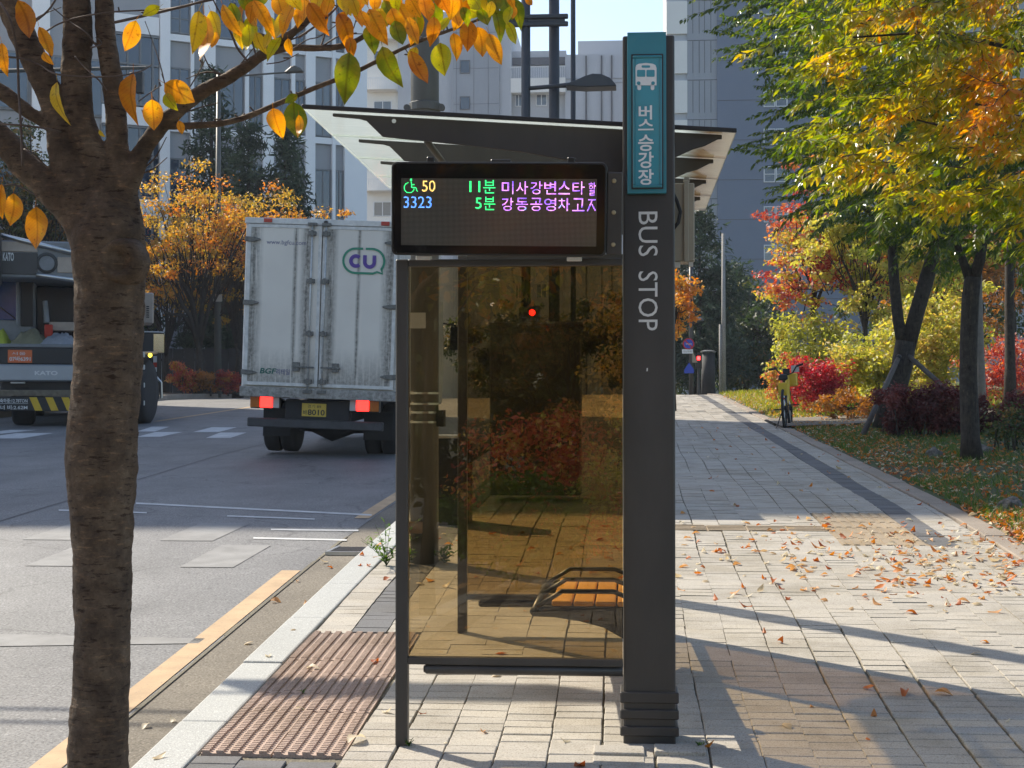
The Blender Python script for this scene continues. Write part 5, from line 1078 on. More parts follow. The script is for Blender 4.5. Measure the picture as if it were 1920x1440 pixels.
for px in (855, 888, 915):
    mb = MB(); mb.box(AX(px), AX(px) + .02, -.021, -.001, 0, AZ(30)); mb.build('panel_joint', M_jt, ab)
mb = MB(); mb.box(AX(958, 111.2), AX(1062, 111.2), 1.0, 1.19, AZ(124, 111.2), AZ(110, 111.2)); mb.build('recess_shade', M_jt, ab)  # dark strip put in for the shade of the balcony recess
mb = MB(); mb.box(AX(957, 110), AX(1060, 110), .2, 1.19, AZ(173), AZ(146)); mb.build('balcony', M_wallw, ab)
mb = MB()
for j in range(30): xx = AX(958) + (AX(1058) - AX(958)) * j / 29; mb.box(xx - .02, xx + .02, .22, .26, AZ(145.5), AZ(126))
mb.box(AX(957), AX(1060), .2, .27, AZ(126), AZ(124.5)); mb.build('balcony_railing', M_rail, ab)
for k in range(6):
    o_ = k * 72
    if AZ(200 + o_) > 0: win(ab, 966, 979, 174 + o_, 201 + o_, 1.2); win(ab, 1005, 1026, 172 + o_, 200 + o_, 1.2)
for px in (1098, 1127, 1146):
    mb = MB(); mb.box(AX(px, 110.6), AX(px, 110.6) + .12, .5, .599, 0, AZ(108, 110.6)); mb.build('panel_joint', M_jt, ab)
for py in (150, 158, 235, 300):
    mb = MB(); mb.box(AX(1061, 110.6), AX(1168, 110.6), .52, .598, AZ(py + .8, 110.6), AZ(py, 110.6)); mb.build('panel_joint', M_wallm, ab)

YT = 88; tw_ = thing('tower_block', 'blue grey tower block with banded corner strip behind the zelkovas', 'building', (XA(1345, YT), YT, gz(YT)))
TX = lambda px: XA(px, YT) - tw_.location.x
TZ = lambda py: ZA(py, YT, 1345) - tw_.location.z
def tv(name, a, b, y0, y1, m, top=-260): 
    global mb
    mb = MB(); mb.box(TX(a), TX(b), y0, y1, -1, TZ(top)); return mb.build(name, m, tw_)
tv('wall', 1251, 1290, .25, 8, M_wallg); tv('wall', 1290, 1346, .12, 8, M_wallm); tv('wall', 1346, 1720, 0, 8, M_wallb); tv('wall', 1720, 2000, .5, 8, M_wallm)
for k in range(10):
    py = -150 + 74.5 * k
    mb = MB(); mb.box(TX(1251), TX(1290), .10, .249, TZ(py + 62), TZ(py + 1)); mb.build('cladding_panel', M_wallw, tw_)
    mb = MB(); mb.box(TX(1290), TX(1346), .10, .119, TZ(py + 1.2), TZ(py)); mb.build('panel_joint', M_jt, tw_)
    for px in (1300, 1312, 1322, 1334):
        mb = MB(); mb.box(TX(px), TX(px) + .03, .102, .118, TZ(py + 62), TZ(py + 2)); mb.build('panel_joint', M_jt, tw_)
    mb = MB(); mb.box(TX(1346), TX(1720), -.02, -.001, TZ(py + 40.8), TZ(py + 40)); mb.build('panel_joint', M_jt, tw_)
for py in (-115, -45, 28, 100, 172, 243, 313, 388, 460):
    for px in (1433, 1456, 1560, 1584):
        mb = MB(); a, b, z1, z0 = TX(px), TX(px + 22), TZ(py), TZ(py + 30); e = .05
        for q in ((a, a + e, z0, z1), (b - e, b, z0, z1), (a + e, b - e, z1 - e, z1), (a + e, b - e, z0, z0 + e), (a + e, b - e, (z0 + z1) / 2 - .02, (z0 + z1) / 2 + .02)): mb.box(q[0], q[1], -.06, -.002, q[2], q[3])
        w_ = mb.build('window', M_rail, tw_); mb = MB(); mb.box(a + e, b - e, -.03, -.003, z0 + e, z1 - e); mb.build('pane', M_pane, w_)

SHX, SHY, SHH = SH.x, SH.y, 29.0; Ld = SHH / math.tan(SUN_EL)  # unseen block added and sized so that its shadow covers the crossing
sb = thing('shade_caster_block', 'long grey slab block added out of view to shade the crossing', 'building', (-11 - SHX * Ld, 13.2 - SHY * Ld, gz(50)))
mb = MB(); mb.box(-5, 17.5, 0, 11.3, -1, SHH); mb.build('wall', M_wallg, sb)
for f in range(7):
    for k in range(5):
        mb = MB(); mb.box(-4 + 4.4 * k, -1.6 + 4.4 * k, -.08, -.002, 3 + 3.6 * f, 4.7 + 3.6 * f); w_ = mb.build('window', M_rail, sb); mb = MB(); mb.box(-3.9 + 4.4 * k, -1.7 + 4.4 * k, -.10, -.081, 3.1 + 3.6 * f, 4.6 + 3.6 * f); mb.build('pane', M_pane, w_)

# ------------------------------------------------------------------ delivery truck
def door_mat():
    m, nt, n, l, b = nodes('grimy_white_door'); c = coord(nt); s = N(nt, 'ShaderNodeSeparateXYZ'); l.new(c, s.inputs[0])
    st = nz(nt, coord(nt, (16, 1, 1.1)), 1.6, 7, .7); fine = nz(nt, c, 20, 5, .7); low = N(nt, 'ShaderNodeMapRange'); low.inputs[1].default_value = 1.5; low.inputs[2].default_value = .8; l.new(s.outputs[2], low.inputs[0])
    ms = [low.outputs[0]]
    for x0, w in ((-.20, .10), (.13, .10), (-.93, .14), (.93, .14), (-.36, .04), (.5, .035)):
        d = N(nt, 'ShaderNodeMath', operation='SUBTRACT'); l.new(s.outputs[0], d.inputs[0]); d.inputs[1].default_value = x0; a = N(nt, 'ShaderNodeMath', operation='ABSOLUTE'); l.new(d.outputs[0], a.inputs[0])
        mr = N(nt, 'ShaderNodeMapRange'); mr.inputs[1].default_value = w; mr.inputs[2].default_value = 0; mr.inputs[4].default_value = .95; l.new(a.outputs[0], mr.inputs[0]); ms.append(mr.outputs[0])
    o = ms[0]
    for x in ms[1:]:
        k = N(nt, 'ShaderNodeMath', operation='MAXIMUM'); l.new(o, k.inputs[0]); l.new(x, k.inputs[1]); o = k.outputs[0]
    mu = N(nt, 'ShaderNodeMath', operation='MULTIPLY'); l.new(o, mu.inputs[0]); l.new(ramp(nt, [(.30, (0, 0, 0)), (.50, (1, 1, 1))], st).outputs[0], mu.inputs[1])
    m2 = N(nt, 'ShaderNodeMath', operation='MULTIPLY'); l.new(mu.outputs[0], m2.inputs[0]); l.new(ramp(nt, [(.3, (.45, .45, .45)), (.6, (1, 1, 1))], fine).outputs[0], m2.inputs[1])
    base = ramp(nt, [(.3, (.68, .62, .54)), (.7, (.76, .70, .61))], nz(nt, c, 1.5, 4))
    l.new(mix(nt, base.outputs[0], (.05, .046, .036), m2.outputs[0]), b.inputs['Base Color']); b.inputs['Roughness'].default_value = .5; return m
M_door = door_mat(); M_trim = simple('grimy_white_trim', (.62, .60, .56), .5, 0, .25, 9); M_grime = simple('grimy_metal', (.16, .155, .14), .6, .3, .5, 30)
M_rubrod = simple('lock_rod_steel', (.50, .50, .48), .45, .3, .25, 20); M_logo_g = simple('green_vinyl', (.03, .24, .14), .5); M_logo_p = simple('purple_vinyl', (.10, .05, .28), .5); M_text_b = simple('dark_blue_vinyl', (.10, .10, .20), .5); M_text_g = simple('dark_green_vinyl', (.02, .12, .09), .5)
M_plate_y = simple('yellow_plate', (.60, .42, .06), .45); M_blk = simple('black_print', (.02, .02, .02), .5); M_tail = emis('lit_tail_lamp', (1., .02, .015), 3.2, (.5, .01, .01)); M_amber = simple('amber_lens', (.45, .13, .01), .2); M_clear = simple('clear_lens', (.5, .5, .5), .15); M_redlens = simple('red_lens', (.40, .02, .015), .2)
M_chassis = simple('truck_chassis', (.018, .018, .02), .7, 0, .3, 6); M_rim = simple('steel_rim', (.28, .28, .28), .5, .6, .2, 8)
Yt = 20.0; S = 2830 / 20.03
trk_ = thing('delivery_truck', 'grimy white box delivery truck driving away with lit tail lamps', 'truck', (XA(592, Yt), Yt, road_z(Yt)), (R(2.2), R(2.2), 0))
def tl(px): return (px - 592) / S
def tz(py): return (862 - py) / S
mb = MB(); mb.box(-1.06, 1.06, .05, 4.3, tz(747), tz(411)); mb.build('cargo_box', M_trim, trk_, bevel=.02)
for s, (a, b) in ((-1, (-1.015, -.008)), (1, (.008, 1.015))):
    mb = MB(); mb.box(a, b, .0, .049, tz(726), tz(421)); dr = mb.build('door', M_door, trk_, bevel=.008)
    mb = MB(); e = .045
    for q in ((a, a + e, tz(726), tz(421)), (b - e, b, tz(726), tz(421)), (a + e, b - e, tz(421) - e, tz(421)), (a + e, b - e, tz(726), tz(726) + e)): mb.box(q[0], q[1], -.008, -.0005, q[2], q[3])
    mb.build('door_seal', M_trim, dr, bevel=.003)
    rx = s * .085 - .03 + (.0 if s > 0 else -.02)
    mb = MB(); mb.tube([(rx, -.035, tz(734)), (rx, -.035, tz(418))], .013, 8); mb.build('lock_rod', M_rubrod, dr, smooth=True)
    for py in (436, 526, 625, 716):
        mb = MB(); mb.box(rx - .05, rx + .05, -.05, -.001, tz(py + 4), tz(py - 4)); mb.box(rx - .02, rx + .02, -.056, -.049, tz(py + 6), tz(py - 6)); mb.build('rod_bracket', M_grime, dr, bevel=.004)
    for py in (735, 419):
        mb = MB(); mb.box(rx - .06, rx + .06, -.06, -.003, tz(py + 3), tz(py - 3)); mb.build('rod_cam', M_grime, dr, bevel=.004)
    hx = rx + s * .17
    mb = MB(); mb.box(min(rx, hx) - .02, max(rx, hx) + .08, -.05, -.034, tz(689) - .012, tz(689) + .012); mb.box(hx - .04, hx + .05, -.045, -.002, tz(697), tz(680)); mb.build('handle', M_grime, dr, bevel=.004)
    for py in (450, 570, 702):
        mb = MB(); mb.prism([(0, -.035), (.12, -.03), (.20, -.012), (.215, 0), (.20, .012), (.12, .03), (0, .035)], lambda u, v, d: (s * (1.05 - u), d, tz(py) + v), -.03, -.001); mb.build('hinge', M_grime, dr, bevel=.004)
    if s < 0:
        mb = MB(); letter(mb, 'www.bgfcu.com', (tl(485), -.001, tz(461)), (1, 0, 0), (0, 0, 1), w=(560 - 484) / S); mb.build('lettering', M_text_b, dr)
        mb = MB(); letter(mb, 'BGF', (tl(479), -.001, tz(704)), (1, 0, 0), (.22, 0, 1), w=30 / S, h=11 / S, bold=.03); mb.build('lettering', M_text_g, dr)
        mb = MB(); letter(mb, '리테일', (tl(511), -.001, tz(705)), (1, 0, 0), (0, 0, 1), w=26 / S, h=11 / S, bold=.01); mb.build('lettering', M_text_b, dr)
    else:
        def pt(px, py): return (tl(px), tz(py))
        def path(pts, w, m, name='logo'):
            global mb
            mb = MB(); n = len(pts); P = [Vector((*pt(*p), 0)) for p in pts]; vs = []
            for i, p in enumerate(P):
                d = (P[min(i + 1, n - 1)] - P[max(i - 1, 0)]).normalized(); q = Vector((-d.y, d.x, 0)) * w / S / 2
                vs += [(p.x + q.x, -.0105, p.y + q.y), (p.x - q.x, -.0105, p.y - q.y)]
            mb.add(vs, [(2 * i, 2 * i + 1, 2 * i + 3, 2 * i + 2) for i in range(n - 1)]); mb.build(name, m, dr)
        def ac(cx, cy, r, a0, a1, n=14): return [(cx + r * math.cos(R(a0 + (a1 - a0) * k / n)), cy - r * math.sin(R(a0 + (a1 - a0) * k / n))) for k in range(n + 1)]
        path([(670, 462)] + ac(656, 485, 23, 90, 270) + [(690, 508), (698, 505), (708, 508), (706, 499)] + ac(688, 485, 23, -38, 90) + [(675, 462)], 4.2, M_logo_g)
        path(ac(657, 485.5, 9.5, 45, 315, 18), 7, M_logo_p); path([(674, 474), (674, 487)] + ac(683, 487, 9, 180, 360, 12) + [(692, 474)], 7, M_logo_p)
mb = MB(); mb.box(-1.06, 1.06, -.03, .3, tz(748), tz(729)); mb.build('rear_sill', simple('rusty_sill', (.30, .28, .25), .7, .1, .6, 22), trk_, bevel=.008)
mb = MB(); mb.box(-1.06, 1.06, -.012, .049, tz(420), tz(409)); mb.build('top_rail', M_trim, trk_, bevel=.006)
for px in (487, 711):
    mb = MB(); mb.box(tl(px - 8), tl(px + 8), -.03, -.0125, tz(417.5), tz(410)); mb.build('marker_light', M_redlens, trk_, bevel=.004)
mb = MB(); mb.disc_ring((tl(598), -.02, tz(415)), (0, -1, 0), [(.03, 0), (.025, .03)], 10); mb.build('rear_camera', M_black, trk_)
for s, x0 in ((-1, tl(459)), (1, tl(651))):
    mb = MB(); mb.box(x0, x0 + 57 / S, .12, .22, tz(771), tz(744)); tlp = mb.build('tail_light', M_black, trk_, bevel=.006)
    seg_ = [(0, 18, M_amber), (19, 43, M_tail), (44, 56, M_clear)] if s < 0 else [(0, 12, M_clear), (13, 37, M_tail), (38, 56, M_amber)]
    for a, b, m in seg_: mb = MB(); mb.box(x0 + a / S, x0 + b / S, .10, .119, tz(769), tz(746)); mb.build('lens', m, tlp, bevel=.005)
mb = MB(); mb.box(tl(525), tl(650), .16, .2, tz(790), tz(752)); mb.build('rear_crossmember', M_chassis, trk_, bevel=.01)
mb = MB(); mb.box(tl(558), tl(605), .145, .158, tz(783), tz(758)); pl = mb.build('number_plate', M_plate_y, trk_, bevel=.003)
mb = MB(); letter(mb, '경기 89', (tl(569), .1445, tz(767)), (1, 0, 0), (0, 0, 1), w=26 / S, h=6.5 / S); letter(mb, '바', (tl(560.5), .1445, tz(780)), (1, 0, 0), (0, 0, 1), w=8 / S, h=9 / S, bold=.02); letter(mb, '8010', (tl(569.5), .1445, tz(780.5)), (1, 0, 0), (0, 0, 1), w=33 / S, h=11 / S, bold=.02); mb.build('lettering', M_blk, pl)
mb = MB(); mb.box(tl(454), tl(716), .10, .19, tz(806), tz(789)); mb.build('bumper', simple('bumper_steel', (.055, .055, .058), .55, .2, .25, 9), trk_, bevel=.012)
for a, b in ((464, 520), (664, 722)):
    mb = MB(); mb.box(tl(a), tl(b), .72, .735, tz(829), tz(772)); mb.build('mud_flap', M_rubber, trk_, bevel=.004)
mb = MB(); mb.box(-.42, -.30, .25, 6.0, tz(792), tz(756)); mb.box(.30, .42, .25, 6.0, tz(792), tz(756)); mb.build('chassis_rail', M_chassis, trk_, bevel=.01)
def wheel(parent, c, r, w, steer=0., name='wheel'):
    global mb
    mb = MB(); mb.disc_ring(c, (math.cos(R(steer)), math.sin(R(steer)), 0), [(r * .58, -w / 2), (r * .9, -w / 2), (r * .985, -w * .40), (r, -w * .2), (r, w * .2), (r * .985, w * .40), (r * .9, w / 2), (r * .58, w / 2)], 26); wh = mb.build(name, M_rubber, parent, smooth=True)
    mb = MB(); mb.disc_ring(c, (math.cos(R(steer)), math.sin(R(steer)), 0), [(r * .57, -w * .46), (r * .5, -w * .40), (r * .2, -w * .30), (r * .2, w * .30), (r * .5, w * .40), (r * .57, w * .46)], 20); mb.build('rim', M_rim, wh); return wh
for x in (-.80, -.565, .63, .865): wheel(trk_, (x - .02, 1.15, .375), .375, .215)
for x in (-.80, .80): wheel(trk_, (x, 4.75, .375), .375, .22)
mb = MB(); mb.tube([(-.7, 1.15, .375), (-.3, 1.15, .36), (-.12, 1.12, .35), (0, 1.1, .34), (.12, 1.12, .35), (.3, 1.15, .36), (.7, 1.15, .375)], [.06, .07, .13, .17, .13, .07, .06], 12); mb.build('rear_axle', M_chassis, trk_, smooth=True)
mb = MB(); mb.prism([(0, .55), (1.55, .55), (1.62, 1.2), (1.45, 1.75), (1.2, 2.35), (0, 2.35)], lambda u, v, d: (d, 4.4 + u, v), -.95, .95); cab_ = mb.build('cab', M_trim, trk_, bevel=.05, seg=2)
mb = MB(); mb.prism([(1.60, 1.30), (1.49, 1.72), (1.26, 2.22), (1.30, 2.22), (1.53, 1.72), (1.64, 1.30)], lambda u, v, d: (d, 4.4 + u, v), -.85, .85); mb.build('windscreen', M_pane, cab_)
for s in (-1, 1):
    mb = MB(); mb.box(s * 1.18 - .1, s * 1.18 + .1, 5.7, 5.78, 1.5, 1.9); mb.tube([(s * .95, 5.7, 1.95), (s * 1.18, 5.72, 1.92)], .015, 6); mb.build('mirror', M_black, cab_, bevel=.01)

# ------------------------------------------------------------------ truck crane coming the other way
Yk = 28.5; K = 2830 / Yk * 1.02
M_crane = simple('crane_grey_paint', (.17, .175, .18), .4, 0, .25, 5); M_cream = simple('crane_cream_paint', (.36, .29, .23), .45, 0, .15, 5); M_silver = simple('crane_silver_bumper', (.34, .36, .38), .35, .4, .08, 3); M_dkgl = simple('dark_cab_glass', (.010, .013, .018), .22, 0, .3, 2, spec=.3); M_blgl = simple('blue_cab_glass', (.03, .06, .16), .07, 0, .3, 2, spec=.8)
M_chrome = simple('chrome_box', (.62, .60, .50), .12, 1., .1, 3); M_ystr = simple('yellow_stripe', (.60, .38, .02), .5); M_oplate = simple('orange_plate', (.62, .13, .03), .5); M_wplank = simple('weathered_plank', (.16, .13, .09), .85, 0, .35, 14)
cr = thing('truck_crane', 'dark truck crane facing the camera behind the near cherry trunk', 'crane', (XA(131, Yk), Yk, road_z(Yk)), (R(1.5), 0, R(19.5)))
kx = lambda px: (px - 131) / K
kz = lambda py: (797 - py) / K
def kb(name, px0, px1, py0, py1, y0, y1, m, parent=cr, bevel=.012):
    global mb
    mb = MB(); mb.box(kx(px0), kx(px1), y0, y1, kz(py1), kz(py0)); return mb.build(name, m, parent, bevel=bevel)
kb('chassis', 0, 262, 640, 735, .25, 7.5, M_black); bpk = kb('bumper', -2, 262, 676, 709, -.05, .24, M_silver, bevel=.03)
mb = MB(); letter(mb, 'KATO', (kx(65), -.052, kz(697)), (1, 0, 0), (0, 0, 1), w=43 / K, h=8.5 / K, bold=.04); mb.build('lettering', M_greylet, bpk)
kb('front_step', 20, 47, 710, 714, .0, .2, M_steel); kb('timber_beam', -2, 262, 726, 738, -.02, .22, M_wplank)
sgn = kb('width_board', -2, 262, 739, 767, -.04, .02, M_black)
mb = MB(); letter(mb, '축하중:12.78TON', (kx(1), -.041, kz(751)), (1, 0, 0), (0, 0, 1), w=51 / K, h=8.5 / K, bold=.015); letter(mb, '너 비:2.62M', (kx(2), -.041, kz(764)), (1, 0, 0), (0, 0, 1), w=50 / K, h=8.5 / K, bold=.015); mb.box(kx(0), kx(53), -.0415, -.041, kz(752.6), kz(752)); mb.build('lettering', M_greylet, sgn)
for px in (55, 85, 115, 145, 175, 205):
    mb = MB(); mb.prism([(px, 740), (px + 14, 740), (px + 25, 766), (px + 11, 766)], lambda u, v, d: (kx(u), d, kz(v)), -.0425, -.0405); mb.build('stripe', M_ystr, sgn)
fpn = kb('front_panel', -2, 262, 643, 675, .02, .24, M_black)
mb = MB(); mb.box(kx(15), kx(60), .008, .018, kz(673), kz(648)); npk = mb.build('number_plate', M_oplate, cr, bevel=.003)
mb = MB(); letter(mb, '07바6391', (kx(18), .0075, kz(670)), (1, 0, 0), (0, 0, 1), w=39 / K, h=9.5 / K, bold=.02); letter(mb, '서울', (kx(22), .0075, kz(658)), (1, 0, 0), (0, 0, 1), w=26 / K, h=6 / K); mb.build('lettering', M_greylet, npk)
kb('deck', -2, 262, 636, 643, .02, 3.0, M_crane)
cbk = kb('cab', -30, 60, 488, 640, .9, 3.2, M_crane, bevel=.06)
mb = MB(); mb.box(kx(-26), kx(29), .86, .898, kz(588), kz(492)); mb.build('windscreen', M_blgl, cbk, bevel=.02); mb = MB(); mb.box(kx(34), kx(58), .87, .898, kz(600), kz(492)); mb.build('side_glass', M_dkgl, cbk, bevel=.01)
mb = MB(); mb.tube([(kx(-8), .83, kz(560)), (kx(24), .83, kz(585))], .012, 6); mb.build('wiper', M_black, cbk)
kb('mirror_post', 26, 31, 490, 600, .70, .75, M_crane); kb('machinery', 60, 262, 515, 636, 1.6, 6.5, M_dkgl, bevel=.03)
mb = MB(); mb.tube([(kx(84), .9, kz(592)), (kx(80), .95, kz(548))], [.06, .05], 8); mb.build('exhaust', M_crane, cr)
kb('hydraulic_block', 88, 138, 590, 608, .9, 1.3, M_cream); kb('hose_reel', 80, 96, 596, 632, .7, .9, M_redlens)
bm = kb('boom', -40, 150, 440, 512, -.6, 9.0, M_crane, bevel=.03)
mb = MB(); mb.box(kx(6), kx(72), -.63, -.602, kz(462), kz(443)); mb.build('boom_plate', M_cream, bm, bevel=.01)
mb = MB(); mb.box(kx(6), kx(72), -.625, -.602, kz(505), kz(464)); bp_ = mb.build('boom_panel', M_frame, bm, bevel=.01)
mb = MB(); letter(mb, 'KATO', (kx(9), -.626, kz(480)), (1, 0, 0), (0, 0, 1), w=20 / K, h=16 / K, bold=.03); mb.build('lettering', M_greylet, bp_)
mb = MB(); mb.disc_ring((kx(89), -.60, kz(482)), (0, -1, 0), [(.20, -.02), (.20, .02), (.15, .025), (.14, -.01)], 18); mb.build('sheave', M_black, bm)
mb = MB(); mb.box(kx(108), kx(140), -.62, -.602, kz(500), kz(470)); mb.build('boom_plate', M_cream, bm, bevel=.01)
for a, b in (((6, 432), (140, 462)), ((70, 505), (140, 514))):
    mb = MB(); mb.tube([(kx(a[0]), -.66, kz(a[1])), (kx(b[0]), -.66, kz(b[1]))], .045, 8); mb.build('hydraulic_pipe', M_steel, bm, smooth=True)
kb('boom_head', -30, 7, 428, 525, -.9, -.3, M_black)
for i, (px, py) in enumerate(((100, 448), (112, 450), (124, 455))):
    mb = MB(); mb.tube([(kx(px), -.3, kz(py + 12)), (kx(px - 3), -.3, kz(py)), (kx(px + 6), -.3, kz(py - 6)), (kx(px + 10), -.3, kz(py + 8))], .02, 6); mb.build('hose', M_rubber, bm)
ob_ = kb('operator_cabin', 258, 300, 517, 585, 3.0, 4.4, M_cream, bevel=.03)
for k in range(6): mb = MB(); mb.box(kx(284), kx(290), 2.985, 2.998, kz(549 + k * 4.6), kz(546.5 + k * 4.6)); mb.build('vent_slot', M_black, ob_)
kb('cabin_post', 256, 266, 585, 640, 3.0, 3.3, M_cream)
stp = kb('outrigger_box', 256, 318, 607, 650, 2.0, 2.9, M_black, bevel=.01); mb = MB(); mb.box(kx(296), kx(318.5), 1.985, 1.998, kz(649), kz(609)); mb.build('box_door', M_chrome, stp, bevel=.005); mb = MB(); mb.box(kx(255), kx(319), 1.98, 2.92, kz(606), kz(604)); mb.build('box_lid', simple('lid_sky_reflection', (.6, .62, .65), .3), stp)  # the lid's blue-white colour paints in a sky reflection
kb('fender', 254, 300, 648, 653, .5, 2.0, M_cream); kb('side_panel', 254, 266, 653, 762, .4, .6, M_cream); kb('ladder_rail', 266, 270, 653, 760, .4, .5, M_black)
for py in (655, 680, 716, 752): kb('ladder_step', 262, 275, py - 5, py + 5, .36, .46, simple('step_paint', (.6, .6, .56), .5))
mb = MB(); mb.disc_ring((kx(285), .45, kz(656)), (0, -1, 0), [(.04, 0), (.03, .03)], 10); mb.build('marker_light', emis('yellow_marker', (1., .8, .05), 3.), cr)
for x, y, st in ((kx(41), .9, 0), (kx(272) - .05, .9, -17), (kx(41), 5.6, 0), (kx(230), 5.6, 0)): wheel(cr, (x, y, .66), .66, .42, st)
kb('rear_outrigger', 298, 314, 660, 752, 3.6, 4.2, M_black); mb = MB(); mb.box(kx(301), kx(309), 3.58, 3.599, kz(690), kz(655)); hz_ = mb.build('hazard_sticker', M_greylet, cr); mb = MB(); mb.box(kx(301), kx(309), 3.57, 3.579, kz(680), kz(669)); mb.build('red_band', M_redlens, hz_)
mb = MB(); mb.tube([(kx(306), 3.5, kz(700)), (kx(318), 3.5, kz(714)), (kx(319), 3.5, kz(748))], .03, 8); mb.build('guard_rail', M_steel, cr)
# clothes and tarps heaped on the deck
def heap(label, px, py, w, h, m, seed, cat='tarpaulin'):
    rs = random.Random(seed); V = []; F_ = []; n = 12
    for j in range(n + 1):
        for i in range(n + 1):
            u, v = i / n * 2 - 1, j / n * 2 - 1; r = max(0, 1 - max(abs(u), abs(v)) ** 2.5); V.append((u * w / 2 / K * (1 + .15 * rs.uniform(-1, 1)), v * .35, h / K * r * (.6 + .8 * abs(noise.noise(Vector((u * 2.2 + seed, v * 2.2, seed * .7)))))))
    F_ = [(j * (n + 1) + i, j * (n + 1) + i + 1, (j + 1) * (n + 1) + i + 1, (j + 1) * (n + 1) + i) for j in range(n) for i in range(n)]
    o = inst('tarpaulin', mesh_np('tarpaulin', V, F_, m)); o.location = Q(px, py, Yk + .45); o.location.z = cr.location.z + kz(636.5); tag(o, label, cat); o.data.polygons.foreach_set('use_smooth', [True] * len(F_)); return o
heap('yellow green tarpaulin heaped on the front deck of the crane', 6, 636, 42, 34, simple('lime_cloth', (.30, .34, .03), .8, 0, .2, 8), 1); heap('olive canvas heaped beside the plate of the crane', 62, 636, 70, 34, simple('olive_cloth', (.16, .15, .09), .85, 0, .25, 8), 2)
heap('grey canvas bundle on the crane deck next to the near trunk', 112, 636, 60, 30, simple('grey_cloth', (.24, .25, .27), .85, 0, .2, 8), 3); heap('thin orange sheet showing under the olive canvas', 66, 639, 52, 14, simple('orange_cloth', (.60, .14, .03), .7, 0, .2, 8), 4)
# ------------------------------------------------------------------ yellow share bicycle, seen from behind
Yb = 25.4; bb = G(1472, 803); bk = thing('bicycle', 'yellow share bicycle parked on its kickstand at the pavement edge', 'bicycle', (bb.x, bb.y, gz(bb.y)), (0, R(-2.5), R(-11)))
M_byel = simple('bicycle_yellow', (.72, .47, .02), .35, 0, .05, 6, coat=.4)
def btube(name, pts, r, m, parent=bk, seg=8): 
    global mb
    mb = MB(); mb.tube(pts, r, seg); return mb.build(name, m, parent, smooth=True)
def bwheel(y):
    global mb
    mb = MB(); n = 28; vs = []; fs = []
    for k in range(n):
        a = 2 * math.pi * k / n
        for j in range(6):
            b = 2 * math.pi * j / 6; r = .315 + .025 * math.cos(b); vs.append((.025 * math.sin(b), y + r * math.cos(a), .34 + r * math.sin(a)))
    fs = [(k * 6 + j, k * 6 + (j + 1) % 6, ((k + 1) % n) * 6 + (j + 1) % 6, ((k + 1) % n) * 6 + j) for k in range(n) for j in range(6)]
    mb.add(vs, fs); w = mb.build('wheel', M_rubber, bk, smooth=True)
    mb = MB()
    for k in range(14):
        a = 2 * math.pi * k / 14; mb.tube([(0, y, .34), (0, y + .295 * math.cos(a), .34 + .295 * math.sin(a))], .004, 4)
    mb.build('spoke', M_steel, w); mb = MB(); mb.disc_ring((0, y, .34), (1, 0, 0), [(.04, -.05), (.04, .05)], 12); mb.build('hub', M_black, w)
bwheel(.0); bwheel(1.05)
btube('frame', [(0, .0, .34), (0, .30, .42), (0, .42, .36), (0, .70, .55), (0, .86, .80), (0, .88, .92)], [.02, .03, .04, .045, .04, .03], M_byel)
btube('seat_tube', [(0, .42, .36), (0, .28, .62), (0, .22, .82)], [.03, .022, .018], M_black); btube('fork', [(0, .88, .90), (0, .95, .62), (.05, 1.05, .34)], [.025, .022, .015], M_byel)
btube('rear_stay', [(.04, 0, .34), (.03, .27, .62)], .012, M_black)
mb = MB(); mb.prism([(-.085, -.02), (-.07, .05), (.07, .05), (.085, -.02), (.06, -.05), (-.06, -.05)], lambda u, v, d: (u * (1 - max(0, d - .15) * 2.6), d, .86 + v), .06, .38); mb.build('saddle', M_black, bk, bevel=.02, seg=2)
mb = MB(); mb.prism([(-.07, -.11), (-.08, .11), (.08, .11), (.07, -.11)], lambda u, v, d: (u, d, .66 + v), -.10, -.07); mb.build('rear_fender', M_byel, bk, bevel=.01)
mb = MB(); mb.box(-.02, .16, .95, 1.22, .72, .95); mb.build('basket', M_byel, bk, bevel=.02)
hb = btube('handlebar', [(-.28, .70, 1.02), (-.18, .74, 1.03), (-.10, .80, .93), (0, .86, .92), (.10, .84, .95), (.17, .80, 1.06), (.27, .74, 1.09)], .013, M_black)
for a in ((-.30, -.19), (.18, .29)):
    btube('grip', [(a[0], .69 if a[0] < 0 else .78, 1.02 if a[0] < 0 else 1.065), (a[1], .74, 1.03 if a[0] < 0 else 1.09)], .02, M_rubber, hb)
mb = MB(); mb.box(-.07, .05, .83, .88, .93, 1.03); mb.build('display', M_black, hb, bevel=.006); mb = MB(); mb.box(.07, .21, .90, .905, .96, 1.08); mb.build('notice_card', M_paper, bk)
mb = MB(); mb.disc_ring((0, .42, .34), (1, 0, 0), [(.09, .02), (.09, .035)], 16); cks = mb.build('crank', M_black, bk)
for s, dz in ((-1, -.02), (1, .05)):
    mb = MB(); mb.box(s * .12 - (.10 if s < 0 else 0), s * .12 + (0 if s < 0 else .10), .38, .46, .33 + dz, .35 + dz); mb.box(min(0, s * .12), max(0, s * .12), .41, .43, .33 + dz, .35 + dz); mb.build('pedal', M_black, cks)
btube('kickstand', [(-.03, .10, .32), (-.15, .06, .01), (-.19, .06, .0)], .01, M_black)
mb = MB(); mb.disc_ring((0, -.085, .50), (0, -1, 0), [(.025, 0), (.02, .02)], 10); mb.build('rear_reflector', M_redlens, bk)

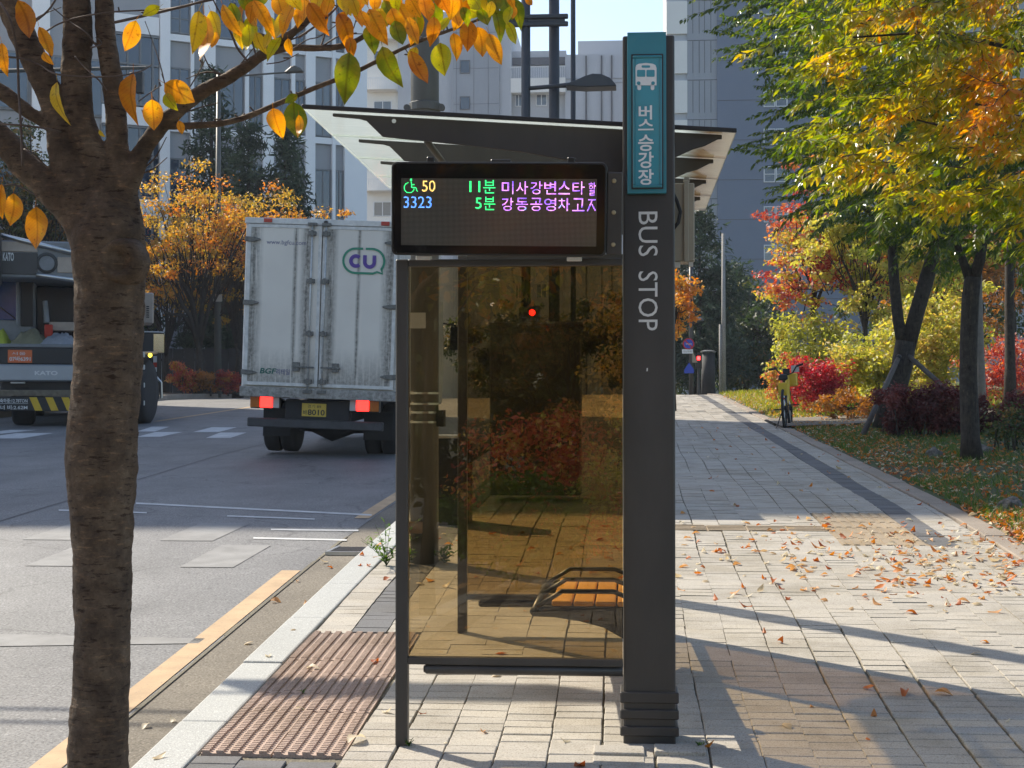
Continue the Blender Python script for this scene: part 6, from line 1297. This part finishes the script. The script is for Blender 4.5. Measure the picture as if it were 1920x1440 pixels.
# ------------------------------------------------------------------ far poles and signs
cp = pole_thing('concrete_pole', 'pale concrete utility pole past the crest of the pavement', 'pole', XA(1357, 48), 48, .075, .055, ZA(438, 48, 1358) - gz(48), M_concpole)
mb = MB(); mb.tube([(-.10, -.02, 0), (-.10, -.02, ZA(610, 48) - gz(48))], .045, 8); mb.build('riser_pipe', M_concpole, cp, smooth=True)
spx = pole_thing('sign_pole', 'slim grey sign pole carrying a round blue and red traffic sign', 'sign pole', XA(1296, 47), 47, .07, .055, ZA(480, 47, 1296) - gz(47), M_darkpole)
def sgx(px): return XA(px, 47) - spx.location.x
def sgz(py): return ZA(py, 47, 1296) - spx.location.z
M_sred = simple('sign_red', (.42, .02, .03), .4); M_sblue = simple('sign_blue', (.02, .06, .42), .4)
mb = MB(); mb.disc_ring((sgx(1291), -.09, sgz(645)), (0, -1, 0), [(.18, -.01), (.18, 0)], 24); rs_ = mb.build('round_sign', M_sred, spx); mb = MB(); mb.disc_ring((sgx(1291), -.091, sgz(645)), (0, -1, 0), [(.14, 0), (.14, .002)], 24); mb.build('sign_face', M_sblue, rs_)
mb = MB(); c_ = Vector((sgx(1291), -.0945, sgz(645))); q = Vector((.1, 0, -.1)); w_ = Vector((.016, 0, .016)); mb.add([c_ - q - w_, c_ + q - w_, c_ + q + w_, c_ - q + w_], [(0, 1, 2, 3)]); mb.build('red_bar', M_sred, rs_)
mb = MB(); letter(mb, '주차금지', (sgx(1285.5), -.0955, sgz(647)), (1, 0, 0), (0, 0, 1), w=.19, h=.055); mb.build('lettering', M_whitelet, rs_)
mb = MB(); mb.box(sgx(1279), sgx(1299), -.09, -.08, sgz(663), sgz(655)); sp2 = mb.build('supplement_plate', M_whitelet, spx); mb = MB(); letter(mb, '견인지역', (sgx(1281), -.0905, sgz(661.5)), (1, 0, 0), (0, 0, 1), w=.25, h=.07); mb.build('lettering', M_blk, sp2)
mb = MB(); mb.prism([(1283, 700), (1301, 700), (1301, 693), (1292, 680), (1283, 693)], lambda u, v, d: (sgx(u), d, sgz(v)), -.09, -.08); mb.build('blue_sign', M_sblue, spx)
mb = MB(); mb.prism([(1298, 680), (1308, 680), (1298, 656)], lambda u, v, d: (sgx(u), d, sgz(v)), -.07, -.06); mb.build('warning_sign', M_beige, spx)
mb = MB(); mb.tube([(0, 0, sgz(598)), (sgx(1306), 0, sgz(600))], .02, 6); mb.build('lamp_arm', M_darkpole, spx); mb = MB(); mb.disc_ring((sgx(1310), 0, sgz(600)), (0, 0, 1), [(.17, -.03), (.15, .04), (.06, .09)], 14); mb.build('lamp_head', M_pole, spx)
pl2 = thing('pedestrian_signal', 'small red pedestrian signal next to the round traffic sign', 'traffic signal', (XA(1310, 47.4), 47.4, gz(47.4)))
mb = MB(); hq = ZA(674, 47.4) - gz(47.4); mb.tube([(0, .05, -.1), (0, .05, hq + .2)], .035, 8); mb.build('post', M_darkpole, pl2); mb = MB(); mb.box(-.1, .1, -.05, .05, hq - .3, hq + .17); mb.build('housing', M_black, pl2); mb = MB(); mb.box(-.045, .045, -.06, -.051, hq - .03, hq + .08); mb.build('red_lamp', M_red, pl2)
bo = thing('dark_post', 'stout dark gate post with a pale cap between the sign pole and concrete pole', 'gate post', (XA(1328, 49), 49, gz(49)))
mb = MB(); mb.tube([(0, 0, -.1), (0, 0, ZA(662, 49) - gz(49))], [.24, .20], 12); mb.build('post', M_fence, bo, smooth=True); mb = MB(); mb.disc_ring((0, 0, ZA(662, 49) - gz(49)), (0, 0, 1), [(.25, 0), (.25, .04), (.12, .08)], 12); mb.build('cap', M_pole, bo)
Yl = 50.0; ll = pole_thing('street_lamp', 'tall grey street lamp with one arm among the trees across the road', 'street lamp', XA(408, Yl), Yl, .13, .07, ZA(140, Yl, 412) - gz(Yl), M_pole)
lz = lambda py: ZA(py, Yl, 412) - gz(Yl)
lx = lambda px: XA(px, Yl) - ll.location.x
mb = MB(); mb.tube([(0, 0, lz(150)), (lx(460), 0, lz(142)), (lx(535), 0, lz(138))], [.04, .035, .03], 8); am = mb.build('lamp_arm', M_pole, ll, smooth=True)
mb = MB(); mb.prism([(532, 139), (545, 128), (552, 126), (563, 131), (569, 138)], lambda u, v, d: (lx(u), d, lz(v)), -.14, .14); mb.build('lamp_head', M_pole, am, bevel=.03)
mb = MB(); mb.box(lx(398), lx(418), -.16, -.14, lz(566), lz(552)); mb.build('notice_plate', M_paper, ll)
sgm = thing('traffic_signal', 'grey signal arm reaching in behind the near cherry limbs', 'traffic signal', (XA(-120, 45), 45, gz(45)))
sx_ = lambda px: XA(px, 45) - sgm.location.x
sz_ = lambda py: ZA(py, 45, 100) - gz(45)
mb = MB(); mb.tube([(0, 0, -.1), (0, 0, sz_(100))], [.14, .1], 12); mb.build('mast', M_pole, sgm); mb = MB(); mb.tube([(0, 0, sz_(132)), (sx_(272), 0, sz_(130))], [.07, .05], 10); mb.build('arm', M_pole, sgm); mb = MB(); mb.box(sx_(253), sx_(267), -.12, .1, sz_(178), sz_(138)); mb.build('signal_head', M_black, sgm, bevel=.02)

# unseen sign added over the carriageway to cast a shadow band on the tactile tiles
rsx, rsy, rsz = -5.55, 10.36, .46 + 5.2
rsn = thing('shadow_caster_sign', 'narrow sign board on a thin arm, added out of view to cast a shadow band', 'road sign', (-14.3, rsy, gz(rsy)))
mb = MB(); mb.tube([(0, 0, -.1), (0, 0, rsz - gz(rsy) + .5)], [.11, .08], 12); mb.build('mast', M_pole, rsn, smooth=True)
for dz in (-.14, .14):
    mb = MB(); mb.tube([(0, 0, rsz - gz(rsy) + dz), (rsx + 14.3, 0, rsz - gz(rsy) + dz)], .018, 8); mb.build('arm', M_pole, rsn, smooth=True)
mb = MB(); mb.prism([(-.85, -.19), (.70, -.19), (.86, .0), (.70, .19), (-.85, .19)], lambda u, v, d: (rsx + 14.3 + u, d, rsz - gz(rsy) + v), -.06, -.03); mb.build('sign_board', M_sblue, rsn)

# ------------------------------------------------------------------ weeds, rocks, litter, grass
def weed(name, label, x, y, h, n, seed, stems=7, L=.05, tz_=0):
    rs = np.random.RandomState(seed); t = thing(name, label, 'weed', (x, y, gz(y) + tz_)); pos, tip, nrm, ln = [], [], [], []
    global mb
    mb = MB()
    for s in range(stems):
        a = rs.uniform(0, 6.28); r = h * rs.uniform(.2, .8); H = h * rs.uniform(.45, 1.); pts = [Vector((math.cos(a) * r * f ** 1.6, math.sin(a) * r * f ** 1.6, H * f)) for f in (0, .35, .7, 1)]; mb.tube(pts, [.0025, .002, .0015, .001], 4)
        for k in range(n // stems):
            f = .15 + .85 * k / (n / stems); p = np.array((math.cos(a) * r * f ** 1.6, math.sin(a) * r * f ** 1.6, H * f)); q = rs.normal(size=3); q[2] = abs(q[2]) * .6; q /= np.linalg.norm(q); nn = np.array([0, 0, 1.]) + rs.normal(size=3) * .5; nn -= q * nn.dot(q); nn /= np.linalg.norm(nn)
            pos.append(p); tip.append(q); nrm.append(nn); ln.append(L * rs.uniform(.6, 1.2))
    tag(mb.build('stem', F_weed, t), kind='stuff'); ln = np.array(ln); V, F, T = arr_leaves(np.array(pos), np.array(tip), np.array(nrm), ln, ln * .35, rs.rand(len(ln)))
    tag(inst('foliage', mesh_arr('foliage', V, F, [F_weed], T), t), kind='stuff')
wd = G(742, 1048); weed('kerb_weed', 'tall leafy weed sprouting by the kerb beside the shelter post', -1.56, 9.75, .34, 130, 1, 9, .045)
weed('kerb_weed', 'grassy tuft at the foot of the olive grey pole on the road side', bxp - .10, 9.78, .12, 60, 2, 10, .05); weed('kerb_weed', 'grassy tuft at the foot of the olive grey pole on the pavement side', bxp + .14, 9.85, .12, 70, 3, 10, .05)
weed('kerb_weed', 'tiny clover at the foot of the near shelter post', XA(768, 5.81), 5.80, .035, 26, 4, 6, .016); weed('kerb_weed', 'small sprig growing beside the sign pillar base', XA(1312, 5.82), 5.83, .03, 26, 5, 6, .018)
weed('kerb_weed', 'tiny sprout in the joint of the tactile paving', XA(568, 6.55), 6.55, .02, 10, 6, 3, .016)
M_rock = speckled('rock', (.13, .12, .11), (.6, .6, .6), 40, .5, .3)
def rock(label, px, py, w, h, seed):
    c = G(px, py); me = bpy.data.meshes.new('rock'); bm_ = bmesh.new(); bmesh.ops.create_icosphere(bm_, subdivisions=3, radius=1)
    for v in bm_.verts: v.co *= 1 + .35 * noise.noise(v.co * 1.6 + Vector((seed, 0, 0))); v.co = Vector((v.co.x * w / 2, v.co.y * w / 2, max(v.co.z, -.3) * h))
    bm_.to_mesh(me); bm_.free(); me.materials.append(M_rock); o = inst('rock', me); x, y = c.x, c.y; o.location = (x, y, lawn_z(x, y) + h * .1); tag(o, label, 'rock')
rock('dark hollow topped rock lying on the leafy lawn before the zelkova', 1752, 866, .22, .10, 1); rock('pale rough rock beside the straight zelkova trunk', 1843, 862, .24, .08, 4); rock('brown rounded rock among sunlit fallen leaves', 1896, 962, .20, .09, 7)
# grass
rs = np.random.RandomState(5); n = 60000; gx_ = 2.80 + (rs.rand(n) ** 1.4) * 4.6; gy_ = 8.5 + 20 * rs.rand(n) ** 1.15; dens = np.array([noise.noise(Vector((a * .9, b * .6, 4.2))) for a, b in zip(gx_, gy_)]); keep = (dens > rs.uniform(-.35, .35, n)) & ~((gy_ > 25.4) & (gy_ < 28.6)); gx_, gy_ = gx_[keep], gy_[keep]; n = len(gx_)
z0 = np.array([lawn_z(a, b) for a, b in zip(gx_, gy_)]); h = rs.uniform(.03, .09, n); a = rs.uniform(0, 6.28, n); w = .004 + .002 * rs.rand(n); lean = rs.normal(size=(n, 2)) * .035
V = np.stack([np.stack([gx_ - np.cos(a) * w, gy_ - np.sin(a) * w, z0], 1), np.stack([gx_ + np.cos(a) * w, gy_ + np.sin(a) * w, z0], 1), np.stack([gx_ + lean[:, 0], gy_ + lean[:, 1], z0 + h], 1)], 1).reshape(-1, 3)
F_grass = foliage('grass_blades', [(0, (.035, .075, .010)), (.6, (.07, .13, .018)), (1, (.20, .18, .06))], .45)
tag(inst('grass', mesh_arr('grass', V, np.arange(n * 3).reshape(-1, 3), [F_grass], rs.rand(n))), 'short green grass blades growing on the leafy lawn', 'grass', None, 'stuff')
n = 16000; gx_ = 2.8 + 6 * rs.rand(n); gy_ = 27 + 20 * rs.rand(n); z0 = np.array([lawn_z(a, b) for a, b in zip(gx_, gy_)]); keep = ~((gy_ < 28.6)); gx_, gy_, z0 = gx_[keep], gy_[keep], z0[keep]; n = len(gx_); h = rs.uniform(.05, .14, n); a = rs.uniform(0, 6.28, n); w = .012; lean = rs.normal(size=(n, 2)) * .05
V = np.stack([np.stack([gx_ - np.cos(a) * w, gy_ - np.sin(a) * w, z0], 1), np.stack([gx_ + np.cos(a) * w, gy_ + np.sin(a) * w, z0], 1), np.stack([gx_ + lean[:, 0], gy_ + lean[:, 1], z0 + h], 1)], 1).reshape(-1, 3)
F_grass2 = foliage('sunny_grass_blades', [(0, (.12, .16, .02)), (.6, (.25, .25, .03)), (1, (.36, .24, .06))], .45)
tag(inst('grass', mesh_arr('grass', V, np.arange(n * 3).reshape(-1, 3), [F_grass2], rs.rand(n))), 'sunlit yellowing grass on the verge past the bicycle', 'grass', None, 'stuff')
# fallen leaves
F_fall = foliage('fallen_leaf', [(0, (.20, .05, .02)), (.25, (.42, .12, .025)), (.5, (.50, .20, .05)), (.75, (.46, .36, .22)), (1, (.56, .50, .38))], .3, .5, .4)
fm = [leaf_mesh('fallen_leaf', [F_fall], .5, c_, f_, 1.25, t_, i, 5) for i, (c_, f_, t_) in enumerate(((.25, .2, .1), (-.2, .25, .3), (.35, .1, .45), (.15, .35, .6), (-.3, .15, .8), (.2, .25, .95), (.3, .3, .2), (.1, .1, .7)))]
def gh(x, y): return lawn_z(x, y) + .02 if x > 2.76 else (gz(y) + .003 if x > -1.83 else road_z(y) + .004)
spots = []
FIX = [(1462, 1203, .06, 0), (1078, 1432, .075, 0), (1838, 1206, .05, 2), (1432, 1188, .045, 6), (1520, 1323, .045, 3), (652, 1398, .10, 5), (575, 1256, .07, 5), (552, 1332, .085, 4), (715, 1335, .05, 5), (1250, 1225, .06, 0), (950, 1227, .06, 1), (800, 1338, .04, 0), (905, 1376, .05, 3), (938, 1266, .06, 4), (1070, 1390, .05, 5), (840, 1395, .02, 5), (474, 1206, .07, 4), (505, 1235, .06, 5), (280, 1360, .06, 5), (327, 1355, .05, 5), (545, 1184, .05, 4), (1315, 1400, .05, 2), (1640, 1345, .05, 2), (1625, 1385, .04, 1), (1885, 1355, .03, 5), (285, 1425, .06, 4)]
for px, py, s, k in FIX:
    dz = 0 if px > 700 or py > 1390 or (px - 242) > (1434 - py) * 1.12 else -.12
    p = G(px, py, dz); spots.append((p.x, p.y, s, k))
r2 = random.Random(99)
while len(spots) < 880:
    y = r2.triangular(8.3, 12.2, 9.7) if r2.random() < .85 else r2.uniform(6, 26); x = r2.triangular(.25, 3.6, 2.7) if r2.random() < .75 else r2.uniform(-2.2, 2.7)
    if y > 12.5 and x > 2.7 and r2.random() < .3: continue
    if 5.8 < y < 7.9 and -.9 < x < .25 and r2.random() < .6: continue
    spots.append((x, y, r2.uniform(.045, .085), r2.choice([0, 1, 2, 3, 3, 4, 4, 5, 5, 5, 6, 7])))
def leaf_M(x, y, s, r_):
    Rm = Matrix.Rotation(r_.uniform(0, 6.28), 4, 'Z') @ Matrix.Rotation(R(90) + r_.gauss(0, .14), 4, 'X') @ Matrix.Rotation(r_.gauss(0, .22) + (math.pi if r_.random() < .5 else 0), 4, 'Z')
    return Matrix.Translation((x, y, gh(x, y) + s * .07)) @ Rm @ Matrix.Scale(s, 4)
vis = [(s[2] / P_((s[0], s[1], gh(s[0], s[1])))[2], s) for s in spots]; vis = [v[1] for v in sorted(vis, key=lambda v: -v[0]) if -50 < P_((v[1][0], v[1][1], gz(v[1][1])))[0] < 1970]
SPECIAL = {(1462, 1203): 'dark red curled leaf alone between the two long shadows', (1078, 1432): 'crimson crumpled leaf in front of the shelter glass', (1520, 1323): 'rust brown leaf lying in the glass panel shadow', (652, 1398): 'long folded tan leaf at the edge of the tactile tiles by the near post', (575, 1256): 'cupped tan leaf on the tactile tiles near the kerb', (1838, 1206): 'bright orange leaf lying just above the long pole shadow', (474, 1206): 'red tipped pale leaf on the gutter beside the kerb'}
SP = {id(s): SPECIAL[f[:2]] for f, s in zip(FIX, spots) if f[:2] in SPECIAL}
for i, (x, y, s, k) in enumerate(vis[:280]):
    M_ = leaf_M(x, y, s, r2); o = bpy.data.objects.new('fallen_leaf', fm[k]); COL.objects.link(o); o.matrix_world = M_
    if id(vis[i]) in SP: tag(o, SP[id(vis[i])], 'fallen leaf')
    elif x < -1.64: tag(o, 'dry curled leaf lying on the kerb or gutter', 'fallen leaf', 'dry leaves along the kerb')
    elif x > 2.76: tag(o, 'dry curled leaf lying on the lawn', 'fallen leaf', 'dry leaves on the lawn')
    elif k in (0, 1, 2, 6): tag(o, 'rusty orange fallen leaf lying on the pavers', 'fallen leaf', 'rusty leaves on the pavers')
    else: tag(o, 'pale tan fallen leaf lying on the pavers', 'fallen leaf', 'pale leaves on the pavers')
def litter(name, label, cands, seed):
    r_ = random.Random(seed); V, F, T = [], [], []; base = [(np.array([v.co[:] for v in m.vertices]), [tuple(p.vertices) for p in m.polygons], m.attributes['tint'].data[0].value) for m in fm]
    for x, y, s, k in cands:
        M_ = np.array(leaf_M(x, y, s, r_)); v, f, t = base[k]; b = len(V); q = v @ M_[:3, :3].T + M_[:3, 3]; V += q.tolist(); F += [tuple(b + i for i in ff) for ff in f]; T += [t] * len(f)
    tag(inst(name, mesh_arr(name, np.array(V), np.array(F), [F_fall], np.array(T))), label, 'fallen leaves', None, 'stuff')
rest = vis[280:]; lit = []
for _ in range(5200):
    y = r2.uniform(9.5, 26) if r2.random() < .55 else r2.triangular(8.5, 13.2, 10.8); x = 2.72 + abs(r2.gauss(0, 1.3)); lit.append((x, y, r2.uniform(.04, .075), r2.choice([0, 1, 1, 2, 2, 3, 4, 5, 6])))
for _ in range(1500):
    y = r2.uniform(26, 44); x = 2.7 + abs(r2.gauss(0, 1.6)); lit.append((x, y, r2.uniform(.06, .1), r2.choice([2, 3, 3, 4, 5, 7])))
for _ in range(160): lit.append((r2.uniform(-1.6, 2.6), r2.uniform(-10, 4), r2.uniform(.05, .08), r2.choice([0, 1, 2, 3, 5])))
litter('leaf_litter', 'scattered brown and orange leaves covering the lawn edge', lit + rest, 3)

# ------------------------------------------------------------------ sky haze between the buildings
def haze(density):
    m = bpy.data.materials.new('haze_air'); m.use_nodes = True; nt = m.node_tree; nt.nodes.clear(); o = nt.nodes.new('ShaderNodeOutputMaterial'); v = nt.nodes.new('ShaderNodeVolumePrincipled')
    v.inputs['Color'].default_value = (.80, .88, 1, 1); v.inputs['Density'].default_value = density; v.inputs['Anisotropy'].default_value = .3; nt.links.new(v.outputs[0], o.inputs['Volume'])
    global mb
    mb = MB(); mb.box(-70, 60, -45, 135, -6, 60); h = mb.build('haze', m); h['kind'] = 'stuff'; return h
HAZE = 0.0004
if HAZE: haze(HAZE)
